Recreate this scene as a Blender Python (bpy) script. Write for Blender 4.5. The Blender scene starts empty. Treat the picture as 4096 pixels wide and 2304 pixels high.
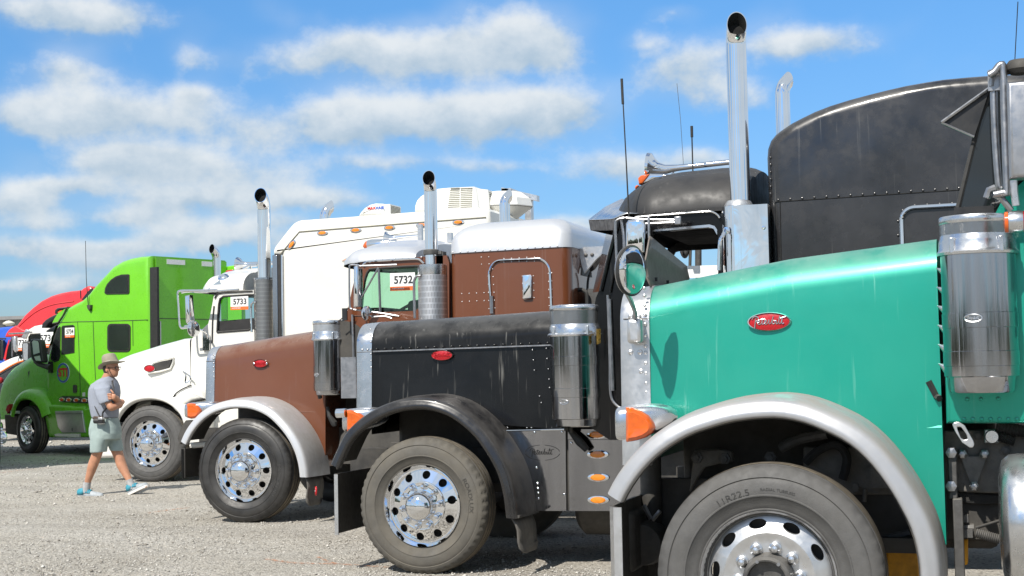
import bpy, math, random
import numpy as np
from math import sin, cos, pi, radians, sqrt, atan2, asin
from mathutils import Vector as V, Matrix

SC = bpy.context.scene
COL = SC.collection
random.seed(11)
rng = np.random.default_rng(5)

# ------------------------------------------------------------------ camera
TH, PITCH, ROLL, CAMH, FPX = radians(17.4), radians(3.1), 0.019, 1.5, 5883.0   # focal length in pixels of a 4096 px wide frame
CAM = V((0, 0, CAMH))
FWD = V((-sin(TH) * cos(PITCH), cos(TH) * cos(PITCH), sin(PITCH)))
R0 = V((cos(TH), sin(TH), 0)); U0 = R0.cross(FWD)
RGT = R0 * cos(ROLL) - U0 * sin(ROLL); UP = U0 * cos(ROLL) + R0 * sin(ROLL)
cam_d = bpy.data.cameras.new('camera'); cam = bpy.data.objects.new('camera', cam_d); COL.objects.link(cam)
cam_d.sensor_width = 36; cam_d.lens = 36 * FPX / 4096; cam_d.clip_start = 0.1; cam_d.clip_end = 6000
M = Matrix.Identity(4)
for i in range(3):
    M[i][0], M[i][1], M[i][2], M[i][3] = RGT[i], UP[i], -FWD[i], CAM[i]
cam.matrix_world = M
SC.camera = cam

# ------------------------------------------------------------------ sun, exposure
SUN_EL, SUN_AZ = radians(47), radians(180 + 14)          # azimuth measured from +Y towards +X: the sun stands behind the camera, a little to the left
sd = V((sin(SUN_AZ) * cos(SUN_EL), cos(SUN_AZ) * cos(SUN_EL), sin(SUN_EL)))
sun_d = bpy.data.lights.new('sun', 'SUN'); sun_d.energy = 4.6; sun_d.angle = radians(0.5); sun_d.color = (1, 0.95, 0.87)
sun = bpy.data.objects.new('sun', sun_d); COL.objects.link(sun)
sun.rotation_euler = (-sd).to_track_quat('-Z', 'Y').to_euler(); sun.location = (0, -10, 40)
SC.view_settings.view_transform = 'Standard'; SC.view_settings.look = 'None'
SC.view_settings.exposure = 0.35; SC.view_settings.gamma = 1.0
SC.view_settings.use_curve_mapping = False
SC.render.engine = 'CYCLES'
SC.cycles.max_bounces = 8; SC.cycles.glossy_bounces = 5; SC.cycles.diffuse_bounces = 3
SC.cycles.transparent_max_bounces = 12; SC.cycles.use_denoising = True
SC.cycles.caustics_reflective = False; SC.cycles.caustics_refractive = False
SC.cycles.sample_clamp_indirect = 6

def ray(u, v):
    return FWD * FPX + RGT * (u - 2048) + UP * (1152 - v)
FRAME = [0.0, V((0, 0, 0))]         # turn and pivot of a truck that is parked at an angle: its parts are built in its own straightened frame
def P(uv, Y):                      # where the sight line through a photograph pixel meets the vertical plane at depth Y
    r = ray(*uv); o = CAM
    if FRAME[0]:
        m = Matrix.Rotation(-FRAME[0], 3, 'Z'); r = m @ r; o = FRAME[1] + m @ (CAM - FRAME[1])
    return o + r * ((Y - o.y) / r.y)
def turn(o):                       # puts a finished root object into that turned frame
    if FRAME[0]: o.location = FRAME[1] + Matrix.Rotation(FRAME[0], 3, 'Z') @ (V(o.location) - FRAME[1]); o.rotation_euler.z = FRAME[0]
def PZ(uv, z):                     # where it meets a level plane
    r = ray(*uv); return CAM + r * ((z - CAMH) / r.z)
def crop(x0, y0, s=2.576):
    return lambda x, y: (x0 + x / s, y0 + y / s)
c1 = crop(0, 1100); c2 = crop(0, 1560); c3 = crop(680, 1200); c4 = crop(680, 1560); c5 = crop(640, 700)
c6 = crop(1300, 1180); c7 = crop(1300, 1700); c8 = crop(2100, 1180); c9 = crop(1350, 850); c10 = crop(2100, 1700)
c11 = crop(3096, 1700); c12 = crop(3096, 800); c13 = crop(3596, 200, 2.07); c14 = crop(2250, 600); c15 = crop(300, 1380, 2.23)
k1 = crop(0, 900, 1.208); k3 = crop(1250, 650, 1.932); k4 = crop(1250, 1150, 1.2555); k6 = crop(2900, 0, 1.317)
k7 = crop(2350, 900, 1.032); k8 = crop(3400, 800, 0.9641); D = crop(0, 0, 0.62891)
def PL(c, pts, Y):
    return [P(c(*p), Y) for p in pts]

# ------------------------------------------------------------------ world: clear sky with small cumulus
W = bpy.data.worlds.new("World"); SC.world = W; W.use_nodes = True
nt = W.node_tree; nt.nodes.clear()
class NB:                           # tiny node-graph builder
    def __init__(self, nt): self.nt = nt
    def n(self, t, **k):
        o = self.nt.nodes.new(t)
        for a, b in k.items(): setattr(o, a, b)
        return o
    def put(self, sock, x):
        if isinstance(x, bpy.types.NodeSocket): self.nt.links.new(x, sock)
        elif x is not None: sock.default_value = x
    def m(self, op, a, b=None, c=None, clamp=False):
        o = self.n('ShaderNodeMath', operation=op, use_clamp=clamp)
        self.put(o.inputs[0], a); self.put(o.inputs[1], b)
        if c is not None: self.put(o.inputs[2], c)
        return o.outputs[0]
    def mix(self, f, a, b, blend='MIX'):
        o = self.n('ShaderNodeMix', data_type='RGBA', blend_type=blend)
        self.put(o.inputs[0], f); self.put(o.inputs[6], a); self.put(o.inputs[7], b)
        return o.outputs[2]
    def mapr(self, x, a, b, c=0.0, d=1.0, smooth=True):
        o = self.n('ShaderNodeMapRange', interpolation_type='SMOOTHSTEP' if smooth else 'LINEAR')
        self.put(o.inputs[0], x)
        for i, q in enumerate((a, b, c, d)): self.put(o.inputs[i + 1], q)
        return o.outputs[0]
    def noise(self, vec, scale, detail=4, rough=0.55, dist=0.0):
        o = self.n('ShaderNodeTexNoise'); self.put(o.inputs['Vector'], vec)
        o.inputs['Scale'].default_value = scale; o.inputs['Detail'].default_value = detail
        o.inputs['Roughness'].default_value = rough; o.inputs['Distortion'].default_value = dist
        return o.outputs[0]
    def mapping(self, vec, scale=(1, 1, 1), loc=(0, 0, 0)):
        o = self.n('ShaderNodeMapping'); self.put(o.inputs[0], vec)
        o.inputs['Location'].default_value = loc; o.inputs['Scale'].default_value = scale
        return o.outputs[0]
def c4_(c): return (c[0], c[1], c[2], 1.0)

b = NB(nt)
tc = b.n('ShaderNodeTexCoord'); sep = b.n('ShaderNodeSeparateXYZ'); b.put(sep.inputs[0], tc.outputs['Generated'])
dx, dy, dz = sep.outputs
az = b.m('ARCTAN2', dx, dy); el = b.m('ARCSINE', dz)
sky = b.n('ShaderNodeTexSky', sky_type='NISHITA', sun_disc=False)
sky.sun_elevation = SUN_EL; sky.sun_rotation = SUN_AZ; sky.altitude = 100; sky.air_density = 1.0; sky.dust_density = 0.5; sky.ozone_density = 2.5
hsv = b.n('ShaderNodeHueSaturation'); hsv.inputs['Saturation'].default_value = 1.24; hsv.inputs['Value'].default_value = 1.12
b.put(hsv.inputs['Color'], sky.outputs[0]); skyt = b.mix(1.0, b.mix(1.0, hsv.outputs[0], (0.84, 1.02, 1.13, 1), 'MULTIPLY'), b.mix(b.mapr(el, 0.0, 0.26, 0, 1, False), (0.52, 0.545, 0.70, 1), (1, 1, 1, 1)), 'MULTIPLY')
CLOUDS = [(240, 40, 165, 52, 1.0), (60, 20, 80, 40, .5), (290, 285, 290, 62, 1.0), (100, 300, 150, 45, .5), (350, 402, 165, 44, .95), (600, 440, 270, 42, .62), (700, 160, 120, 46, .6),
          (860, 120, 110, 58, .8), (1070, 150, 130, 60, 1.0), (1290, 95, 120, 76, 1.0), (1380, 130, 90, 50, .6), (880, 310, 125, 54, 1.1), (1120, 295, 170, 56, 1.05), (1380, 285, 150, 62, 1.1),
          (1735, 165, 95, 66, .85), (1850, 240, 110, 50, .7), (2030, 112, 150, 44, .95), (1570, 425, 175, 44, .9), (980, 410, 160, 26, .6), (1780, 400, 70, 30, .5),
          (50, 505, 90, 40, 1.0), (500, 505, 190, 36, .95), (500, 588, 140, 30, .85), (60, 625, 150, 32, .8), (240, 668, 90, 30, .9),
          (650, 350, 90, 50, .5), (1450, 560, 160, 26, .65), (170, 180, 110, 42, .55), (480, 150, 55, 32, .55), (120, 720, 190, 24, .75),
          (800, 500, 150, 30, .7), (1620, 110, 55, 36, .4), (2130, 300, 70, 30, .35), (760, 610, 260, 28, .65), (1150, 680, 300, 30, .65), (1700, 30, 60, 20, .35), (170, 470, 110, 24, .7), (330, 548, 120, 22, .65), (90, 565, 90, 22, .6), (330, 628, 110, 20, .6), (700, 560, 110, 22, .6), (480, 240, 60, 30, .5), (1250, 420, 90, 22, .5), (1900, 480, 90, 20, .4)]
av = b.n('ShaderNodeCombineXYZ'); b.put(av.inputs[0], az); b.put(av.inputs[1], b.m('MULTIPLY', el, 1.25)); b.put(av.inputs[2], 0.37)
n0 = b.noise(av.outputs[0], 16.0, 2, 0.5); n1 = b.noise(av.outputs[0], 30.0, 4, 0.55); n2 = b.noise(av.outputs[0], 75.0, 5, 0.6)
azw = b.m('ADD', az, b.m('MULTIPLY', b.m('SUBTRACT', n0, 0.5), 0.030)); elw = b.m('ADD', el, b.m('MULTIPLY', b.m('SUBTRACT', n1, 0.5), 0.016))
tot = 0.0; tw = 0.0
for (x, y, sx, sy, a) in CLOUDS:
    d = ray(*D(x, y)).normalized(); a0 = atan2(d.x, d.y); e0 = asin(d.z)
    ux = b.m('DIVIDE', b.m('SUBTRACT', azw, a0), sx * 1.14 / 3700); uy = b.m('DIVIDE', b.m('SUBTRACT', elw, e0), sy * 1.18 / 3700)
    # flatter base than top
    uy2 = b.m('MULTIPLY', uy, b.m('ADD', 1.0, b.m('MULTIPLY', b.m('LESS_THAN', uy, 0.0), 0.25)))
    w = b.m('MULTIPLY', b.m('EXPONENT', b.m('MULTIPLY', b.m('ADD', b.m('MULTIPLY', ux, ux), b.m('MULTIPLY', uy2, uy2)), -1.0)), a)
    tot = b.m('ADD', tot, w); tw = b.m('ADD', tw, b.m('MULTIPLY', w, uy))
# the same kind of cloud goes on all round the rest of the sky
hz = b.m('ADD', b.m('MAXIMUM', dz, 0.0), 0.12)
pv = b.n('ShaderNodeCombineXYZ'); b.put(pv.inputs[0], b.m('DIVIDE', dx, hz)); b.put(pv.inputs[1], b.m('DIVIDE', dy, hz))
g = b.noise(pv.outputs[0], 0.85, 6, 0.55)
gen = b.mapr(g, 0.34, 0.56, 0.0, 1.1)
away = b.m('MAXIMUM', b.mapr(b.m('ABSOLUTE', b.m('ADD', az, TH)), 0.38, 0.55), b.mapr(el, 0.26, 0.36))
tot = b.m('ADD', tot, b.m('MULTIPLY', gen, away))
rag = b.m('ADD', b.m('MULTIPLY', b.m('SUBTRACT', n2, 0.5), 0.42), b.m('ADD', b.m('MULTIPLY', b.m('SUBTRACT', n1, 0.5), 0.75), b.m('MULTIPLY', b.m('SUBTRACT', n0, 0.5), 0.8)))
veil = b.m('MULTIPLY', b.mapr(b.m('ADD', tot, b.m('MULTIPLY', b.m('SUBTRACT', n0, 0.5), 1.3)), 0.05, 0.85), 0.36)
dens = b.m('MAXIMUM', b.mapr(b.m('ADD', tot, rag), 0.20, 0.90), veil)
tilt = b.m('DIVIDE', tw, b.m('ADD', tot, 0.08))
lit = b.mapr(b.m('ADD', b.m('ADD', b.m('MULTIPLY', tilt, 0.60), b.m('MULTIPLY', b.m('SUBTRACT', n2, 0.5), 0.40)), b.m('MULTIPLY', b.m('SUBTRACT', n1, 0.5), 0.75)), -0.50, 0.50)
ccol = b.mix(lit, (3.3, 4.3, 5.25, 1), (6.5, 6.8, 6.95, 1))
up_ = b.mapr(el, -0.03, 0.0)
skyc = b.mix(b.m('MULTIPLY', b.m('MULTIPLY', dens, 0.93), up_), skyt, ccol)
bg = b.n('ShaderNodeBackground'); b.put(bg.inputs[0], skyc); bg.inputs[1].default_value = 0.1
wo = b.n('ShaderNodeOutputWorld'); nt.links.new(bg.outputs[0], wo.inputs[0])

# ------------------------------------------------------------------ materials
MATS = {}
def mat(name, col, metal=0.0, rough=0.5, coat=0.0, var=0.08, vscale=6.0, dust=0.0, dustcol=(0.30, 0.275, 0.235), streak=0.0, bump=0.0, bscale=60.0, rvar=0.08, spec=None, top=1.0, streakcol=(0.42, 0.41, 0.38), coat_rough=0.05, noty=False, wavy=0.0, vst=1.0):
    if name in MATS: return MATS[name]
    m = bpy.data.materials.new(name); m.use_nodes = True
    q = NB(m.node_tree); bs = m.node_tree.nodes['Principled BSDF']
    t = q.n('ShaderNodeTexCoord').outputs['Object']
    tv = t if vst == 1.0 else q.mapping(t, (1, 1, vst))
    n_ = q.noise(tv, vscale, 6, 0.6)
    lo = tuple(x * (1 - var) for x in col); hi = tuple(min(1, x * (1 + var)) for x in col)
    c = q.mix(q.mapr(n_, 0.3, 0.7), c4_(lo), c4_(hi))
    rg = q.mapr(q.noise(tv, vscale * 2.3, 5, 0.6), 0.3, 0.7, max(0.02, rough - rvar), rough + rvar)
    met = metal
    if streak:
        s = q.noise(q.mapping(t, (34, 34, 0.55)), 1.0, 3, 0.6)
        s2 = q.noise(q.mapping(t, (5, 5, 1.6)), 1.0, 3, 0.6)
        s = q.m('MULTIPLY', q.mapr(s, 0.60, 0.72), q.mapr(s2, 0.42, 0.62))
        s = q.m('MULTIPLY', s, streak)
        c = q.mix(s, c, c4_(streakcol)); rg = q.m('ADD', rg, q.m('MULTIPLY', s, 0.4), clamp=True)
    if dust:
        geo = q.n('ShaderNodeNewGeometry'); sp = q.n('ShaderNodeSeparateXYZ'); q.put(sp.inputs[0], geo.outputs['Normal'])
        up1 = q.m('SUBTRACT', 1.0, q.m('ABSOLUTE', sp.outputs[1])) if noty else q.m('MAXIMUM', sp.outputs[2], 0.0)
        f = q.m('ADD', 1.0 - top, q.m('MULTIPLY', up1, top))
        f = q.m('MULTIPLY', q.m('MULTIPLY', f, q.mapr(q.noise(t, 3.3, 7, 0.65), 0.22, 0.66)), dust, clamp=True)
        c = q.mix(f, c, c4_(dustcol)); rg = q.m('ADD', rg, q.m('MULTIPLY', f, 0.6), clamp=True)
        met = q.m('MULTIPLY', q.m('SUBTRACT', 1.0, f), metal)
        q.put(bs.inputs['Coat Weight'], q.m('MULTIPLY', q.m('SUBTRACT', 1.0, f, clamp=True), coat))
    elif coat: bs.inputs['Coat Weight'].default_value = coat
    q.put(bs.inputs['Base Color'], c); q.put(bs.inputs['Roughness'], rg); q.put(bs.inputs['Metallic'], met)
    bs.inputs['Coat Roughness'].default_value = coat_rough
    if spec is not None: bs.inputs['Specular IOR Level'].default_value = spec
    if wavy:
        bn = q.n('ShaderNodeBump'); bn.inputs['Strength'].default_value = wavy; bn.inputs['Distance'].default_value = 0.05
        q.put(bn.inputs['Height'], q.noise(t, 3.2, 2, 0.5, 1.5)); q.put(bs.inputs['Normal'], bn.outputs[0])
    if bump:
        bn = q.n('ShaderNodeBump'); bn.inputs['Strength'].default_value = bump; bn.inputs['Distance'].default_value = 0.01
        q.put(bn.inputs['Height'], q.noise(t, bscale, 5, 0.6)); q.put(bs.inputs['Normal'], bn.outputs[0])
    MATS[name] = m
    return m

def holes(name, base, dark, su, sv, slot=False, rough=0.25):      # perforated metal: holes laid out by the UV map, two rows staggered
    m = bpy.data.materials.new(name); m.use_nodes = True; q = NB(m.node_tree); bs = m.node_tree.nodes['Principled BSDF']
    uv = q.n('ShaderNodeTexCoord').outputs['UV']; s = q.n('ShaderNodeSeparateXYZ'); q.put(s.inputs[0], uv)
    v = q.m('MULTIPLY', s.outputs[1], sv); row = q.m('FLOOR', v)
    u = q.m('ADD', q.m('MULTIPLY', s.outputs[0], su), q.m('MULTIPLY', q.m('MODULO', row, 2.0), 0.5))
    fu = q.m('ABSOLUTE', q.m('SUBTRACT', q.m('FRACT', u), 0.5)); fv = q.m('ABSOLUTE', q.m('SUBTRACT', q.m('FRACT', v), 0.5))
    if slot: h = q.m('MULTIPLY', q.m('LESS_THAN', fu, 0.12), q.m('LESS_THAN', fv, 0.36))
    else: h = q.m('LESS_THAN', q.m('ADD', q.m('MULTIPLY', fu, fu), q.m('MULTIPLY', fv, fv)), 0.11)
    q.put(bs.inputs['Base Color'], q.mix(h, c4_(base), c4_(dark)))
    q.put(bs.inputs['Metallic'], q.m('SUBTRACT', 1.0, h)); q.put(bs.inputs['Roughness'], q.m('ADD', rough, q.m('MULTIPLY', h, 0.5)))
    bn = q.n('ShaderNodeBump'); bn.invert = True; bn.inputs['Strength'].default_value = 0.6; bn.inputs['Distance'].default_value = 0.004
    q.put(bn.inputs['Height'], h); q.put(bs.inputs['Normal'], bn.outputs[0])
    MATS[name] = m; return m

def glass(name, tint, refl=1.0):
    m = bpy.data.materials.new(name); m.use_nodes = True; q = NB(m.node_tree); q.nt.nodes.clear()
    fr = q.n('ShaderNodeFresnel'); fr.inputs[0].default_value = 1.5
    tr = q.n('ShaderNodeBsdfTransparent'); tr.inputs[0].default_value = c4_(tint)
    gl = q.n('ShaderNodeBsdfGlossy'); gl.inputs['Roughness'].default_value = 0.01; gl.inputs[0].default_value = (refl, refl, refl, 1)
    mx = q.n('ShaderNodeMixShader'); q.put(mx.inputs[0], fr.outputs[0]); q.nt.links.new(tr.outputs[0], mx.inputs[1]); q.nt.links.new(gl.outputs[0], mx.inputs[2])
    out = q.n('ShaderNodeOutputMaterial'); q.nt.links.new(mx.outputs[0], out.inputs[0])
    MATS[name] = m; return m

mat('green_paint', (0.010, 0.325, 0.232), 0.5, 0.34, 0.3, 0.02, 3.0, dust=0.5, dustcol=(.30, .34, .30), streak=0.34, streakcol=(.25, .5, .42), bump=.02, bscale=900, coat_rough=.12, rvar=.015)
mat('black_paint', (0.005, 0.005, 0.0055), 0.0, 0.13, 0.0, 0.2, 4.0, dust=0.55, dustcol=(.15, .148, .145), streak=0.28, rvar=.03, spec=.30)
mat('black_panel', (0.017, 0.0165, 0.018), 0.1, 0.20, 0.3, 0.35, 3.0, dust=0.5, dustcol=(.13, .125, .12), streak=0.22, top=.80, rvar=.12, wavy=.02, coat_rough=.10)
mat('black_fender_paint', (0.012, 0.011, 0.011), 0.0, 0.24, 0.35, 0.2, 5.0, dust=0.7, dustcol=(.12, .112, .104), top=.97, noty=True)
mat('brown_paint', (0.15, 0.050, 0.022), 0.1, 0.16, 0.4, 0.03, 3.0, dust=0.45, streak=0.06, rvar=.05, wavy=.012)
mat('silver_paint', (0.56, 0.57, 0.59), 0.4, 0.36, 0.3, 0.02, 3.0, dust=0.15, dustcol=(.34, .31, .28), rvar=.02)
mat('silver_fender_paint', (0.58, 0.585, 0.60), 0.4, 0.36, 0.3, 0.02, 3.0, dust=0.85, dustcol=(.30, .265, .235), rvar=.02, noty=True, top=1.0)
mat('white_paint', (0.72, 0.705, 0.655), 0.0, 0.28, 0.5, 0.025, 2.0, dust=0.12, streak=0.10, streakcol=(.5, .48, .42))
mat('lime_paint', (0.155, 0.52, 0.022), 0.0, 0.3, 0.3, 0.04, 2.0, dust=0.12)
mat('red_paint', (0.62, 0.025, 0.03), 0.0, 0.3, 0.5, 0.05, 2.0, dust=0.15)
mat('blue_paint', (0.03, 0.10, 0.50), 0.0, 0.3, 0.5, 0.05, 2.0)
mat('chrome', (0.74, 0.75, 0.77), 1.0, 0.07, 0, 0.05, 5.0, rvar=.04)
mat('mirror_chrome', (0.82, 0.825, 0.84), 1.0, 0.035, 0, 0.03, 5.0, rvar=.015)
mat('black_roof', (0.016, 0.0155, 0.016), 0, 0.50, 0.0, 0.1, 4, dust=.35, dustcol=(.09, .086, .082), streak=.2, top=.85)
mat('dull_stainless', (0.27, 0.27, 0.285), 1.0, 0.05, 0, 0.12, 6.0, rvar=.07, wavy=.015, streak=.5, streakcol=(.38, .36, .33), vst=.15)
mat('wavy_chrome', (0.80, 0.805, 0.82), 1.0, 0.04, 0, 0.05, 5.0, rvar=.02, wavy=.022, streak=.3, streakcol=(.4, .38, .35))
mat('streaked_chrome', (0.44, 0.44, 0.455), 1.0, 0.12, 0, 0.10, 7.0, rvar=.06, vst=.06, streak=.30, streakcol=(.32, .30, .28))  # dusty chrome; vertical colour streaks stand in for streaked reflections
mat('aluminium', (0.62, 0.63, 0.65), 1.0, 0.22, 0, 0.06, 9.0, rvar=.06, dust=.2, top=.9)
mat('mirror_back', (0.34, 0.345, 0.36), .8, .35, 0, .06, 8)
mat('bare_alloy', (0.60, 0.60, 0.605), 0.92, 0.32, 0, 0.07, 14.0, rvar=.06, dust=.2, top=.8)
mat('alloy_fender', (0.40, 0.405, 0.42), 0.5, 0.38, 0, 0.03, 9.0, rvar=.04, dust=1.2, dustcol=(.30, .275, .245), top=1.0, noty=True)
mat('steel_tube', (0.36, 0.36, 0.37), 1.0, 0.38, 0, 0.1, 12)
mat('grey_metal', (0.10, 0.098, 0.095), 0.4, 0.55, 0, 0.25, 12, dust=.4, bump=.2)
mat('cast_grey', (0.15, 0.142, 0.132), 0.3, 0.6, 0, 0.3, 9, dust=.5, top=.4, bump=.35, bscale=40)
mat('frame_black', (0.018, 0.017, 0.016), 0, 0.6, 0, 0.3, 9, dust=.35, top=.5)
mat('engine_yellow', (0.55, 0.26, 0.01), 0, 0.55, 0, 0.35, 8, dust=.2)
mat('black_plastic', (0.014, 0.014, 0.015), 0, 0.42, 0, 0.2, 8, dust=.3)
mat('rubber_black', (0.02, 0.02, 0.02), 0, 0.7, 0, 0.2, 14, dust=.3)
mat('flap_rubber', (0.045, 0.042, 0.04), 0, 0.55, 0, 0.25, 9, dust=.5, top=.3)
mat('grey_tyre', (0.072, 0.071, 0.070), 0, 0.62, 0, 0.16, 11, dust=.3, dustcol=(.17, .16, .145), top=.5, bump=.15, bscale=120)
mat('tyre_print', (0.080, 0.079, 0.077), 0, 0.7, 0, .1, 9)
mat('tyre_print_dark', (0.066, 0.062, 0.056), 0, 0.7, 0, .1, 9)
mat('dark_tyre', (0.021, 0.021, 0.022), 0, 0.42, 0, 0.4, 7, dust=.2, dustcol=(.14, .125, .10), top=.4, bump=.12, bscale=120)
mat('tan_tyre', (0.080, 0.076, 0.069), 0, 0.72, 0, 0.16, 8, dust=.4, dustcol=(.20, .172, .125), top=.4, bump=.15, bscale=120)
mat('tread_dust', (0.17, 0.145, 0.11), 0, 0.85, 0, 0.25, 16, bump=.2)
mat('amber_lens', (0.62, 0.105, 0.008), 0, 0.12, 0.6, 0.12, 30, rvar=.04)
mat('amber_bright', (0.80, 0.24, 0.015), 0, 0.12, 0.6, 0.12, 30, rvar=.04)
mat('red_lens', (0.42, 0.01, 0.015), 0, 0.12, 0.6, 0.1, 30)
mat('badge_red', (0.42, 0.008, 0.014), 0, 0.3, 0.1, 0.06, 30)
mat('dark_glass', (0.010, 0.012, 0.013), 0, 0.05, 0.6, 0.2, 2, rvar=.02)
mat('smoke_acrylic', (0.15, 0.122, 0.108), 0, 0.555, 0.2, 0.12, 9, dust=.3, top=.2)
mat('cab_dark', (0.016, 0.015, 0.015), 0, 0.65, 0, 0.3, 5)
mat('cab_brown', (0.045, 0.024, 0.016), 0, 0.6, 0, 0.3, 5)
mat('seat_grey', (0.06, 0.06, 0.065), 0, 0.8, 0, 0.2, 9)
mat('card_white', (0.82, 0.82, 0.80), 0, 0.45, 0, 0.02, 9)
mat('card_orange', (0.80, 0.15, 0.03), 0, 0.45, 0, 0.03, 9)
mat('ink', (0.03, 0.03, 0.035), 0, 0.5, 0, 0.05, 9)
mat('white_print', (0.8, 0.8, 0.8), 0, 0.5, 0, 0.02, 9)
mat('blue_print', (0.03, 0.10, 0.45), 0, 0.4, 0, 0.04, 9)
mat('red_print', (0.62, 0.03, 0.03), 0, 0.4, 0, 0.04, 9)
mat('orange_stripe', (0.75, 0.17, 0.03), 0, 0.35, 0.3, 0.04, 9)
mat('white_plastic', (0.76, 0.755, 0.72), 0, 0.42, 0, 0.03, 6, dust=.15)
mat('vent_dark', (0.20, 0.19, 0.14), 0, 0.7, 0, 0.2, 9)
mat('near_black', (0.006, 0.006, 0.006), 0, 0.9, 0, 0.3, 9)  # near-black for stack mouths, cut-out lettering and seams
mat('gold_trim', (0.65, 0.42, 0.10), 0.8, 0.3, 0, 0.1, 20)
mat('brown_wood', (0.20, 0.10, 0.03), 0, 0.4, 0, 0.2, 20)
mat('skin', (0.46, 0.225, 0.135), 0, 0.48, 0, 0.10, 14)
mat('shirt', (0.27, 0.295, 0.35), 0, 0.85, 0, 0.06, 14, bump=.25, bscale=22)
mat('shorts', (0.29, 0.36, 0.345), 0, 0.85, 0, 0.07, 12, bump=.3, bscale=18)
mat('hat_felt', (0.27, 0.24, 0.18), 0, 0.85, 0, 0.12, 12)
mat('hat_band', (0.60, 0.57, 0.48), 0, 0.8, 0, 0.08, 12)
mat('belt_leather', (0.07, 0.04, 0.025), 0, 0.5, 0, 0.2, 20)
mat('sock_grey', (0.36, 0.36, 0.36), 0, 0.9, 0, 0.15, 40)
mat('shoe_blue', (0.05, 0.30, 0.40), 0, 0.6, 0, 0.1, 30)
mat('shoe_grey', (0.33, 0.36, 0.38), 0, 0.6, 0, 0.15, 30)
mat('shoe_sole', (0.70, 0.68, 0.64), 0, 0.6, 0, 0.1, 30)
mat('shoe_orange', (0.75, 0.25, 0.08), 0, 0.6, 0, 0.1, 30)
mat('hair', (0.045, 0.035, 0.03), 0, 0.7, 0, 0.2, 60)
mat('lip', (0.34, 0.12, 0.09), 0, 0.5, 0, 0.1, 20)
mat('wall_grey', (0.30, 0.30, 0.29), 0, 0.8, 0, 0.1, 2)
mat('roof_grey', (0.20, 0.20, 0.20), 0, 0.7, 0, 0.1, 2)
mat('stone', (0.40, 0.38, 0.345), 0, 0.85, 0, 0.35, 9)
glass('green_glass', (0.62, 0.86, 0.72)); glass('clear_glass', (0.80, 0.90, 0.88))
holes('fine_screen', (0.50, 0.50, 0.50), (0.03, 0.03, 0.03), 170, 22)
holes('slot_screen', (0.66, 0.66, 0.67), (0.04, 0.04, 0.04), 62, 25, slot=True, rough=.45)
holes('dark_slot_screen', (0.40, 0.39, 0.37), (0.04, 0.04, 0.04), 62, 30, slot=True, rough=.35)
# ------------------------------------------------------------------ geometry helpers
def catmull(pts, n=8, closed=False):
    p = [V(q) for q in pts]; N = len(p); out = []
    rngi = range(N if closed else N - 1)
    for i in rngi:
        p0 = p[(i - 1) % N] if closed or i > 0 else p[0] * 2 - p[1]
        p1, p2 = p[i], p[(i + 1) % N]
        p3 = p[(i + 2) % N] if closed or i + 2 < N else p2 * 2 - p1
        for k in range(n):
            t = k / n
            out.append(0.5 * ((2 * p1) + (p2 - p0) * t + (2 * p0 - 5 * p1 + 4 * p2 - p3) * t * t + (3 * p1 - p0 - 3 * p2 + p3) * t ** 3))
    if not closed: out.append(p[-1].copy())
    return out
def resample(pts, n):
    d = [0]
    for a, c in zip(pts, pts[1:]): d.append(d[-1] + (c - a).length)
    out = []; j = 0
    for i in range(n):
        t = d[-1] * i / (n - 1)
        while j < len(d) - 2 and d[j + 1] < t: j += 1
        s = (t - d[j]) / max(1e-9, d[j + 1] - d[j]); out.append(pts[j].lerp(pts[j + 1], s))
    return out
def interp(x, tab):
    tab = sorted(tab)
    if x <= tab[0][0]: return tab[0][1]
    for (a, fa), (c, fc) in zip(tab, tab[1:]):
        if x <= c: return fa + (fc - fa) * (x - a) / max(1e-9, c - a)
    return tab[-1][1]

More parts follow.
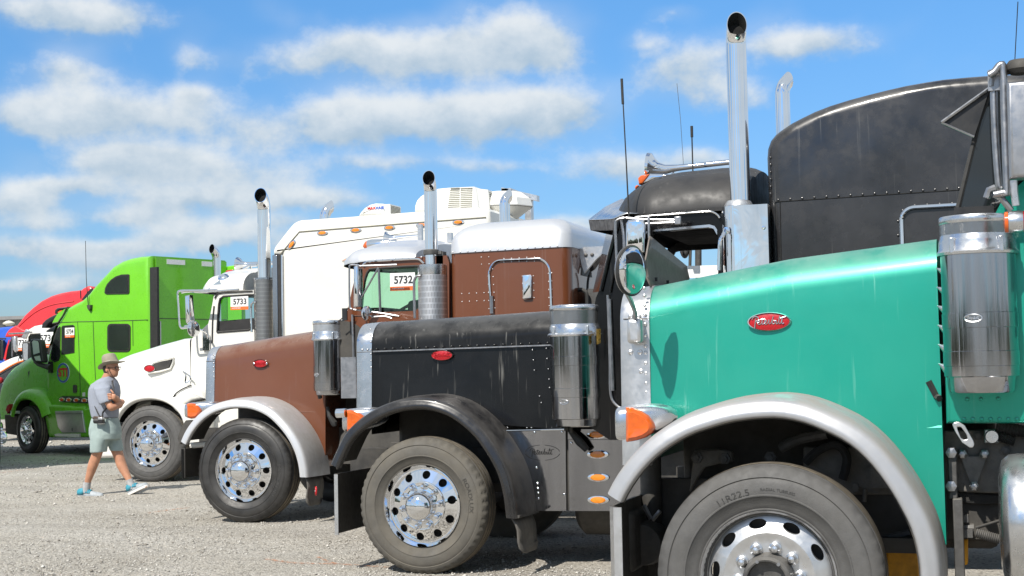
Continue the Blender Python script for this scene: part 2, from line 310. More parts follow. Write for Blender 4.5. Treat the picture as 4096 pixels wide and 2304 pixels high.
class MB:
    def __init__(s): s.v = []; s.f = []; s.uv = {}
    def add(s, vs, fs, uvs=None):
        k = len(s.v); s.v += [V(q) for q in vs]
        for i, f in enumerate(fs):
            if uvs: s.uv[len(s.f)] = uvs[i]
            s.f.append([k + j for j in f])
        return s
    def box(s, x0, x1, y0, y1, z0, z1):
        vs = [(x, y, z) for x in (x0, x1) for y in (y0, y1) for z in (z0, z1)]
        return s.add(vs, [(0, 1, 3, 2), (4, 6, 7, 5), (0, 4, 5, 1), (2, 3, 7, 6), (0, 2, 6, 4), (1, 5, 7, 3)])
    def cbox(s, c, size, rot=None):
        hx, hy, hz = [q / 2 for q in size]; vs = [V((x, y, z)) for x in (-hx, hx) for y in (-hy, hy) for z in (-hz, hz)]
        if rot is not None: vs = [rot @ q for q in vs]
        return s.add([V(c) + q for q in vs], [(0, 1, 3, 2), (4, 6, 7, 5), (0, 4, 5, 1), (2, 3, 7, 6), (0, 2, 6, 4), (1, 5, 7, 3)])
    def tube(s, pts, r, n=10, caps=True, smooth=0):
        pts = [V(q) for q in pts]
        if smooth: pts = catmull(pts, smooth)
        rs = r if isinstance(r, (list, tuple)) else [r] * len(pts)
        if len(rs) != len(pts): rs = [rs[0] + (rs[-1] - rs[0]) * i / (len(pts) - 1) for i in range(len(pts))]
        t0 = (pts[1] - pts[0]).normalized(); a = t0.orthogonal().normalized(); rings = []
        for i, p in enumerate(pts):
            t = (pts[min(i + 1, len(pts) - 1)] - pts[max(i - 1, 0)]).normalized()
            a = (a - t * a.dot(t)).normalized(); c = t.cross(a)
            rings.append([p + (a * cos(2 * pi * k / n) + c * sin(2 * pi * k / n)) * rs[i] for k in range(n)])
        return s.loft(rings, True, caps)
    def loft(s, rings, closed=True, caps=True, close_rings=False):
        n = len(rings[0]); vs = [q for r in rings for q in r]; fs = []
        m = len(rings)
        for i in range(m if close_rings else m - 1):
            j = (i + 1) % m
            for k in range(n if closed else n - 1):
                l = (k + 1) % n
                fs.append((i * n + k, i * n + l, j * n + l, j * n + k))
        if caps and not close_rings:
            fs.append(tuple(range(n - 1, -1, -1))); fs.append(tuple((m - 1) * n + k for k in range(n)))
        return s.add(vs, fs)
    def lathe(s, prof, o=(0, 0, 0), axis='z', n=32, caps=False, a0=0, a1=2 * pi, mod=None):
        o = V(o); full = abs(a1 - a0 - 2 * pi) < 1e-6; N = n if full else n + 1; rings = []
        for j, (r, h) in enumerate(prof):
            ring = []
            for k in range(N):
                a = a0 + (a1 - a0) * k / n; rr = r + (mod(j, k) if mod else 0)
                if axis == 'z': q = V((rr * cos(a), rr * sin(a), h))
                elif axis == 'y': q = V((rr * cos(a), h, rr * sin(a)))
                else: q = V((h, rr * cos(a), rr * sin(a)))
                ring.append(o + q)
            rings.append(ring)
        vs = [q for r in rings for q in r]; fs = []; us = []
        L = [0.0]
        for (ra, ha), (rb, hb) in zip(prof, prof[1:]): L.append(L[-1] + sqrt((ra - rb) ** 2 + (ha - hb) ** 2))
        for i in range(len(prof) - 1):
            for k in range(n):
                l = (k + 1) % N
                fs.append((i * N + k, i * N + l, (i + 1) * N + l, (i + 1) * N + k))
                u0, u1, v0, v1 = k / n, (k + 1) / n, L[i] / max(L[-1], 1e-6), L[i + 1] / max(L[-1], 1e-6)
                us.append(((u0, v0), (u1, v0), (u1, v1), (u0, v1)))
        if caps:
            fs.append(tuple(range(N - 1, -1, -1))); us.append(((0, 0),) * N)
            fs.append(tuple((len(prof) - 1) * N + k for k in range(N))); us.append(((0, 0),) * N)
        return s.add(vs, fs, us)
    def prism(s, poly, vec):
        poly = [V(q) for q in poly]; vec = V(vec); n = len(poly)
        vs = poly + [q + vec for q in poly]
        fs = [tuple(range(n)), tuple(range(2 * n - 1, n - 1, -1))] + [(k, k + n, (k + 1) % n + n, (k + 1) % n) for k in range(n)]
        return s.add(vs, fs)
    def sphere(s, c, r, n=10, m=6, sc=(1, 1, 1), a1=pi):
        c = V(c); rings = []
        for i in range(m + 1):
            a = a1 * i / m; rings.append([c + V((sc[0] * r * sin(a) * cos(2 * pi * k / n), sc[1] * r * sin(a) * sin(2 * pi * k / n), sc[2] * r * cos(a))) for k in range(n)])
        return s.loft(rings, True, False)
    def pillow(s, outline, y0, y1, r, n=4, yr=None):       # outline in X,Z, extruded from y0 to y1 with rounded rims
        yr = yr or r; o = [V((q[0], 0, q[-1])) for q in outline]
        area = sum(a.x * c.z - c.x * a.z for a, c in zip(o, o[1:] + o[:1]))
        if area < 0: o.reverse()
        N = len(o); nor = []
        for i in range(N):
            e1 = (o[i] - o[i - 1]).normalized(); e2 = (o[(i + 1) % N] - o[i]).normalized()
            n1, n2 = V((-e1.z, 0, e1.x)), V((-e2.z, 0, e2.x)); mm = (n1 + n2)
            mm = mm / max(0.35, mm.dot(n1)) if mm.length > 1e-6 else n1
            nor.append(mm)
        def ring(ins, y): return [q + d * ins + V((0, y, 0)) for q, d in zip(o, nor)]
        rings = []
        for k in range(n + 1):
            a = pi / 2 * k / n; rings.append(ring(r * (1 - sin(a)), y0 + yr * (1 - cos(a))))
        for k in range(n, -1, -1):
            a = pi / 2 * k / n; rings.append(ring(r * (1 - sin(a)), y1 - yr * (1 - cos(a))))
        return s.loft(rings, True, True)
    def wall(s, outer, inner, y0, y1, n=56):             # flat wall between y0 and y1 with an opening
        c = sum((V((q[0], 0, q[-1])) for q in inner), V()) / len(inner)
        def at(poly):
            poly = [V((q[0], 0, q[-1])) for q in poly]; res = []
            for k in range(n):
                a = 2 * pi * (k + .5) / n; d = V((cos(a), 0, sin(a))); best = 0
                for p, q in zip(poly, poly[1:] + poly[:1]):
                    e = q - p; den = d.x * e.z - d.z * e.x
                    if abs(den) < 1e-9: continue
                    w = p - c; t = (w.x * e.z - w.z * e.x) / den; u = (w.x * d.z - w.z * d.x) / den
                    if t > 0 and -1e-6 <= u <= 1 + 1e-6: best = max(best, t)
                res.append(c + d * best)
            return res
        A, B = at(outer), at(inner); ya, yb = V((0, y0, 0)), V((0, y1, 0))
        rings = [[q + ya for q in A], [q + ya for q in B], [q + yb for q in B], [q + yb for q in A]]
        return s.loft(rings, True, False, True)
    def build(s, name, m, parent=None, L=None, sharp=38, bevel=0, bseg=2, solid=0, flat=False, kind=None, label=None):
        L = V(L) if L is not None else V((0, 0, 0))
        me = bpy.data.meshes.new(name); me.from_pydata([tuple(q - L) for q in s.v], [], s.f)
        if s.uv:
            ul = me.uv_layers.new()
            for i, p in enumerate(me.polygons):
                if i in s.uv:
                    for j, li in enumerate(p.loop_indices): ul.data[li].uv = s.uv[i][j]
        me.validate(); 
        if not flat:
            me.shade_smooth(); me.set_sharp_from_angle(angle=radians(sharp))
        me.materials.append(MATS[m] if isinstance(m, str) else m)
        o = bpy.data.objects.new(name, me); COL.objects.link(o)
        if parent is not None: o.parent = parent
        if solid:
            sm = o.modifiers.new('s', 'SOLIDIFY'); sm.thickness = solid; sm.offset = 0
        if bevel:
            bm_ = o.modifiers.new('b', 'BEVEL'); bm_.width = bevel; bm_.segments = bseg; bm_.limit_method = 'ANGLE'; bm_.angle_limit = radians(40)
        if kind: o['kind'] = kind
        if label: o['label'] = label
        return o

def tag(o, label, cat, group=None, kind=None):
    if label: o['label'] = label
    if cat: o['category'] = cat
    if group: o['group'] = group
    if kind: o['kind'] = kind
    return o
def empty(name, loc):
    o = bpy.data.objects.new(name, None); COL.objects.link(o); o.location = loc; o.empty_display_size = .3
    return o
def dup(o, parent=None, loc=None, rot=None):
    c = o.copy(); COL.objects.link(c)
    if parent is not None: c.parent = parent
    if loc is not None: c.location = loc
    if rot is not None: c.rotation_euler = rot
    for ch in list(o.children): dup(ch, c)
    return c

class Truck:
    def __init__(s, name, label, uv, rim_px, rim=0.61, group='trucks parked side by side on the gravel lot'):
        r = ray(*uv); dc = FPX * rim / rim_px; c = CAM + r * (dc / FPX)
        s.c = c; s.Y = c.y; s.gz = c.z - 0.51; s.L = V((c.x, c.y + 1.2, s.gz)); s.Yc = c.y + 1.2
        s.root = empty(name, s.L); tag(s.root, label, 'truck', group)
    def p(s, name, mb, m, parent=None, **k):
        return mb.build(name, m, parent or s.root, s.L, **k)
    def pt(s, c, x, y, dy=0.0):          # a crop pixel on the plane dy behind the wheel face
        return P(c(x, y), s.Y + dy)
    def pl(s, c, pts, dy=0.0):
        return [P(c(*q), s.Y + dy) for q in pts]

def text_mesh(txt, height, extr=0.001, bold=0.0, font_w=1.0):
    cu = bpy.data.curves.new('t', 'FONT'); cu.body = txt; cu.size = height / 0.70; cu.extrude = extr; cu.offset = bold * height
    cu.align_x = 'CENTER'; cu.align_y = 'CENTER'
    o = bpy.data.objects.new('t', cu); COL.objects.link(o)
    dg = bpy.context.evaluated_depsgraph_get(); me = bpy.data.meshes.new_from_object(o.evaluated_get(dg))
    bpy.data.objects.remove(o); bpy.data.curves.remove(cu)
    vs = [V(q.co) for q in me.vertices]; fs = [tuple(p.vertices) for p in me.polygons]; bpy.data.meshes.remove(me)
    vs = [V((q.x * font_w, q.y, q.z)) for q in vs]
    return vs, fs
def put_text(mb, txt, center, ex, ez, height, bold=0.0, fw=1.0, lift=0.002):   # lettering lying in the plane spanned by ex (reading direction) and ez (up)
    vs, fs = text_mesh(txt, height, 0.0008, bold, fw); ex = V(ex).normalized(); ez = V(ez).normalized(); n = ex.cross(ez)
    mb.add([V(center) + ex * q.x + ez * q.y + n * (q.z + lift) for q in vs], fs)
SCRIPT = [  # the hand-written word of the badges, as pen strokes
    [(.62, -.75), (.75, .1), (.95, 1.45)], [(.05, 1.15), (.3, 1.6), (1.0, 1.78), (1.6, 1.45), (1.45, .95), (.8, .72)],
    [(1.3, .42), (1.75, .55), (1.95, .85), (1.68, 1.0), (1.42, .62), (1.48, .2), (1.9, .08), (2.3, .35), (2.75, 1.45)],
    [(2.75, 1.45), (2.5, .4), (2.62, .08), (3.0, .3)], [(2.2, 1.12), (3.15, 1.25)],
    [(3.0, .3), (3.4, .55), (3.55, .85), (3.3, 1.0), (3.05, .62), (3.12, .2), (3.5, .08), (3.9, .4), (4.05, .9), (4.25, .95), (4.15, .3), (4.35, .1), (4.7, .4)],
    [(4.7, .4), (5.15, 1.5), (5.3, 1.75), (5.1, 1.3), (4.95, .35), (5.2, .1), (5.55, .35), (5.5, .8), (5.25, .85), (5.9, .75)],
    [(5.9, .75), (6.0, .85), (5.9, .25), (6.1, .1), (6.4, .4)], [(6.12, 1.2), (6.16, 1.28)],
    [(6.4, .4), (6.9, 1.6), (6.85, 1.75), (6.65, 1.2), (6.6, .25), (6.8, .1), (7.1, .4), (7.5, 1.5)], [(7.5, 1.5), (7.3, .4), (7.42, .1), (7.8, .3)], [(6.95, 1.3), (8.3, 1.62)]]
def put_script(mb, center, ex, ez, width, r, lift=0.003):
    ex = V(ex).normalized(); ez = V(ez).normalized(); n = ex.cross(ez); k = width / 8.3
    for st in SCRIPT:
        pts = [V(center) + ex * ((x - 4.15) * k) + ez * ((y - .62) * k * 1.15) + n * lift for x, y in st]
        mb.tube(pts, r, 5, True, 3 if len(pts) > 2 else 0)
XR = V((1, 0, 0)); ZR = V((0, 0, 1))

# ------------------------------------------------------------------ truck components
def disc_with_holes(mb, r0, r1, rh, nh, hr_t, hr_r, yf, wall=0.03, a_off=0.0, k=20):
    # ring-shaped plate r0..r1 whose surface depth is yf(r), with nh oval holes at radius rh
    for i in range(nh):
        ca = a_off + 2 * pi * i / nh; half = pi / nh
        outer, inner, deep = [], [], []
        for j in range(k):
            a = 2 * pi * (j + .5) / k; cx, cy = cos(a), sin(a)
            s_ = 1 / max(abs(cx), abs(cy)); bx, by = cx * s_, cy * s_
            rr = rh + (by * (r1 - rh) if by > 0 else by * (rh - r0)); aa = ca + bx * half
            outer.append(V((rr * cos(aa), yf(rr), rr * sin(aa))))
            rr = rh + cy * hr_r; aa = ca + cx * hr_t / rh
            inner.append(V((rr * cos(aa), yf(rr), rr * sin(aa)))); deep.append(V((rr * cos(aa), yf(rr) + wall, rr * sin(aa))))
        mid = [o.lerp(q, .75) for o, q in zip(outer, inner)]
        for m_ in mid: m_.y = yf(sqrt(m_.x ** 2 + m_.z ** 2))
        mb.loft([outer, mid, inner, deep], True, False)

WHEELS = {}
def make_wheel(style, tyre_mat):
    """wheel centred on the origin, outer face towards -Y"""
    key = style + tyre_mat
    if key in WHEELS: return WHEELS[key]
    mb = MB()
    if style == 'cover':
        yf = lambda r: 0.045 - 0.035 * max(0, min(1, (0.27 - r) / 0.09))
        mb.lathe([(.296, .012), (.305, -.004), (.303, .004), (.292, .018), (.280, .045), (.27, .045)], axis='y', n=72)
        disc_with_holes(mb, .185, .27, .232, 10, .031, .031, yf, a_off=radians(86))
        mb.lathe([(.185, .010), (.183, -.002), (.176, -.006), (.165, -.004), (.120, -.012), (.116, -.03), (.113, -.05), (.104, -.085), (.085, -.112), (.055, -.127), (.02, -.133), (0.0005, -.1335)], axis='y', n=48)
    else:
        yf = lambda r: 0.06 - 0.05 * max(0, min(1, (0.285 - r) / 0.13)) + 0.03 * max(0, min(1, (.20 - r) / .04))
        mb.lathe([(.296, .012), (.306, -.004), (.303, .006), (.294, .03), (.285, .06)], axis='y', n=72)
        disc_with_holes(mb, .205, .285, .247, 10, .041, .022, yf, a_off=radians(71))
        mb.lathe([(.205, yf(.205)), (.19, .03), (.17, .037), (.155, .036), (.11, .036), (.108, .05)], axis='y', n=48)
    root = mb.build('wheel', 'mirror_chrome' if style == 'cover' else 'bare_alloy')
    t = MB(); NT = 150
    prof = [(.285, .05), (.298, .02), (.306, .006), (.312, .004), (.316, .006), (.335, -.007), (.3705, -.019), (.373, -.024), (.378, -.0245), (.381, -.021), (.40, -.023), (.43, -.018), (.445, -.014), (.452, -.009), (.457, -.014), (.470, -.009), (.480, -.004), (.492, .004), (.502, .014), (.508, .024), (.511, .045), (.500, .05), (.500, .056), (.512, .060), (.5135, .10), (.502, .104), (.502, .112), (.5135, .116), (.5135, .155), (.502, .159), (.502, .167), (.5135, .171), (.512, .21), (.500, .214), (.500, .22), (.511, .224), (.505, .25), (.49, .268), (.44, .285), (.37, .285), (.31, .26), (.29, .22), (.28, .05)]
    deep = {'tan_tyre': .012, 'grey_tyre': .006}.get(tyre_mat, .005)
    t.lathe(prof, axis='y', n=NT, mod=lambda j, k: (-deep if (j in (17, 18, 19) and k % 3 == 0) else 0))
    t.build('tyre', tyre_mat, root, sharp=50)
    d = MB(); d.lathe([(.5142, .061), (.5157, .080), (.5157, .10)], axis='y', n=72); d.lathe([(.5157, .117), (.5157, .154)], axis='y', n=72); d.lathe([(.5157, .172), (.5142, .209)], axis='y', n=72)
    d.build('tread_band', 'tread_dust', root)
    e = MB(); e.lathe([(.27, .12), (.14, .13), (.0005, .13)], axis='y', n=32); e.build('brake_drum', 'frame_black', root)
    base = None
    for i in range(10):
        a = 2 * pi * (i + .3) / 10
        if base is None:
            n_ = MB()
            if style == 'cover':
                n_.lathe([(.026, 0), (.025, -.012), (.019, -.018), (.0175, -.045), (.013, -.056), (.0005, -.060)], axis='y', n=14)
                base = n_.build('lug_cover', 'mirror_chrome', root)
            else:
                n_.lathe([(.029, 0), (.029, -.012), (.022, -.016), (.021, -.034), (.014, -.043), (.0005, -.046)], axis='y', n=14)
                base = n_.build('lug_nut', 'aluminium', root)
            o = base
        else:
            o = base.copy(); COL.objects.link(o); o.parent = root
        rr = .149 if style == 'cover' else .139
        o.location = (rr * cos(a), -.008 if style == 'cover' else .036, rr * sin(a))
    if style != 'cover':
        h = MB(); h.lathe([(.118, .04), (.112, .0), (.108, -.05), (.095, -.062), (.088, -.06), (.082, -.02), (.0005, -.01)], axis='y', n=36); h.build('hub', 'grey_metal', root)
        h = MB()
        for i in range(6):
            a = 2 * pi * i / 6; h.lathe([(.008, -.060), (.008, -.068), (.0005, -.068)], (.094 * cos(a), 0, .094 * sin(a)), 'y', 8)
        h.build('hub_bolts', 'steel_tube', root)
    root.location = (0, 0, -50)
    WHEELS[key] = root
    return root
WUSED = set()
def put_wheel(T, style, tyre, c, spin=0.0, steer=0.0, flip=False, scale=1.0):
    w = make_wheel(style, tyre)
    if w.name not in WUSED: WUSED.add(w.name); o = w; o.parent = T.root
    else: o = dup(w, T.root)
    o.location = V(c) - T.L; o.rotation_mode = 'YXZ'
    o.rotation_euler = (0, spin, steer + (pi if flip else 0))
    o.scale = (scale, 1, scale)
    return o

def fender(T, name, m, crop_, edge, y_edge, y_in, rise=0.095, liner='frame_black', lip=0.05, n=44, inner_rise=0.0, sec=None, cen=None):
    """edge: traced opening curve, swept inwards to the hood"""
    E = resample(catmull(T.pl(crop_, edge, y_edge), 6), n); cx = sum(q.x for q in E) / n
    cen = V(cen) if cen else V((T.c.x, 0, T.c.z - 0.02)); cen.y = 0; rings = []; rin = []
    for q in E:
        d = V((q.x, 0, q.z)) - cen; d.normalize(); Y0 = T.Y + y_edge; R = rise
        sc_ = sec or [(-.008, .03), (-.006, .004), (-.001, -.006), (.006, -.009), (.026, -.008), (.032, -.004), (.052, .000), (.064, .006), (.072, .018), (.078, .04), (R - .010, .12), (R - .002, .22), (R + .002 + inner_rise, y_in - y_edge)]
        rings.append([V((q.x, Y0 + dy, q.z)) + d * dr for dr, dy in sc_])
        rin.append([V((q.x, Y0 + dy, q.z)) + d * dr for dr, dy in [(-.014, .032), (.03, .03), (R - .025, .12), (R - .02, y_in - y_edge)]])
    mb = MB(); mb.loft(rings, False, False); fo = T.p(name, mb, m, sharp=60)
    mb = MB(); mb.loft(rin, False, False); T.p('fender_liner', mb, liner, fo)
    return E, fo

def hood(T, m, X0, X1, ztop, yside, bottom, rc=(.20, .16), crown=.05, name='hood', lean=0.03, hx=46, minh=.25, parent=None, endcap=True):
    """ztop/yside: [(X, value)...]; bottom: [(X,z)...]"""
    rings = []; xs = sorted(set([X0 + (X1 - X0) * i / (hx - 1) for i in range(hx)]))
    for x in xs:
        zt = interp(x, ztop) - crown; ys = interp(x, yside); zb = min(interp(x, bottom), zt - minh); ry, rz = rc; ry = min(ry, (T.Yc - ys) * .85); rz = min(rz, (zt - zb) * .95); zs = zt - rz; sec = []
        for i in range(7):
            t = i / 6; z = zb + (zs - zb) * t; sec.append(V((x, ys - lean * (1 - t), z)))
        for i in range(1, 9):
            a = pi / 2 * i / 8; sec.append(V((x, ys + ry * (1 - cos(a)), zs + rz * sin(a))))
        for i in range(1, 5):
            t = i / 4; sec.append(V((x, ys + ry + (T.Yc - ys - ry) * t, zt + crown * (1 - (1 - t) ** 2))))
        mir = [V((q.x, 2 * T.Yc - q.y, q.z)) for q in reversed(sec[:-1])]
        rings.append(sec + mir)
    mb = MB(); mb.loft(rings, False, False)
    if endcap: mb.add(rings[-1], [tuple(range(len(rings[-1])))]); mb.add(rings[0], [tuple(range(len(rings[0]) - 1, -1, -1))])
    return T.p(name, mb, m, parent, sharp=50)

def shell(T, X0, X1, zt0, zt1, y_front, y_rear, zb, rc=(.20, .18), crown=.045, m='aluminium'):
    """polished radiator surround: an inverted U round the grille, proud of the hood"""
    rings = []
    for x, zt, y, g in ((X0 + .035, zt0 - .03, y_front + .03, .0), (X0 + .008, zt0 - .008, y_front + .004, 0), (X0, zt0, y_front, 0), (X0 + .02, zt0, y_front - .012, 0), ((X0 + X1) / 2, (zt0 + zt1) / 2, (y_front + y_rear) / 2 - .012, 0), (X1, zt1, y_rear - .012, 0), (X1 + .002, zt1 - .012, y_rear + .004, 0)):
        ry, rz = rc; zc = zt - crown; zs = zc - rz; sec = []
        for i in range(7): sec.append(V((x, y - .02 * (1 - i / 6), zb + (zs - zb) * i / 6)))
        for i in range(1, 9):
            a = pi / 2 * i / 8; sec.append(V((x, y + ry * (1 - cos(a)), zs + rz * sin(a))))
        for i in range(1, 5): sec.append(V((x, y + ry + (T.Yc - y - ry) * i / 4, zc + crown * (1 - (1 - i / 4) ** 2))))
        rings.append(sec + [V((q.x, 2 * T.Yc - q.y, q.z)) for q in reversed(sec[:-1])])
    mb = MB(); mb.loft(rings, False, False); o = T.p('grille_shell', mb, m, sharp=40)
    g = MB(); g.box(X0 + .05, X0 + .07, y_front + .05, 2 * T.Yc - y_front - .05, zb, zt0 - .10); T.p('grille_mesh', g, 'frame_black', o)
    g = MB(); yy = y_front + .10
    while yy < 2 * T.Yc - y_front - .08:
        g.box(X0 + .025, X0 + .049, yy, yy + .018, zb, zt0 - .14); yy += .09
    T.p('grille_bars', g, 'chrome', o)
    return o

def rivets(T, pts, r=.008, m='steel_tube', parent=None, name='rivets', axis=(0, -1, 0)):
    mb = MB(); ax = V(axis).normalized(); u = ax.orthogonal().normalized(); w = ax.cross(u)
    for p in pts:
        rings = [[p + (u * cos(2 * pi * k / 7) + w * sin(2 * pi * k / 7)) * (r * a) + ax * (r * h) for k in range(7)] for a, h in ((1, 0), (.8, .5), (.35, .75))]
        mb.loft(rings, True, True)
    return T.p(name, mb, m, parent, kind='stuff')
def line(a, c, n): return [a.lerp(c, i / (n - 1)) for i in range(n)]

def badge(T, c, a, h, parent=None, yaw=0.0, script=True, name='badge', rim='mirror_chrome', face='badge_red', ink='aluminium', nrm=None):
    ex = V((cos(yaw), sin(yaw), 0)); ez = ZR; n = ex.cross(ez)       # n points to -Y
    def ell(k, l): return [V(c) + ex * (a * k * cos(2 * pi * i / 36)) + ez * (h * k * sin(2 * pi * i / 36)) + n * l for i in range(36)]
    mb = MB(); mb.loft([ell(1.0, -.004), ell(1.02, .006), ell(.98, .012), ell(.93, .012), ell(.91, .006)], True, False); o = T.p(name, mb, rim, parent)
    mb = MB(); mb.loft([ell(.93, .004), ell(.6, .009), ell(.02, .011)], True, True); T.p('badge_face', mb, face, o)
    if script:
        mb = MB(); put_script(mb, V(c) + n * .010, ex, ez, a * 1.55, a * .022, .002); T.p('badge_lettering', mb, ink, o)
    return o

def air_cleaner(T, base, r, h, screen_h, cap_h, m='streaked_chrome', screen='fine_screen', bands=(.45, .2), emblem=None, tail=.07):
    x, y, z = base; mb = MB(); zs = z + h - cap_h - screen_h; C = (x, y, 0)
    mb.lathe([(r * .97, z), (r, z + .004), (r, zs - .02)], C, 'z', 56, caps=True); o = T.p('air_cleaner', mb, m)
    mb = MB(); mb.lathe([(r * .84, z - tail), (r * .87, z - tail + .006), (r * .90, z + .002)], C, 'z', 48, caps=True); T.p('dust_cup', mb, m, o)
    mb = MB(); mb.lathe([(r * .99, zs - .035), (r * 1.10, zs - .04), (r * 1.11, zs - .028), (r * 1.05, zs - .015), (r * 1.04, zs + .02), (r * 1.02, zs + .03), (r * .99, zs + .055)], C, 'z', 56); T.p('clamp_ring', mb, 'aluminium', o)
    mb = MB(); mb.lathe([(r * .995, zs + .05), (r * .995, zs + screen_h)], C, 'z', 56); T.p('intake_screen', mb, screen, o)
    mb = MB(); mb.lathe([(r * .90, zs), (r * .90, zs + screen_h)], C, 'z', 32); T.p('filter_core', mb, 'grey_metal', o)
    zt = zs + screen_h; mb = MB(); mb.lathe([(r * 1.0, zt - .004), (r * 1.015, zt), (r * 1.015, zt + cap_h * .8), (r * .99, zt + cap_h), (r * .7, zt + cap_h * 1.2), (.0005, zt + cap_h * 1.3)], C, 'z', 56); T.p('rain_cap', mb, 'aluminium', o)
    for q in bands:
        zz = z + (zs - z) * q; mb = MB(); mb.lathe([(r * 1.0, zz - .034), (r * 1.016, zz - .032), (r * 1.016, zz + .032), (r * 1.0, zz + .034)], C, 'z', 56); T.p('mount_band', mb, m, o)
    for a in (-2.25, -.95):
        mb = MB(); c = V((x + r * 1.06 * cos(a), y + r * 1.06 * sin(a), zs)); mb.cbox(c, (.022, .022, .07)); T.p('latch', mb, 'aluminium', o, bevel=.003)
    if emblem:
        ang, eh, ew = emblem; mb = MB(); zz = z + eh
        def on(u, v, l=.003): aa = ang + u / r; return V((x + (r + l) * cos(aa), y + (r + l) * sin(aa), zz + v))
        mb.tube([on(ew * cos(2 * pi * i / 24), ew * .45 * sin(2 * pi * i / 24)) for i in range(25)], .003, 5, False)
        for st in SCRIPT:
            pts = [on((px - 4.15) * ew * 1.5 / 8.3, (py - .62) * ew * 1.7 / 8.3) for px, py in st]; mb.tube(pts, .0018, 4)
        T.p('oval_emblem', mb, 'aluminium', o)
    return o

def stack(T, foot, mouth, r, side=-1, beta=52, m='mirror_chrome', lean=.10, name='exhaust_stack', cut=None):
    """straight pipe up from foot, bent outwards at the top; cut so that the dark mouth faces sideways; mouth = centre of the opening"""
    n = 30; B = radians(beta); Rb = r * 2.3; st = r * .5; d_out = V((lean, side, 0)).normalized()
    rise = Rb * sin(B) + st * cos(B); out = Rb * (1 - cos(B)) + st * sin(B)
    x, y = foot.x, foot.y; z1 = mouth.z - rise; pts = [V((x, y, foot.z)), V((x, y, (foot.z + z1) / 2)), V((x, y, z1))]
    for k in range(1, 9):
        a = B * k / 8; pts.append(V((x, y, z1 + Rb * sin(a))) + d_out * (Rb * (1 - cos(a))))
    pts.append(pts[-1] + (d_out * sin(B) + ZR * cos(B)) * st)
    rings = []; a = V((1, 0, 0))
    for i, p in enumerate(pts):
        t = (pts[min(i + 1, len(pts) - 1)] - pts[max(i - 1, 0)]).normalized(); a = (a - t * a.dot(t)).normalized(); c = t.cross(a)
        rings.append([p + (a * cos(2 * pi * k / n) + c * sin(2 * pi * k / n)) * r for k in range(n)])
    t = (pts[-1] - pts[-2]).normalized(); end = pts[-1]
    cn = V(cut).normalized() if cut else (d_out * .995 + ZR * .10).normalized()
    rings[-1] = [q + t * ((end - q).dot(cn) / t.dot(cn)) for q in rings[-1]]
    inner = [end + (q - end) * .93 for q in rings[-1]]
    mb = MB(); mb.loft(rings + [inner], True, False); o = T.p(name, mb, m, sharp=50)
    mb = MB(); deep = [q - t * .10 for q in inner]; mb.loft([inner, deep], True, False); mb.add(deep, [tuple(range(n))]); T.p('stack_mouth', mb, 'near_black', o)
    return o

def oval_light(T, c, w, h, parent=None, tilt=0.0, bright=False, depth=.02):
    ex = V((cos(tilt), 0, sin(tilt))); ez = V((-sin(tilt), 0, cos(tilt))); n = V((0, -1, 0))
    def ell(k, kk, l): return [V(c) + ex * (w * k * cos(2 * pi * i / 24)) + ez * (h * kk * sin(2 * pi * i / 24)) + n * l for i in range(24)]
    mb = MB(); mb.loft([ell(1, 1, -.002), ell(.97, .97, depth * .5), ell(.68, .74, depth * .75)], True, False); o = T.p('marker_light', mb, 'mirror_chrome', parent)
    mb = MB(); mb.loft([ell(.70, .76, depth * .7), ell(.62, .66, depth), ell(.3, .3, depth * 1.12), ell(.02, .02, depth * 1.15)], True, True); T.p('light_lens', mb, 'amber_bright' if bright else 'amber_lens', o)
    return o

def lot_card(num, c, ex, w, h, label, bold=.035):
    """auction card: white, black number, orange foot with small white print"""
    ex = V(ex).normalized(); ez = ZR; n = ex.cross(ez); c = V(c)
    root = empty('lot_card', c - ez * (h / 2)); tag(root, label, 'lot card', 'numbered lot cards in the cab windows'); L = c - ez * (h / 2)
    def quad(x0, x1, z0, z1, l): return [c + ex * x + ez * z + n * l for x, z in ((x0, z0), (x1, z0), (x1, z1), (x0, z1))]
    mb = MB(); mb.prism(quad(-w / 2, w / 2, -h / 2 + h * .24, h / 2, .003), n * -.003); mb.build('card_panel', 'card_white', root, L)
    mb = MB(); mb.prism(quad(-w / 2, w / 2, -h / 2, -h / 2 + h * .24, .003), n * -.003); mb.build('orange_strip', 'card_orange', root, L)
    mb = MB(); put_text(mb, num, c + ez * h * .09 + ex * w * .03, ex, ez, h * .42, bold, .95, .005); mb.build('card_number', 'ink', root, L)
    mb = MB(); put_text(mb, 'rb RITCHIE BROS.', c - ez * h * .375 - ex * w * .17, ex, ez, h * .075, .03, .9, .005); mb.build('card_print', 'white_print', root, L)
    turn(root); return root

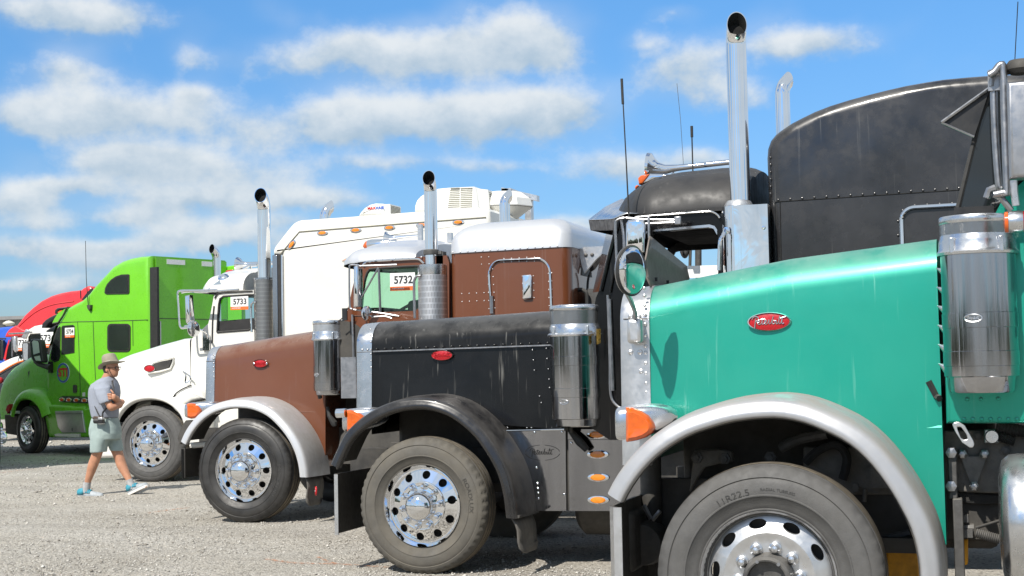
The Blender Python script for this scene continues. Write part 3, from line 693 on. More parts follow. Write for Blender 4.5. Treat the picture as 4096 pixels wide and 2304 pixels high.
def head_lamp(T, front, lens, pod_mat='aluminium', y=.10, width=.30):
    """front: (x0,x1,z0,z1) chrome face; lens: polygon; pod tapering backwards"""
    x0, x1, xt, z0, z1 = front; Y0 = T.Y + y; yc = Y0 + width / 2; rings = []
    for t in (0, .03, .1, .25, .45, .65, .82, .95, 1.0):
        x = x0 + (xt - x0) * t; k = sqrt(max(0.0004, 1 - max(0, (t - .1) / .9) ** 2.6)) if t > .1 else (1.0 if t > .02 else .94)
        zc = (z0 + z1) / 2 + (z1 - z0) * .20 * t; hh = (z1 - z0) / 2 * k; hw = width / 2 * (k * .85 + .15)
        ring = []
        for i in range(28):
            a = 2 * pi * i / 28; cx, cz = cos(a), sin(a); e = .42
            ring.append(V((x, yc + hw * math.copysign(abs(cx) ** e, cx), zc + hh * math.copysign(abs(cz) ** e, cz))))
        rings.append(ring)
    mb = MB(); mb.loft(rings, True, True); o = T.p('headlight', mb, pod_mat, sharp=45)
    Lp = [V((q.x, Y0 - .022, q.z)) for q in lens]; cen = sum(Lp, V()) / len(Lp)
    rim = [[V((q.x, Y0 + .03, q.z)) for q in lens], [V((q.x, Y0 - .012, q.z)) for q in lens], [cen + (V((q.x, Y0 - .026, q.z)) - cen) * .92 for q in lens], [cen + (V((q.x, Y0 - .046, q.z)) - cen) * .72 for q in lens], [cen + (V((q.x, Y0 - .054, q.z)) - cen) * .40 for q in lens]]
    mb = MB(); mb.loft(rim, True, True); T.p('turn_signal', mb, 'amber_lens', o, sharp=30)
    return o

def bumper(T, X, z0, z1, y0, y1, m='chrome', back='frame_black', wrap=.12, th=.012):
    """plate across the nose, its ends bent back; we look at the back of it"""
    pts = [V((X + wrap, y0, 0)), V((X + wrap * .45, y0, 0)), V((X + .03, y0 + .015, 0)), V((X, y0 + .06, 0)), V((X, y1 - .06, 0)), V((X + .03, y1 - .015, 0)), V((X + wrap, y1, 0))]
    inn = [q + V((th, th if q.y < T.Yc else -th, 0)) for q in pts]; inn[0].x = pts[0].x; inn[-1].x = pts[-1].x
    mb = MB(); mb.loft([[q + V((0, 0, z0)) for q in pts], [q + V((0, 0, z1)) for q in pts]], False, False); o = T.p('bumper', mb, m)
    mb = MB(); mb.loft([[q + V((0, 0, z0)) for q in pts], [q + V((0, 0, z0)) for q in inn], [q + V((0, 0, z1)) for q in inn], [q + V((0, 0, z1)) for q in pts]], False, False); T.p('bumper_back', mb, back, o)
    for s_ in (-.39, .39): mb = MB(); mb.box(X + th, X + .06, T.Yc + s_ - .06, T.Yc + s_ + .06, z0 + .1, z1 - .06); T.p('bumper_bracket', mb, back, o)
    return o

def chassis(T, x0, x1, zt=.98, engine=True, rear=True):
    """frame rails, axle, far wheel and the dark mass under the cab"""
    g = T.gz
    mb = MB()
    for s in (-1, 1): mb.box(x0, x1, T.Yc + s * .43 - .04, T.Yc + s * .43 + .04, g + .62, g + .90)
    for xx in (x0 + .3, x0 + 1.6, x1 - .4): mb.box(xx, xx + .12, T.Yc - .388, T.Yc + .388, g + .66, g + .86)
    T.p('frame_rail', mb, 'frame_black')
    mb = MB(); mb.tube([(T.c.x, T.Y + .2, g + .50), (T.c.x, T.Yc - .5, g + .42), (T.c.x, T.Yc + .5, g + .42), (T.c.x, 2 * T.Yc - T.Y - .2, g + .50)], .055, 8); T.p('front_axle', mb, 'frame_black')
    mb = MB(); mb.cbox((T.c.x + .05, T.Y + .62, g + .60), (1.3, .08, .07)); T.p('leaf_spring', mb, 'frame_black')
    for sy in (T.Y, 2 * T.Yc - T.Y): put_wheel(T, 'bare', 'grey_tyre', V((x1 - .7, sy, g + .515)), .4, 0, sy > T.Yc)
    mb = MB(); mb.tube([(x1 - .7, T.Y + .15, g + .515), (x1 - .7, 2 * T.Yc - T.Y - .15, g + .515)], .09, 10); T.p('rear_axle', mb, 'frame_black')
    if engine:
        mb = MB(); mb.box(T.c.x - .55, T.c.x + 1.0, T.Yc - .30, T.Yc + .30, g + .55, g + 1.35); T.p('engine_block', mb, 'frame_black', bevel=.04)

def mudflap(T, top, bot, depth=.4, y=0.0, m='flap_rubber', emblem=False):
    """hangs across the truck behind the wheel; near edge from top to bot"""
    rows = []
    for i in range(7):
        q = top.lerp(bot, i / 6); rows.append([V((q.x + .015 * sin(i), T.Y + y + depth * j / 4, q.z)) for j in range(5)])
    rows[-1][4] += V((0, -.05, .05)); rows[-1][0] += V((0, .02, .012)); rows[-2][4] += V((0, -.006, 0))
    mb = MB(); mb.loft(rows, False, False); o = T.p('mudflap', mb, m, solid=.014)
    return o
# ------------------------------------------------------------------ the five trucks whose wheels fix the ground height
TG = Truck('green_truck', 'metallic green long nosed truck with silver fender arches, nearest the camera', (3073, 2318), 545)
TK = Truck('black_truck', 'black long nosed truck with tall rounded sleeper, between the brown and green trucks', (1687.4, 2023.8), 325)
TB = Truck('brown_truck', 'brown truck with silver roof and silver fender beside the black truck', (973.9, 1882.2), 248.4)
TW = Truck('white_truck', 'cream white truck with tall box sleeper and sloping hood behind the walking man', (600, 1774.7), 182.5)
TL = Truck('lime_truck', 'bright lime green sleeper truck with a round blue and red door logo', (108.7, 1719), 113.7)
HOLD = [(T.c.x, T.Y + .6, T.gz) for T in (TG, TK, TB, TW, TL)] + [(T.c.x + 3, T.Y + .8, T.gz) for T in (TG, TK, TB, TW, TL)]

# ------------------------------------------------------------------ ground: one gently uneven gravel sheet out to the horizon
def ground_z(x, y, fine=True):
    w = s = 0.0
    for hx, hy, hz in HOLD:
        d2 = (x - hx) ** 2 + (y - hy) ** 2; k = 1 / (d2 + .6) ** 1.5; w += k; s += k * hz
    far = max(0.0, 1 - max(0, sqrt((x + 5) ** 2 + (y - 14) ** 2) - 16) / 30)
    z = s / w * far * far * (3 - 2 * far)
    if fine:
        d = min((x - hx) ** 2 + (y - hy) ** 2 for hx, hy, hz in HOLD[:5]); a = min(1, d / 3.0)
        z += a * (.012 * sin(x * 2.1 + .6 * y) + .010 * sin(y * 2.7 - .8 * x) + .006 * sin(x * 5.3 + 1) * sin(y * 4.9))
    return z
def axis_vals(a, c, step, far):
    v = list(np.arange(a, c + step / 2, step)); g = step; x = a; lo = []
    while x > -far: g *= 1.35; x -= g; lo.append(x)
    g = step; x = c; hi = []
    while x < far: g *= 1.35; x += g; hi.append(x)
    return lo[::-1] + v + hi
xs = axis_vals(-24, 8, .2, 2500); ys = axis_vals(3, 34, .2, 2500)
mb = MB(); nx, ny = len(xs), len(ys)
mb.v = [V((x, y, ground_z(x, y))) for y in ys for x in xs]
mb.f = [[j * nx + i, j * nx + i + 1, (j + 1) * nx + i + 1, (j + 1) * nx + i] for j in range(ny - 1) for i in range(nx - 1)]
gm = bpy.data.materials.new('gravel_ground'); gm.use_nodes = True; q = NB(gm.node_tree); bs = gm.node_tree.nodes['Principled BSDF']
t = q.n('ShaderNodeTexCoord').outputs['Object']
na = q.noise(t, .55, 6, .6); nb = q.noise(t, 3.2, 6, .65); nc = q.noise(t, 46, 4, .7)
vo = q.n('ShaderNodeTexVoronoi', feature='F1'); q.put(vo.inputs['Vector'], t); vo.inputs['Scale'].default_value = 55
vo2 = q.n('ShaderNodeTexVoronoi', feature='F1'); q.put(vo2.inputs['Vector'], t); vo2.inputs['Scale'].default_value = 22
c = q.mix(q.mapr(na, .35, .65), (.40, .368, .315, 1), (.465, .438, .39, 1))
c = q.mix(q.m('MULTIPLY', q.mapr(nb, .42, .68), .55), c, (.48, .44, .37, 1))
trk = q.noise(q.mapping(t, (.16, 1.5, 1)), 1.0, 3, .55, .6)
c = q.mix(q.mapr(trk, .50, .62, 0, .30), c, (.27, .245, .21, 1)); c = q.mix(q.mapr(trk, .30, .42, .28, 0), c, (.47, .44, .385, 1))
sepc = q.n('ShaderNodeSeparateXYZ'); q.put(sepc.inputs[0], vo.outputs['Color'])
c = q.mix(q.mapr(sepc.outputs[0], .55, 1.0, 0, .55), c, (.60, .575, .525, 1))
c = q.mix(q.mapr(sepc.outputs[1], .68, 1.0, 0, .75), c, (.13, .12, .105, 1))
c = q.mix(q.mapr(nc, .50, .75, 0, .5), c, (.26, .24, .205, 1))
q.put(bs.inputs['Base Color'], c); bs.inputs['Roughness'].default_value = .92; bs.inputs['Specular IOR Level'].default_value = .25
bn = q.n('ShaderNodeBump'); bn.inputs['Strength'].default_value = .9; bn.inputs['Distance'].default_value = .018
hgt = q.m('ADD', q.m('MULTIPLY', q.m('SUBTRACT', 1.0, vo.outputs['Distance']), .8), q.m('ADD', q.m('MULTIPLY', q.m('SUBTRACT', 1.0, vo2.outputs['Distance']), .6), q.m('MULTIPLY', nc, 1.2)))
q.put(bn.inputs['Height'], hgt); q.put(bs.inputs['Normal'], bn.outputs[0])
mb.build('ground', gm, kind='structure', sharp=180)

# loose stones in the part of the lot that can be seen
def stones():
    n = 30000; base = np.array([(1, 0, 0), (-1, 0, 0), (0, 1, 0), (0, -1, 0), (0, 0, 1), (0, 0, -.4)], float)
    tri = np.array([(0, 2, 4), (2, 1, 4), (1, 3, 4), (3, 0, 4), (2, 0, 5), (1, 2, 5), (3, 1, 5), (0, 3, 5)])
    vs, fs = [], []; k = 0; cnt = 0
    while cnt < n:
        u = rng.uniform(-100, 2650); v_ = rng.uniform(1740, 2400)
        p = PZ((u, v_), 0)
        if not (-26 < p.x < 6 and 6 < p.y < 32): continue
        s = .005 + .011 * rng.random() ** 3
        if rng.random() < .02: s *= 1.9
        s *= max(1, p.length / 16)
        a = rng.random() * 6.28; sc = np.array([1, .6 + .4 * rng.random(), .45 + .3 * rng.random()]) * s
        b_ = base * (0.75 + .5 * rng.random((6, 1))) * sc
        R_ = np.array([[cos(a), -sin(a), 0], [sin(a), cos(a), 0], [0, 0, 1]])
        b_ = b_ @ R_.T + np.array([p.x, p.y, ground_z(p.x, p.y, False) + .002 + s * .12])
        vs.append(b_); fs.append(tri + k); k += 6; cnt += 1
    vs = np.concatenate(vs); fs = np.concatenate(fs)
    me = bpy.data.meshes.new('gravel'); me.vertices.add(len(vs)); me.vertices.foreach_set('co', vs.ravel().astype(np.float32))
    me.loops.add(len(fs) * 3); me.loops.foreach_set('vertex_index', fs.ravel().astype(np.int32))
    me.polygons.add(len(fs)); me.polygons.foreach_set('loop_start', np.arange(0, len(fs) * 3, 3, dtype=np.int32)); me.update(calc_edges=True); me.validate()
    sm = bpy.data.materials.new('stones'); sm.use_nodes = True; q = NB(sm.node_tree); bs = sm.node_tree.nodes['Principled BSDF']
    r_ = q.n('ShaderNodeNewGeometry').outputs['Random Per Island']
    q.put(bs.inputs['Base Color'], q.mix(q.mapr(r_, 0, 1, 0, 1, False), (.20, .18, .15, 1), (.60, .575, .525, 1))); bs.inputs['Roughness'].default_value = .9
    me.materials.append(sm); o = bpy.data.objects.new('gravel', me); COL.objects.link(o)
    tag(o, 'small loose grey and tan stones strewn over the lot', None, None, 'stuff'); return o
stones()

# faded orange spray lines on the gravel
om = bpy.data.materials.new('faded_spray'); om.use_nodes = True; q = NB(om.node_tree); bs = om.node_tree.nodes['Principled BSDF']
t = q.n('ShaderNodeTexCoord').outputs['Object']; bs.inputs['Base Color'].default_value = (.62, .27, .13, 1); bs.inputs['Roughness'].default_value = .9
uvn = q.n('ShaderNodeSeparateXYZ'); q.put(uvn.inputs[0], q.n('ShaderNodeTexCoord').outputs['UV'])
edge = q.mapr(q.m('ABSOLUTE', q.m('SUBTRACT', uvn.outputs[1], .5)), .12, .5, 1, 0)
q.put(bs.inputs['Alpha'], q.m('MULTIPLY', q.m('MULTIPLY', q.mapr(q.noise(t, 24, 5, .7), .44, .66), edge), .75))
for pts, wd in (([(1065, 2236), (1180, 2246), (1330, 2246), (1480, 2252), (1575, 2256)], .10), ([(1270, 2222), (1330, 2242), (1420, 2250)], .05), ([(590, 2066), (660, 2056), (760, 2046)], .08), ([(0, 1905), (120, 1896), (230, 1886), (330, 1872)], .10)):
    P_ = resample(catmull([PZ(p, 0) for p in pts], 6), 24); mb = MB(); vs = []; fs = []; us = []
    for i, p in enumerate(P_):
        d = (P_[min(i + 1, 23)] - P_[max(0, i - 1)]).normalized(); s_ = V((-d.y, d.x, 0)) * wd * .5
        for j, e in enumerate((p - s_, p + s_)): vs.append((e.x, e.y, ground_z(e.x, e.y) + .006))
        if i: fs.append((2 * i - 2, 2 * i, 2 * i + 1, 2 * i - 1)); us.append((((i - 1) / 23, 0), (i / 23, 0), (i / 23, 1), ((i - 1) / 23, 1)))
    mb.add(vs, fs, us); mb.build('spray_line', om, kind='structure')
# ------------------------------------------------------------------ GREEN TRUCK (nearest)
cF = lambda x, y: (x, y)
T = TG
put_wheel(T, 'bare', 'grey_tyre', T.c, radians(6))
put_wheel(T, 'bare', 'grey_tyre', V((T.c.x, 2 * T.Yc - T.Y, T.c.z)), 1.0, 0, True)
EDGE = [(2482, 2007), (2511, 1952), (2558, 1886), (2616, 1824), (2682, 1774), (2760, 1731), (2838, 1704), (2915, 1682), (2993, 1670), (3055, 1665), (3125, 1666), (3222, 1686), (3344, 1738), (3414, 1781), (3476, 1838), (3531, 1905), (3581, 1979), (3616, 2042), (3647, 2104), (3670, 2174), (3686, 2262), (3690, 2360)]
E, fo = fender(T, 'fender', 'alloy_fender', cF, EDGE, -.04, .47, liner='frame_black')
dF, dR = .52, .42
X0, X1 = T.pt(k7, 256, 500, dF).x, T.pt(k7, 1450, 400, dR).x
cen = V((T.c.x, 0, T.c.z - .02)); bot = []
for e in E:
    d = (V((e.x, 0, e.z)) - cen).normalized(); bot.append((e.x + d.x * .08, e.z + d.z * .08))
bot = [q for q in bot if q[1] > T.pt(k7, 1487, 1320, dR).z]
bot = [(X0 - .01, T.pt(k7, 262, 985, dF).z)] + [q for q in bot if q[0] > X0 + .02] 
bot.append((X1 + .01, T.pt(k7, 1487, 1320, dR).z))
hd = hood(T, 'green_paint', X0, X1, [(X0, T.pt(k7, 258, 238, .72).z), ((X0 + X1) / 2, T.pt(k7, 845, 124, .68).z), (X1, T.pt(k7, 1435, 42, .62).z)], [(X0, T.Y + dF), (X1, T.Y + dR)], bot, rc=(.20, .17), crown=.02, hx=70)
mb = MB(); a, c = T.pt(k7, 1205, 838, .44), T.pt(k7, 1462, 832, .42)
mb.prism([a + V((0, -.002, -.012)), a + V((0, -.02, -.004)), a + V((0, -.016, .008)), a + V((0, .004, .014))], c - a); T.p('hood_ledge', mb, 'green_paint', hd)
sh = shell(T, T.pt(k7, 142, 700, dF).x, X0 + .004, T.pt(k7, 165, 250, .72).z, T.pt(k7, 256, 234, .72).z, T.Y + dF, T.Y + dF, T.pt(k7, 165, 990, dF).z, crown=.02, m='bare_alloy')
rivets(T, [T.pt(k7, 234 + (y - 260) * .022, y, dF - .015) for y in (262, 292, 333, 370, 410, 455, 500, 527, 570, 612, 653, 690, 735)], .011, parent=sh, m='bare_alloy')
rivets(T, [T.pt(k7, x, y, dF - .015) for x, y in ((178, 377), (210, 377), (178, 525), (217, 525), (222, 604))], .015, parent=sh, m='bare_alloy', name='shell_bolts')
mb = MB(); a, c = T.pt(k7, 148, 388, dF - .013), T.pt(k7, 246, 386, dF - .013); mb.tube([a, c], .003, 5); T.p('shell_seam', mb, 'grey_metal', sh)
# mirror on its stalk
m0 = T.pt(k7, 200, 438, dF - .05); mb = MB(); mb.cbox(m0, (.075, .10, .125)); ped = T.p('mirror_pedestal', mb, 'bare_alloy', bevel=.02, bseg=3)
mt = T.pt(k7, 183, 188, dF - .43); mc = mt
mb = MB(); mb.tube([m0 + V((0, -.02, .05)), T.pt(k7, 196, 360, dF - .14), T.pt(k7, 178, 310, dF - .30), mt + V((-.03, .0, -.09)), mt + V((-.03, 0, 0))], .012, 8, True, 5); T.p('mirror_arm', mb, 'steel_tube', ped)
nrm = V((.93, -.36, -.05)).normalized(); R_ = .118; mb = MB(); u = V((0, 0, 1)); u = (u - nrm * u.dot(nrm)).normalized(); w = nrm.cross(u)
def circ(r, l): return [mt + nrm * l + u * (r * cos(2 * pi * k / 40)) + w * (r * sin(2 * pi * k / 40)) for k in range(40)]
mb.loft([circ(.02, -.05), circ(.07, -.045), circ(R_ * .97, -.02), circ(R_, 0), circ(R_ * .985, .006), circ(R_ * .95, .004)], True, True); mh = T.p('mirror_head', mb, 'steel_tube', ped)
mb = MB(); mb.loft([circ(R_ * .95 * sin(a_ * pi / 2), .004 + .022 * cos(a_ * pi / 2)) for a_ in (1, .85, .7, .5, .3, .12, .01)], True, True); T.p('mirror_glass', mb, 'mirror_chrome', mh)
mb = MB(); mb.loft([circ(R_ * 1.005, -.012), circ(R_ * 1.03, .002), circ(R_ * .97, .007)], True, False); T.p('mirror_rim', mb, 'rubber_black', mh)
# badge, latches
badge(T, T.pt(k7, 750, 399, (dF + dR) / 2 - .012), .105, .045)
mb = MB(); a, c = T.pt(k7, 1407, 645, dR - .01), T.pt(k7, 1440, 708, dR - .01); d = (c - a)
mb.tube([a, a + d * .5, c, c + d * .12 + V((.01, -.03, 0))], .016, 6); T.p('hood_strap_catch', mb, 'black_plastic')
# bug deflector along the nose
mb = MB(); zb_ = T.pt(k7, 247, 236, .72).z; xb = X0 - .02; rows = []
for i in range(15):
    t_ = i / 14; y = T.Y + dF + .10 + (2 * (T.Yc - T.Y) - 2 * dF - .20) * t_; hgt_ = .245 * min(1, 1.0 - .45 * t_) * (.55 if i in (0, 14) else 1)
    rows.append([V((xb + .01, y, zb_ - .03)), V((xb - .01, y, zb_ + .02)), V((xb - .02, y, zb_ + hgt_ * .6)), V((xb - .005, y, zb_ + hgt_))])
mb.loft(rows, False, False); bd = T.p('bug_deflector', mb, 'smoke_acrylic', solid=.006)
mb = MB()
for f_ in (.12, .38, .62, .88): y = T.Y + dF + .1 + (2 * (T.Yc - T.Y) - 2 * dF - .2) * f_; mb.cbox((xb + .012, y, zb_ + .015), (.014, .010, .02))
T.p('deflector_clips', mb, 'black_plastic', bd, kind='stuff')
# headlight with turn signal
fx = (T.pt(k7, 114, 800, .10).x, 0, T.pt(k7, 345, 800, .10).x, T.pt(k7, 130, 893, .10).z, T.pt(k7, 130, 752, .10).z)
head_lamp(T, (fx[0], 0, fx[2], fx[3], fx[4]), T.pl(k7, [(156, 752), (178, 753), (215, 766), (248, 788), (268, 818), (273, 838), (264, 858), (236, 878), (200, 890), (160, 897), (157, 890)], .07), y=.09)
# bumper end
bumper(T, T.pt(k7, 84, 1300, -.02).x, T.gz + .26, T.pt(k7, 95, 1165, -.02).z, T.Y - .03, 2 * T.Yc - T.Y + .03, wrap=.07, th=.015, m='bare_alloy')
mb = MB(); mb.cbox(T.pt(k7, 190, 1290, .55), (.10, .4, .30)); T.p('bumper_mount', mb, 'frame_black', bevel=.03)
for (a_, b_) in (((232, 1155), (262, 1215)), ((300, 1180), (268, 1218))):
    mb = MB(); mb.tube([T.pt(k7, *a_, .5), T.pt(k7, *b_, .5)], .012, 6); T.p('tie_rod', mb, 'steel_tube')
mb = MB(); mb.lathe([(.05, -.18), (.055, -.16), (.055, .16), (.04, .2)], T.pt(k7, 262, 1080, .68), 'z', 16, caps=True); T.p('shock_absorber', mb, 'frame_black')
mb = MB(); mb.lathe([(.001, -.12), (.10, -.11), (.115, 0), (.10, .11), (.001, .12)], T.pt(k7, 240, 1310, .6), 'y', 20); T.p('spring_eye', mb, 'frame_black')
# air cleaner
ac = T.pt(k8, 500, 683, .27)
top_ = P((3926, 866), T.Y + .27); rA = .162
acx = P((3927, 1480), T.Y + .27).x
air_cleaner(T, (acx, T.Y + .27, P((3918, 1507), T.Y + .27).z), rA, top_.z - P((3918, 1507), T.Y + .27).z, .105, .030, bands=(.43, .14), emblem=(-1.75, .26, .037))
# chrome cowl lamps: small visored cones in a row
for yy in (262, 335, 407, 481, 556, 630):
    a = T.pt(k8, 375, yy + 22, .36); tip = T.pt(k8, 331 + (yy - 262) * .022, yy - 10, .36); rings = []
    for t_ in (0, .25, .5, .75, .95, 1.0):
        p = a.lerp(V((tip.x, tip.y, tip.z - .012)), t_); r_ = .036 * (1 - t_) ** .8 + .001
        rings.append([V((p.x, p.y + r_ * .8 * cos(2 * pi * k / 14), p.z + r_ * (1.0 if sin(2 * pi * k / 14) < 0 else .55) * sin(2 * pi * k / 14) * (1.25 - .5 * t_))) for k in range(14)])
    mb = MB(); mb.loft(rings, True, True); T.p('cowl_lamp', mb, 'aluminium')
# cab and cowl
yc_ = .33; cab = T.pl(k8, [(352, 120), (372, 862), (1700, 862), (1700, -60), (640, -60)], yc_)
mb = MB(); mb.pillow(cab, T.Y + yc_, 2 * T.Yc - T.Y - yc_, .02); cb = T.p('cab', mb, 'green_paint')
rivets(T, [T.pt(k8, x, 845, yc_ - .002) for x in range(440, 700, 34)] + [T.pt(k8, x, y, yc_ - .002) for x, y in ((392, 730), (418, 728), (452, 768), (505, 768), (572, 766), (470, 725), (535, 722))], .010, parent=cb, m='green_paint')
up_ = T.pl(c13, [(478, 1345), (655, 600), (762, 318), (900, 262), (2500, 200), (2500, 1345)], .24)
mb = MB(); mb.pillow(up_, T.Y + .24, 2 * T.Yc - T.Y - .24, .015); T.p('upper_cab', mb, 'cab_dark', cb)
gp = T.pl(c13, [(487, 1338), (660, 615), (770, 345), (1900, 300), (1900, 1300), (860, 1240), (800, 1310)], .232)
mb = MB(); mb.prism(gp, (0, .004, 0)); T.p('side_window', mb, 'dark_glass', cb, flat=True)
mb = MB(); mb.tube(T.pl(c13, [(480, 1342), (648, 640), (665, 575), (765, 320)], .23), .012, 6); T.p('window_seal', mb, 'rubber_black', cb)
mb = MB(); mb.prism(T.pl(c13, [(855, 1240), (925, 1180), (1035, 1080), (1600, 1080), (1600, 1350), (800, 1350)], .215), (0, .012, 0)); T.p('door_panel', mb, 'green_paint', cb)
# visor corner
A_, B_, C_ = T.pt(c13, 752, 318, .20), T.pt(c13, 353, 604, .20), T.pt(c13, 622, 722, .20)
mb = MB(); off = V((0, .10, .0)); mb.loft([[A_, B_, C_], [A_ + V((0, .05, -.004)), B_ + V((.012, .05, -.006)), C_ + V((0, .05, .004))], [A_ + off, B_.lerp(A_, .12) + off, C_.lerp(A_, .1) + off]], True, True)
mb.add([A_ + V((0, -.008, .006)), B_ + V((-.004, -.008, .004)), B_ + V((0, -.006, -.008)), A_ + V((0, -.006, -.010))], [(0, 1, 2, 3)])
T.p('sun_visor', mb, 'black_plastic', cb, flat=True)
mb = MB(); mb.tube([A_ + V((0, -.012, .0)), B_ + V((0, -.012, 0))], .008, 6); mb.tube([B_ + V((0, -.012, 0)), C_ + V((0, -.012, 0))], .005, 6); T.p('visor_lip', mb, 'steel_tube', cb)
# big mirror bracket at the cab
mb = MB(); mb.tube(T.pl(c13, [(745, 210), (790, 180), (838, 125), (862, 170), (875, 600), (893, 1150), (870, 1180), (785, 1200)], -.02), .0165, 10, True, 6); mbk = T.p('mirror_bracket', mb, 'steel_tube')
mb = MB(); mb.tube(T.pl(c13, [(785, 290), (792, 600), (825, 1090), (850, 1150)], .04), .0165, 10, True, 5); T.p('bracket_tube', mb, 'steel_tube', mbk)
mb = MB(); mb.tube(T.pl(c13, [(740, 205), (800, 200), (960, 180), (1100, 190)], .02), .010, 8); mb.tube(T.pl(c13, [(770, 165), (765, 300)], .02), .013, 8); mb.cbox(T.pt(c13, 785, 255, .03), (.05, .03, .09)); T.p('bracket_arm', mb, 'steel_tube', mbk)
mb = MB(); mb.tube(T.pl(c13, [(790, 1195), (850, 1230), (930, 1330)], .0), .014, 8); mb.tube(T.pl(c13, [(725, 1225), (745, 1160), (800, 1140)], .0), .016, 7); T.p('lower_arm', mb, 'steel_tube', mbk)
mb = MB(); mb.pillow(T.pl(c13, [(890, 262), (1300, 225), (1330, 1040), (915, 1062)], -.10), T.Y - .10, T.Y + .02, .02); T.p('mirror_case', mb, 'mirror_back', mbk)
mb = MB(); mb.lathe([(.001, .03), (.05, .028), (.062, .012), (.062, -.012), (.045, -.03), (.001, -.03)], T.pt(c13, 1010, 140, .0), 'z', 20); mb.tube(T.pl(c13, [(880, 190), (940, 185), (1010, 190)], .0), .008, 6); T.p('mirror_mount', mb, 'frame_black', mbk)
mb = MB(); mb.tube(T.pl(c13, [(950, 1080), (955, 1180), (970, 1290)], -.06), .016, 8); T.p('lamp_strap', mb, 'bare_alloy', mbk)
lc = T.pt(c12, 2490, 225, -.05); lamp = MB(); lamp.lathe([(.001, -.03), (.045, -.03), (.048, -.018), (.048, .018), (.045, .03), (.001, .03)], lc, 'x', 24); lo = T.p('side_lamp', lamp, 'aluminium', mbk)
mb = MB(); mb.lathe([(.046, -.031), (.044, -.045), (.02, -.05), (.001, -.05)], lc, 'x', 24); T.p('amber_lens', mb, 'amber_lens', lo)
mb = MB(); mb.lathe([(.046, .031), (.044, .045), (.02, .05), (.001, .05)], lc, 'x', 24); T.p('red_lens', mb, 'red_lens', lo)
mb = MB(); mb.tube([T.pt(c13, 958, 110, .1), T.pt(c13, 968, -80, .1), T.pt(c13, 985, -400, .1)], .0022, 5); T.p('whip_antenna', mb, 'black_plastic')
mb = MB(); mb.cbox(T.pt(c13, 620, 1325, .18), (.17, .02, .03)); mb.tube(T.pl(c13, [(500, 1365), (545, 1305), (575, 1350)], .18), .006, 5); T.p('wiper_cowl', mb, 'black_plastic', cb)
# what shows under the cab
chassis(T, T.c.x - .72, T.c.x + 5, engine=True)
mb = MB(); mb.prism(T.pl(c11, [(1745, 60), (2700, 40), (2700, 690), (2300, 705), (1900, 690), (1880, 640), (1745, 640)], .66), (0, .05, 0)); fr = T.p('cast_frame_plate', mb, 'cast_grey', bevel=.008)
mb = MB(); mb.prism(T.pl(c11, [(1900, 245), (1985, 250), (2000, 320), (2110, 320), (2130, 250), (2205, 250), (2195, 340), (2110, 580), (2095, 665), (2040, 665), (2010, 580), (1910, 320)], .62), (0, .035, 0)); br = T.p('triangle_bracket', mb, 'cast_grey', fr, bevel=.006)
for x_, y_ in ((1940, 297), (2170, 297), (2062, 628)):
    mb = MB(); mb.lathe([(.022, .0), (.022, -.014), (.014, -.018), (.014, -.034), (.0005, -.036)], T.pt(c11, x_, y_, .615), 'y', 6); T.p('bracket_bolt', mb, 'steel_tube', br, flat=True)
for x_, y_ in ((2390, 262), (2100, 104)):
    mb = MB(); mb.lathe([(.024, .0), (.024, -.012), (.013, -.014), (.013, -.03), (.0005, -.03)], T.pt(c11, x_, y_, .655), 'y', 6); T.p('frame_bolt', mb, 'grey_metal', fr, flat=True)
mb = MB(); mb.box(T.pt(c11, 1778, 0, .56).x, T.pt(c11, 1868, 0, .56).x, T.Y + .54, T.Y + .60, T.pt(c11, 1800, 760, .56).z, T.pt(c11, 1800, 235, .56).z); ps = T.p('hanger_post', mb, 'grey_metal', bevel=.006)
mb = MB(); mb.box(T.pt(c11, 1812, 0, .55).x, T.pt(c11, 1915, 0, .55).x, T.Y + .52, T.Y + .60, T.gz + .25, T.pt(c11, 1800, 752, .55).z); T.p('lower_post', mb, 'grey_metal', ps, bevel=.006)
for y_ in (285, 630):
    mb = MB(); mb.lathe([(.026, 0), (.026, -.014), (.014, -.016), (.0005, -.017)], T.pt(c11, 1826, y_, .535), 'y', 6); T.p('post_bolt', mb, 'steel_tube', ps, flat=True)
mb = MB(); mb.prism(T.pl(c11, [(2165, 42), (2320, 42), (2320, 188), (2165, 188)], .60), (0, .012, 0)); so = T.p('socket_plate', mb, 'bare_alloy', bevel=.006)
mb = MB(); mb.lathe([(.032, 0), (.032, -.03), (.028, -.036), (.0005, -.036)], T.pt(c11, 2245, 118, .60), 'y', 24); T.p('socket_cap', mb, 'aluminium', so)
mb = MB(); mb.wall(T.pl(c11, [(1830, -25), (1900, -40), (1965, 0), (2065, 180), (2060, 225), (2030, 240), (1940, 180), (1870, 70)], .36), T.pl(c11, [(1880, 15), (1930, 20), (1985, 100), (1995, 140), (1960, 150), (1925, 130)], .36), T.Y + .33, T.Y + .36, 36); T.p('hood_latch_lever', mb, 'bare_alloy', bevel=.004)
mb = MB()
for i in range(6): mb.tube([T.pt(c11, 1900, 700 + 14 * i, .7), T.pt(c11, 2150, 745 + 10 * i, .7), T.pt(c11, 2500, 735 + 8 * i, .7)], .012, 6)
T.p('air_hoses', mb, 'rubber_black')
for k_, (a_, b_, r_) in enumerate((((2290, 10), (2700, 90), .030), ((2260, 100), (2480, 170), .024), ((2080, 1110), (2330, 1180), .024), ((2080, 1060), (2330, 985), .008))):
    pts = line(T.pt(c11, *a_, .6), T.pt(c11, *b_, .6), 26); mb = MB(); mb.tube(pts, [r_ * (1 if i % 2 else .86) for i in range(26)], 10); T.p('corrugated_hose', mb, 'rubber_black' if k_ != 2 else 'grey_metal')
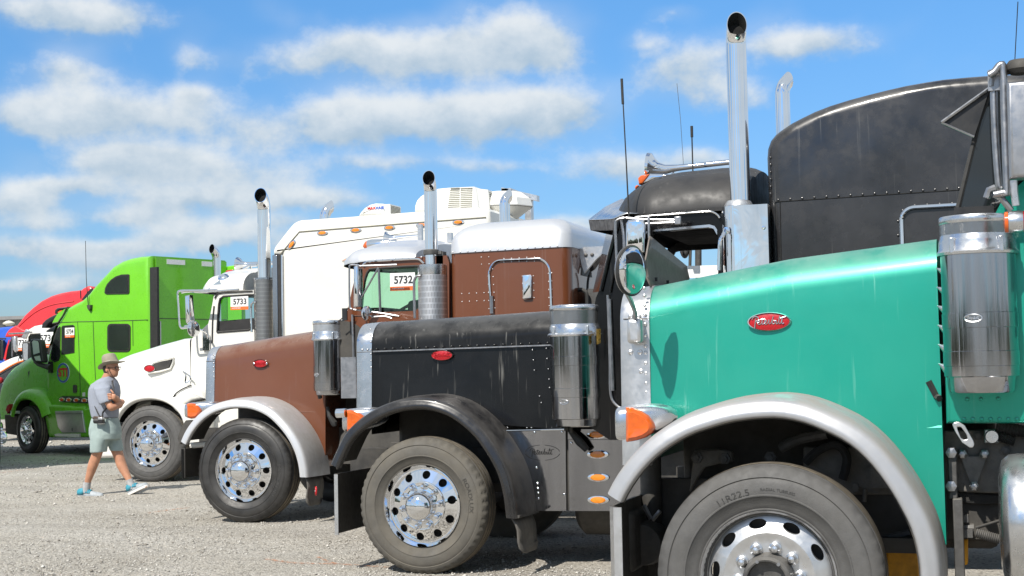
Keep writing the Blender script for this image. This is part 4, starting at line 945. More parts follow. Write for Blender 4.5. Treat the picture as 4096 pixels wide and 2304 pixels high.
for a_ in ([(2010, 790), (2330, 780), (2600, 800), (2600, 960), (2320, 960), (2140, 930), (2090, 860)], [(1940, 1170), (2000, 1170), (2000, 1448), (1940, 1448)], [(1140, 1210), (1490, 1150), (1520, 1600), (1160, 1600)], [(1000, 930), (1240, 930), (1330, 1040), (1010, 1110)]):
    mb = MB(); mb.prism(T.pl(c11, a_, .80), (0, .25, 0)); T.p('transmission_part', mb, 'engine_yellow', bevel=.015)
mb = MB(); mb.cbox(T.pt(c11, 1970, 960, .62), (.03, .05, .035)); mb.cbox(T.pt(c11, 1990, 1110, .62), (.05, .06, .04)); mb.tube([T.pt(c11, 1930, 1060, .62), T.pt(c11, 2060, 1060, .62)], .02, 8); T.p('shift_linkage', mb, 'grey_metal')
# inside the wheel arch
mb = MB(); mb.prism(T.pl(c10, [(1740, 260), (2000, 250), (2130, 270), (2140, 380), (2000, 400), (1840, 440), (1780, 540), (1690, 700)], .62), (0, .06, 0)); stg = T.p('steering_gear', mb, 'cast_grey', bevel=.01)
for x_, y_ in ((1775, 335), (2062, 345), (2530, 330)):
    mb = MB(); mb.lathe([(.030, 0), (.030, -.02), (.017, -.022), (.017, -.045), (.0005, -.046)], T.pt(c10, x_, y_, .60), 'y', 6); T.p('gear_bolt', mb, 'grey_metal', stg, flat=True)
mb = MB(); mb.prism(T.pl(c11, [(300, 225), (1000, 230), (1250, 560), (1250, 720), (700, 720), (300, 560)], .70), (0, .05, 0)); T.p('inner_frame_plate', mb, 'cast_grey', bevel=.01)
mb = MB(); mb.tube(T.pl(c11, [(320, 390), (450, 270), (600, 205), (700, 240), (750, 340), (735, 460), (705, 560)], .62), .022, 9, True, 5); T.p('brake_hose', mb, 'rubber_black')
mb = MB(); mb.tube(T.pl(c11, [(60, 240), (250, 150), (540, 90)], .6), .026, 9, True, 4); T.p('steering_shaft', mb, 'grey_metal')
mb = MB(); mb.tube(T.pl(c11, [(930, 790), (940, 660)], .62), .012, 7); mb.cbox(T.pt(c11, 1090, 540, .64), (.09, .05, .10)); mb.lathe([(.02, 0), (.02, -.03), (.0005, -.03)], T.pt(c11, 840, 640, .64), 'y', 6); T.p('arch_fittings', mb, 'cast_grey')
mb = MB(); mb.tube(T.pl(c11, [(1120, 1180), (1400, 1110)], .66), .02, 7); T.p('drag_link', mb, 'grey_metal')
# polished tank behind the wheel
xt_ = T.pt(c11, 2322, 900, .05).x; zc_ = T.pt(c11, 2400, 335, .05).z - .30
mb = MB(); mb.lathe([(.001, .0), (.20, .004), (.27, .02), (.295, .05), (.30, .09), (.30, 1.4), (.29, 1.42), (.001, 1.44)], (xt_, T.Y + .33, zc_), 'x', 56); tk = T.p('fuel_tank', mb, 'aluminium')
mb = MB()
for xx in (.3, .9): mb.lathe([(.302, 0), (.306, 0), (.306, .05), (.302, .05)], (xt_ + xx, T.Y + .33, zc_), 'x', 48)
T.p('tank_strap', mb, 'chrome', tk)
# sidewall lettering on the big front tyre
def tyre_text(T, txt, r, ang, h, spread, m='rubber_black', c=None):
    vs, fs = text_mesh(txt, h, .001); w = max(v.x for v in vs) - min(v.x for v in vs); c = c or T.c; mb = MB(); out = []
    for v in vs:
        a = ang - v.x / r * spread; rr = r + v.y; out.append(V((c.x + rr * cos(a), c.y - .0245 + .004 * abs(rr - .40) / .04, c.z + rr * sin(a))))
    mb.add(out, fs); return T.p('tyre_lettering', mb, m)
tyre_text(T, '11R22.5', .395, radians(112), .030, 1.15, 'tyre_print')
tyre_text(T, 'RADIAL TUBELESS', .402, radians(82), .012, 1.15, 'tyre_print')
# ------------------------------------------------------------------ shared pieces of the two older cabs
def cab379(T, body, wallp, win, roof, drip, roof_m, d0=.20, glass_m=None, far_win=None, inside='cab_dark', rc=(.45, .26), roof_dy=.75):
    """side walls with a window opening, floor, back wall, roof; window glass optional"""
    yn, yf = T.Y + d0, 2 * T.Yc - T.Y - d0; th = .05
    mb = MB(); mb.wall(wallp, win, yn, yn + th); cb = T.p('cab', mb, body)
    mb = MB(); mb.wall(wallp, far_win or win, yf - th, yf); T.p('far_cab_wall', mb, inside, cb)
    xs_ = [q.x for q in wallp]; zs_ = [q.z for q in wallp]; wx = [q.x for q in win]; wz = [q.z for q in win]
    mb = MB(); mb.box(max(wx) + .03, max(xs_), yn + th + .002, yf - th - .002, min(zs_), max(wz) + .02); T.p('cab_back', mb, inside, cb)
    mb = MB(); mb.box(min(xs_) + .1, max(wx) + .03, yn + th + .004, yf - th - .004, min(wz) - .35, min(wz) - .30); mb.box(min(wx) - .06, min(wx) + .22, yn + th + .006, yf - th - .006, min(wz) - .28, min(wz) + .05); T.p('dashboard', mb, inside, cb, bevel=.03)
    zr = T.Y + roof_dy
    dys = [T.Y + 1.2] * len(roof)
    ztop = [(P(p, w_).x, P(p, w_).z) for p, w_ in zip(roof, dys)]; bt = [(P(p, yn).x, P(p, yn).z) for p in drip]
    X0, X1 = ztop[0][0], ztop[-1][0]
    r = hood(T, roof_m, X0, X1, ztop, [(X0, T.Yc - .25), (X0 + .06, T.Yc - .55), (X0 + .16, yn + .22), (X0 + .30, yn + .03), (X0 + .42, yn - .012), (X1, yn - .012)], bt, rc=rc, crown=.10, name='cab_roof', lean=0.0, hx=40, minh=.04, parent=cb)
    mb = MB(); mb.box(X0 + .35, X1 - .02, yn + th, yf - th, max(wz) + .03, max(wz) + .06); T.p('headliner', mb, inside, cb)
    # seat backs and wheel
    cx_ = max(wx) - .12; zb = min(wz)
    for yy in (yn + .45, yf - .45):
        mb = MB(); mb.box(cx_ - .10, cx_ + .05, yy - .24, yy + .24, zb - .3, zb + .12); T.p('seat_back', mb, 'seat_grey', cb, bevel=.05, bseg=3)
    mb = MB(); c = V((min(wx) + .32, yn + .45, zb + .02)); ax = V((-.5, 0, .86)).normalized(); u = V((0, 1, 0)); w = ax.cross(u)
    mb.tube([c + u * (.22 * cos(2 * pi * k / 24)) + w * (.22 * sin(2 * pi * k / 24)) for k in range(25)], .016, 7, False); mb.tube([c - u * .21, c, c + u * .21], .012, 6); mb.tube([c, c - ax * .4], .025, 8); T.p('steering_wheel', mb, 'black_plastic', cb)
    if glass_m:
        mb = MB(); mb.prism([V((q.x, yn + .022, q.z)) for q in win], (0, .004, 0)); T.p('side_window', mb, glass_m, cb, flat=True)
        mb = MB(); mb.prism([V((q.x, yf - .026, q.z)) for q in (far_win or win)], (0, .004, 0)); T.p('far_side_window', mb, glass_m, cb, flat=True)
    return cb
def visor(T, near_rear, near_lip, mid_rear, mid_lip, lip_h, m='chrome', d0=.2, parent=None, mid_dy=1.2):
    """sun visor over the windscreen, its middle pushed forward"""
    nr, nl = P(near_rear, T.Y + d0), P(near_lip, T.Y + d0); mr, ml = P(mid_rear, T.Y + mid_dy), P(mid_lip, T.Y + mid_dy); rows = []
    for i in range(13):
        t_ = i / 12; s_ = t_ * 2 if t_ <= .5 else 2 - 2 * t_; k = s_ ** 1.1; y = T.Y + d0 + (2 * (T.Yc - T.Y) - 2 * d0) * t_
        a = nr.lerp(mr, k); c = nl.lerp(ml, k); a.y = c.y = y
        rows.append([a, a.lerp(c, .5) + V((0, 0, .02)), c])
    mb = MB(); mb.loft(rows, False, False); o = T.p('sun_visor', mb, m, parent, solid=.006)
    mb = MB(); mb.loft([[r[2] + V((.001, 0, -.004)), r[2] - V((-.015, 0, lip_h)), r[2] - V((-.03, 0, lip_h)), r[0] - V((0, 0, .02))] for r in rows], False, False); T.p('dark_underside', mb, 'black_plastic', o)  # black sheet added to darken the visor's underside and lip
    return o
def west_mirror(T, tubes, head, glass_dy, m='steel_tube', dy=-.06, r=.0095):
    mb = MB(); mb.tube([P(p, T.Y + dy) for p in tubes[0]], r, 8, True, 5); o = T.p('mirror_bracket', mb, m)
    for tt in tubes[1:]:
        mb = MB(); mb.tube([P(p, T.Y + dy + .05) for p in tt], r, 8, True, 4 if len(tt) > 2 else 0); T.p('bracket_tube', mb, m, o)
    mb = MB(); mb.pillow([P(p, T.Y + dy) for p in head], T.Y + dy - .02, T.Y + dy + .10, .02); T.p('mirror_head', mb, 'mirror_chrome', o)
    return o

# ------------------------------------------------------------------ BLACK TRUCK
T = TK
put_wheel(T, 'cover', 'tan_tyre', T.c, radians(3)); put_wheel(T, 'cover', 'tan_tyre', V((T.c.x, 2 * T.Yc - T.Y, T.c.z)), .6, 0, True)
EDGE = [(1352, 1872), (1372, 1826), (1409, 1755), (1481, 1691), (1569, 1648), (1648, 1633), (1728, 1637), (1808, 1668), (1887, 1731), (1943, 1803), (1991, 1891), (2015, 1978), (2027, 2072)]
E, fo = fender(T, 'fender', 'black_fender_paint', cF, EDGE, -.04, .47)
dF, dR = .52, .43
X0, X1 = T.pt(c6, 487, 800, dF).x, T.pt(c8, 418, 1300, dR).x
cen = V((T.c.x, 0, T.c.z - .02)); bot = []
for e in E:
    d = (V((e.x, 0, e.z)) - cen).normalized(); bot.append((e.x + d.x * .08, e.z + d.z * .08))
zsk = T.pt(c6, 2100, 1386, dR).z
bot = [(X0 - .01, zsk - .05)] + [q for q in bot if q[0] > X0 + .03 and q[1] > zsk] + [(X1, zsk)]
hd = hood(T, 'black_paint', X0, X1, [(X0, T.pt(c6, 500, 262, .74).z), ((X0 + X1) / 2, T.pt(c6, 1430, 200, .70).z), (X1, T.pt(c6, 2300, 145, .64).z + .01)], [(X0, T.Y + dF), (X1, T.Y + dR)], bot, rc=(.22, .19), crown=.02, hx=70)
a, c = T.pt(c6, 492, 582, dF - .028), T.pt(c6, 2420, 513, dR - .028)
mb = MB(); mb.prism([a + V((0, .02, .006)), a + V((0, 0, .005)), a + V((0, 0, -.005)), a + V((0, .02, -.006))], c - a); T.p('hood_seam_trim', mb, 'steel_tube', hd)
rivets(T, line(T.pt(c6, 530, 560, dF - .022), T.pt(c6, 2290, 497, dR - .022), 21), .0095, 'black_paint', hd)
rivets(T, [T.pt(c6, x, y, dR - .02) for x, y in ((2137, 566), (2147, 670), (2157, 776), (2210, 1043), (2228, 1110), (2280, 550), (2288, 655), (2300, 762), (2308, 868), (2315, 955), (2337, 1036), (1838, 1366), (1882, 1366), (2080, 1368), (2127, 1368), (2338, 1364), (2385, 1364))], .0055, 'steel_tube', hd, 'panel_rivets')
sh = shell(T, T.pt(c6, 330, 800, dF).x, X0 + .004, T.pt(c6, 370, 272, .74).z, T.pt(c6, 500, 258, .74).z, T.Y + dF, T.Y + dF, T.pt(c6, 345, 1180, dF).z, rc=(.22, .19), crown=.02, m='aluminium')
rivets(T, [T.pt(c6, 468 + (y - 350) * .02, y, dF - .016) for y in (355, 415, 483, 563, 606, 678, 745, 810, 876, 943, 1012, 1078, 1143)], .007, parent=sh)
rivets(T, [T.pt(c6, x, 564, dF - .016) for x in (383, 437)], .009, parent=sh, name='seam_rivets')
mb = MB(); mb.tube([T.pt(c6, 330, 590, dF - .014), T.pt(c6, 486, 584, dF - .014)], .0035, 5); T.p('shell_seam', mb, 'grey_metal', sh)
badge(T, T.pt(c6, 1208, 620, (dF + dR) / 2 - .018), .092, .042, ink='badge_red')
# polished skirt panels with cut-out script and marker lights
mb = MB(); mb.prism(T.pl(c7, [(1760, 64), (2478, 50), (2486, 885), (1990, 885)], .405), (0, .012, 0)); sk = T.p('skirt_panel', mb, 'dull_stainless', flat=True)
mb = MB(); cc = T.pt(c7, 2240, 285, .403); mb_pts = [cc + V((.137 * cos(2 * pi * k / 40), 0, .058 * sin(2 * pi * k / 40))) for k in range(41)]
for s_ in (0, 10, 20, 30): mb.tube(mb_pts[s_ + 1:s_ + 10], .0022, 5)
put_script(mb, cc + V((-.005, 0, 0)), XR, ZR, .19, .0026, 0.0); T.p('cut_out_script', mb, 'near_black', sk)
mb = MB(); mb.tube(line(T.pt(c7, 1800, 62, .40), T.pt(c7, 2476, 47, .40), 3), .006, 6); T.p('skirt_edge', mb, 'chrome', sk)
rivets(T, [T.pt(c7, x, y, .404) for x, y in ((2160, 75), (2443, 72), (2180, 440), (2190, 602), (2194, 652), (2197, 698), (2200, 756), (2465, 715))], .011, 'chrome', sk, 'panel_bolts')
mb = MB(); mb.prism(T.pl(c10, [(447, 152), (1300, 152), (1300, 886), (457, 886)], .405), (0, .012, 0)); sk2 = T.p('lamp_panel', mb, 'dull_stainless', flat=True)
mb = MB(); mb.prism(T.pl(c10, [(442, 44), (1300, 44), (1300, 148), (442, 148)], .40), (0, .016, 0)); T.p('upper_lamp_panel', mb, 'dull_stainless', sk2, flat=True)
for i, (x, y) in enumerate(((745, 98), (752, 303), (757, 540), (757, 772))): oval_light(T, T.pt(c10, x, y, .398), .085, .032, sk2, 0, True)
mb = MB(); mb.prism(T.pl(c10, [(415, 20), (452, 20), (452, 880), (425, 880)], .43), (0, .05, 0)); T.p('panel_gap', mb, 'frame_black', sk2)
rivets(T, [T.pt(c10, x, y, .404) for x, y in ((478, 185), (1030, 188))], .011, 'chrome', sk2, 'panel_bolts')
mb = MB(); mb.tube([T.pt(c10, 420, 0, .34), T.pt(c10, 470, 60, .34), T.pt(c10, 560, 170, .32), T.pt(c10, 640, 255, .34)], [.018, .022, .034, .026], 10); T.p('hood_latch_lever', mb, 'rubber_black')
# fender flap, headlight, bumper
mudflap(T, T.pt(c7, 1925, 960), T.pt(c7, 2045, 1335), .46)
mb = MB(); mb.tube([T.pt(c7, 1990, 945, -.01), T.pt(c7, 2150, 900, .4)], .012, 6); T.p('flap_bar', mb, 'frame_black')
fx = (T.pt(c6, 178, 1300, .1).x, 0, T.pt(c6, 575, 1250, .1).x, T.pt(c6, 200, 1412, .1).z, T.pt(c6, 200, 1180, .1).z)
hl = head_lamp(T, fx, T.pl(c6, [(217, 1186), (245, 1184), (305, 1198), (360, 1226), (400, 1262), (413, 1290), (404, 1318), (360, 1362), (300, 1396), (235, 1418), (222, 1412)], .07), y=.09)
mb = MB(); mb.tube([T.pt(c6, 215, 1215, .06), T.pt(c6, 122, 1220, .06)], .035, 14); T.p('bullet_light', mb, 'chrome', hl)
mb = MB(); mb.prism(T.pl(c6, [(165, 1448), (190, 1418), (280, 1425), (200, 1600), (120, 1800), (110, 1700)], .12), (0, .05, 0)); T.p('fender_brace', mb, 'frame_black')
bumper(T, T.pt(c7, 66, 800, -.03).x, T.pt(c7, 112, 1132, -.03).z, T.pt(c7, 66, 510, -.03).z, T.Y - .03, 2 * T.Yc - T.Y + .03, wrap=.055, m='bare_alloy')
# air cleaner
yA = T.Y + .28; zb = P(c8(548, 1275), yA).z; zt = P(c8(520, 112), yA).z
air_cleaner(T, (P(c8(550, 1000), yA).x, yA, zb), .203, zt - zb, .155, .035, bands=(.66, .30), emblem=(-1.87, .13, .036), tail=.055)
mb = MB(); mb.tube([P(c8(425, 1330), yA), P(c8(430, 1400), yA)], .02, 8); mb.tube([P(c8(470, 1330), yA), P(c8(480, 1420), yA)], .012, 8); T.p('drain_valve', mb, 'frame_black')
mb = MB(); mb.prism([P(c8(735, 350), yA - .19), P(c8(780, 345), yA - .16), P(c8(778, 495), yA - .16), P(c8(740, 510), yA - .19)], (0, .004, 0)); T.p('warning_decal', mb, 'gold_trim')
# cab
pF = [(2473, 872), (2440, 1000), (2402, 1165), (2374, 1205), (2372, 1330), (2360, 1760), (3100, 1760), (3100, 860), (2880, 856), (2845, 848)]
win = [c14(x, y) for x, y in ((918, 900), (925, 865), (950, 850), (1520, 795), (1575, 808), (1603, 850), (1603, 1330), (918, 1380))]
y20 = T.Y + .2
farw = [c14(x, y) for x, y in ((610, 880), (640, 850), (1250, 810), (1310, 850), (1310, 1380), (600, 1380))]
roof = [c14(x, y) for x, y in ((640, 503), (700, 452), (765, 405), (900, 345), (1100, 280), (1300, 242), (1720, 200), (1930, 192), (2010, 205), (2095, 240))]
drip = [c14(x, y) for x, y in ((600, 700), (750, 690), (1200, 655), (1500, 634), (2110, 600))]
cb = cab379(T, 'black_paint', [P(p, y20) for p in pF], [P(p, y20) for p in win], roof, drip, 'black_roof', far_win=[P(p, y20) for p in farw], rc=(.42, .30))
mb = MB(); mb.tube([P(c14(x, y), y20 - .015) for x, y in ((745, 692), (1000, 672), (1300, 648), (1500, 634), (1560, 645), (1600, 672), (1620, 700))], .008, 8, True, 4); T.p('drip_rail', mb, 'chrome', cb)
mb = MB(); w_in = [P(c14(x, y), y20) for x, y in ((930, 865), (960, 848), (1515, 797), (1570, 812), (1596, 850), (1596, 905), (1560, 840), (1510, 825), (960, 868))]
mb.prism([q + V((0, -.012, .02)) for q in w_in], (0, .02, 0)); T.p('window_trim', mb, 'aluminium', cb)
rivets(T, [P(c14(840 + 107 * i, 655 - 6.0 * i), y20 - .012) for i in range(7)], .009, 'black_roof', cb)
mb = MB(); mb.tube([P(p, y20 - .01) for p in ((2478, 872), (2440, 1010), (2403, 1165))], .016, 8); mb.tube([P(p, y20 - .02) for p in ((2470, 1000), (2440, 1170))], .008, 6); T.p('windscreen_pillar', mb, 'black_paint', cb)
mb = MB(); n1_ = [P(p, y20 + .02) for p in ((2470, 880), (2405, 1165))]; m1_ = [P(p, T.Yc) + V((-.02, 0, 0)) for p in ((2440, 905), (2380, 1170))]; mb.add([n1_[0], n1_[1], m1_[1], m1_[0]], [(0, 1, 2, 3)]); T.p('windscreen', mb, 'dark_glass', cb, flat=True)
visor(T, c14(785, 655), c14(540, 705), c14(615, 503), c14(268, 722), .085, 'aluminium', .19, cb)
# marker lights, horn, antennas on the roof
o_ = MB(); A0 = T.Y + 1.0
o_.pillow([P(c14(x, y), A0) for x, y in ((830, 355), (910, 248), (1080, 250), (1145, 268), (960, 318))], A0 - .05, A0 + .05, .02); ml = T.p('roof_marker', o_, 'chrome', cb)
o_ = MB(); o_.pillow([P(c14(x, y), A0) for x, y in ((788, 296), (815, 268), (915, 249), (840, 352), (796, 360))], A0 - .045, A0 + .045, .015); T.p('marker_lens', o_, 'amber_lens', ml)
o_ = MB(); o_.pillow([P(c14(x, y), A0 + .4) for x, y in ((756, 385), (775, 366), (800, 370), (775, 408), (760, 408))], A0 + .35, A0 + .43, .012); T.p('marker_lens', o_, 'amber_lens', ml)
o_ = MB(); hp = [P(c14(x, y), A0 + .15) for x, y in ((878, 185), (905, 185), (935, 190), (985, 196), (1060, 200), (1180, 185), (1400, 160), (1780, 118))]
o_.tube(hp, [.125, .120, .085, .055, .038, .026, .022, .022], 16); T.p('air_horn', o_, 'mirror_chrome', cb)
o_ = MB(); o_.tube([P(c14(1110, 195), A0 + .15), P(c14(1150, 262), A0 + .15)], .012, 6); T.p('horn_bracket', o_, 'chrome', cb)
o_ = MB(); o_.tube([P(D(1582, 545), T.Y + .1), P(D(1575, 400), T.Y + .1), P(D(1567, 250), T.Y + .1)], [.007, .0055, .005], 6); o_.tube([P(D(1567, 262), T.Y + .1), P(D(1564, 198), T.Y + .1)], .010, 7); T.p('whip_antenna', o_, 'rubber_black')
o_ = MB(); o_.tube([P(D(1743, 432), T.Y + .9), P(D(1740.5, 340), T.Y + .9)], .006, 6); o_.tube([P(D(1740.7, 345), T.Y + .9), P(D(1740, 317), T.Y + .9)], .011, 7); T.p('whip_antenna', o_, 'rubber_black')
o_ = MB(); o_.tube([P(D(1720, 425), T.Y + 1.9), P(D(1712, 300), T.Y + 1.9), P(D(1703, 210), T.Y + 1.9)], .0022, 5); T.p('whip_antenna', o_, 'grey_metal')
# mirrors
mk = west_mirror(T, [[c14(572, 1385), c14(565, 1300), (c14(548, 900)), c14(546, 760), c14(560, 725), c14(600, 705), c14(640, 700)], [c14(632, 1120), c14(630, 900), c14(612, 760), c14(600, 705)], [c14(655, 700), c14(850, 715), c14(1190, 722)], [c14(860, 760), c14(1195, 745)]], [c14(x, y) for x, y in ((652, 1060), (655, 760), (680, 722), (790, 712), (835, 725), (855, 770), (850, 1060))], 0)
for p_, s_ in ((c14(1190, 728), (.05, .04, .06)), (c14(890, 800), (.02, .02, .16))): mb = MB(); mb.cbox(P(p_, T.Y - .02), s_); T.p('mirror_arm_bracket', mb, 'steel_tube', mk, bevel=.006)
yM = 2 * T.Yc - T.Y + .1
mb = MB(); mb.tube([P(c14(1310, 1300), yM), P(c14(1320, 960), yM)], .014, 7); mb.tube([P(c14(1400, 1300), yM), P(c14(1400, 930), yM)], .03, 7); fm_ = T.p('far_mirror_post', mb, 'grey_metal')
mb = MB(); mb.sphere(P(c14(1258, 1020), yM), .085, 14, 8, (.5, 1, 1)); T.p('far_mirror', mb, 'steel_tube', fm_)
# chrome shroud with the near stack
yS = T.Y - .06; x0, x1, x2 = [P(c14(x, 800), yS).x for x in (1612, 1770, 2118)]; zt, zb = P(c14(1700, 575), yS).z, T.gz + 1.0
prof = [V((x0 + (x1 - x0) * (1 - cos(a)) * 1.0, 0, 0)) + V((0, .16 * (1 - sin(a)), 0)) for a in [pi / 2 * i / 8 for i in range(9)]]
foot = [V((p.x, yS + p.y, 0)) for p in prof] + [V((x2, yS, 0)), V((x2, yS + .32, 0)), V((x0 + .06, yS + .32, 0)), V((x0, yS + .28, 0))]
mb = MB(); mb.loft([[q + V((0, 0, z_)) for q in foot] for z_ in (zb, zt)], True, True); sb = T.p('stack_shroud', mb, 'wavy_chrome', sharp=30)
mb = MB(); mb.tube([P(c14(1672, 820), yS - .01), P(c14(1655, 880), yS - .05), P(c14(1625, 930), yS - .06), P(c14(1618, 1050), yS - .06), P(c14(1612, 1240), yS - .06)], .014, 9, True, 5); T.p('grab_handle', mb, 'chrome', sb)
mb = MB(); mb.lathe([(.026, 0), (.024, -.01), (.0005, -.012)], P(c14(1688, 830), yS - .004), 'y', 16); mb.lathe([(.014, 0), (.012, -.012), (.0005, -.014)], P(c14(2072, 800), yS - .004), 'y', 14); T.p('handle_boss', mb, 'chrome', sb)
yP = yS + .16; sx = P(c14(1815, 540), yP)
mb = MB(); mb.lathe([(.10, 0), (.105, .01), (.095, .03), (.085, .045), (.08, .05)], (sx.x, yP, zt), 'z', 28); T.p('stack_clamp', mb, 'bare_alloy', sb)
stack(T, V((P(D(1861, 450), yP).x, yP, zt)), P(D(1866, 60), yP - .08), .073, lean=.30, beta=42)
yf_ = T.Yc + 1.03
stack(T, V((P(D(1971, 330), yf_).x, yf_, T.gz + 2.5)), P(D(1990, 205), yf_ + .10), .062, 1, 48, lean=.9)
# sleeper
OUT = [k6(x, y) for x, y in ((234, 1390), (226, 1070), (215, 830), (219, 780), (235, 735), (262, 702), (290, 680), (345, 643), (400, 614), (470, 580), (550, 549), (650, 518), (750, 491), (850, 466), (950, 443), (1050, 425), (1150, 409), (1280, 397), (1400, 388), (1900, 372), (1900, 1390))]
yL = T.Y + .10; ol = [P(p, yL) for p in OUT]; ol[0].z = ol[-1].z = T.gz + .95
mb = MB(); mb.pillow(ol, yL, 2 * T.Yc - yL, .085, 6); sl = T.p('sleeper', mb, 'black_panel', sharp=30)
mb = MB(); mb.tube(line(P(k6(262, 1064), yL - .001), P(k6(1260, 999), yL - .001), 8), .004, 5); mb.tube([P(k6(290, 1066), yL - .001), P(k6(297, 1390), yL - .001)], .004, 5); mb.tube([P(k6(262, 1064), yL - .001), P(k6(270, 1390), yL - .001)], .003, 5); T.p('panel_seam', mb, 'near_black', sl)
rivets(T, [P(k6(280 + 63.6 * i, 1053 - 4.15 * i), yL - .001) for i in range(16)], .010, 'black_panel', sl)
rivets(T, [P(k6(240, 830 + 38 * i), yL + .012) for i in range(6)], .008, 'black_panel', sl, 'corner_rivets')
mb = MB(); mb.tube([P(k6(x, y), yL - .012) for x, y in ((933, 1300), (929, 1160), (936, 1130), (955, 1108), (985, 1095), (1030, 1091), (1240, 1079))], .015, 9, True, 5); T.p('door_trim', mb, 'chrome', sl)
rivets(T, [P(k6(x, y), yL - .001) for x, y in ((912, 1240), (913, 1165), (937, 1110), (1000, 1083), (1066, 1079), (1131, 1075), (1197, 1071))], .010, 'black_panel', sl, 'door_rivets')
# black cowl behind the air cleaner
mb = MB(); mb.prism([P(c8(x, y), y20 + .05) for x, y in ((840, 95), (1100, 95), (1100, 1450), (840, 1450), (860, 1000))], (0, .02, 0)); cw = T.p('cowl_panel', mb, 'black_paint')
mb = MB(); mb.tube([P(c8(x, y), y20 - .02) for x, y in ((852, 0), (860, 200), (876, 700), (878, 960), (900, 1080), (960, 1150), (1000, 1165))], .011, 8, True, 4); mb.tube([P(c8(x, y), y20 - .02) for x, y in ((868, 40), (885, 500), (905, 985))], .016, 8); T.p('drain_tube', mb, 'steel_tube', cw)
rivets(T, [P(c8(x, y), y20 + .048) for x, y in ((922, 174), (924, 288), (928, 510), (933, 730), (936, 840), (938, 950))], .008, 'steel_tube', cw)
rivets(T, [P(c8(x, y), y20 + .02) for x, y in ((988, 170), (985, 255), (992, 700))], .016, 'gold_trim', cw, 'hinge_bolts')
chassis(T, T.c.x - .9, T.c.x + 7)
mb = MB(); mb.lathe([(.001, 0), (.27, .01), (.31, .05), (.31, 1.2), (.27, 1.24), (.001, 1.25)], (T.pt(c10, 430, 900, .5).x, T.Y + .95, T.gz + .52), 'x', 40); T.p('fuel_tank', mb, 'frame_black')
mb = MB(); mb.box(T.c.x + .7, T.c.x + 5, T.Y + .45, 2 * T.Yc - T.Y - .45, T.gz + .55, T.gz + 1.0); T.p('belly_pan', mb, 'frame_black')
card = P(c14(1378, 1245), T.Y + .27)
mb = MB(); o_ = card; mb.prism([o_ + V((x, .0, z)) for x, z in ((-.17, -.05), (.17, -.05), (.17, .035), (-.17, .04))], (0, .003, 0)); oo = mb.build('paper_card', 'card_white', None, None, flat=True); tag(oo, 'white paper card lying in the open cab window of the black truck', 'card')
tyre_text(T, 'ROADLUX', .40, radians(12), .030, 1.3, 'tyre_print_dark')
# ------------------------------------------------------------------ BROWN TRUCK
T = TB
put_wheel(T, 'cover', 'dark_tyre', T.c, radians(14)); put_wheel(T, 'cover', 'dark_tyre', V((T.c.x, 2 * T.Yc - T.Y, T.c.z)), .6, 0, True)
EDGE = [c4(x, y) for x, y in ((165, 560), (195, 490), (240, 415), (330, 310), (450, 230), (590, 187), (700, 178), (850, 195), (1000, 262), (1120, 370), (1220, 500), (1290, 640), (1328, 780), (1342, 897))]
E, fo = fender(T, 'fender', 'silver_fender_paint', cF, EDGE, -.04, .44)
dF, dR = .50, .42
X0, X1 = T.pt(c3, 465, 800, dF).x, T.pt(c3, 1606, 1000, dR).x
cen = V((T.c.x, 0, T.c.z - .02)); bot = []
for e in E:
    d = (V((e.x, 0, e.z)) - cen).normalized(); bot.append((e.x + d.x * .08, e.z + d.z * .08))
zsk = T.pt(c4, 1630, 790, dR).z
bot = [(X0 - .01, T.pt(c3, 470, 1060, dF).z)] + [q for q in bot if q[0] > X0 + .03 and q[1] > zsk and q[0] < X1 - .02] + [(X1, zsk)]
hd = hood(T, 'brown_paint', X0, X1, [(X0, T.pt(c3, 475, 455, .72).z), ((X0 + X1) / 2, T.pt(c3, 1035, 363, .68).z), (X1, T.pt(c3, 1600, 272, .64).z)], [(X0, T.Y + dF), (X1, T.Y + dR)], bot, rc=(.20, .17), crown=.02, hx=60)
mb = MB(); a, c = T.pt(c4, 1320, 222, .42), T.pt(c4, 1600, 222, .42); mb.prism([a + V((0, 0, -.010)), a + V((0, -.016, -.004)), a + V((0, -.012, .008)), a + V((0, .004, .012))], c - a); T.p('hood_ledge', mb, 'brown_paint', hd)
sh = shell(T, T.pt(c3, 374, 800, dF).x, X0 + .004, T.pt(c3, 400, 466, .72).z, T.pt(c3, 470, 452, .72).z, T.Y + dF, T.Y + dF, T.pt(c3, 385, 1050, dF).z, crown=.02, m='aluminium')
rivets(T, [T.pt(c3, 446 + (y - 560) * .03, y, dF - .015) for y in (565, 606, 648, 690, 740, 790, 838, 886, 935, 985, 1032)], .009, parent=sh)
mb = MB(); mb.tube([T.pt(c3, 370, 632, dF - .014), T.pt(c3, 460, 628, dF - .014)], .0035, 5); T.p('shell_seam', mb, 'grey_metal', sh)
badge(T, T.pt(c3, 932, 654, (dF + dR) / 2 - .018), .083, .042, ink='badge_red')
rivets(T, [T.pt(c3, x, 655, (dF + dR) / 2 - .032) for x in (866, 998)], .012, 'chrome', hd, 'badge_screws')
mudflap(T, T.pt(c4, 1395, 895), T.pt(c4, 1427, 1203), .36)
badge(T, T.pt(c4, 1508, 1040, .02), .034, .044, face='badge_red', rim='badge_red', ink='white_print', yaw=radians(-62))
fx = (T.pt(c3, 150, 1140, .1).x, 0, T.pt(c3, 500, 1100, .1).x, T.pt(c3, 190, 1218, .1).z, T.pt(c3, 190, 1062, .1).z)
head_lamp(T, fx, T.pl(c3, [(170, 1070), (195, 1062), (245, 1068), (290, 1100), (313, 1140), (308, 1180), (280, 1212), (215, 1224), (176, 1214)], .07), y=.09)
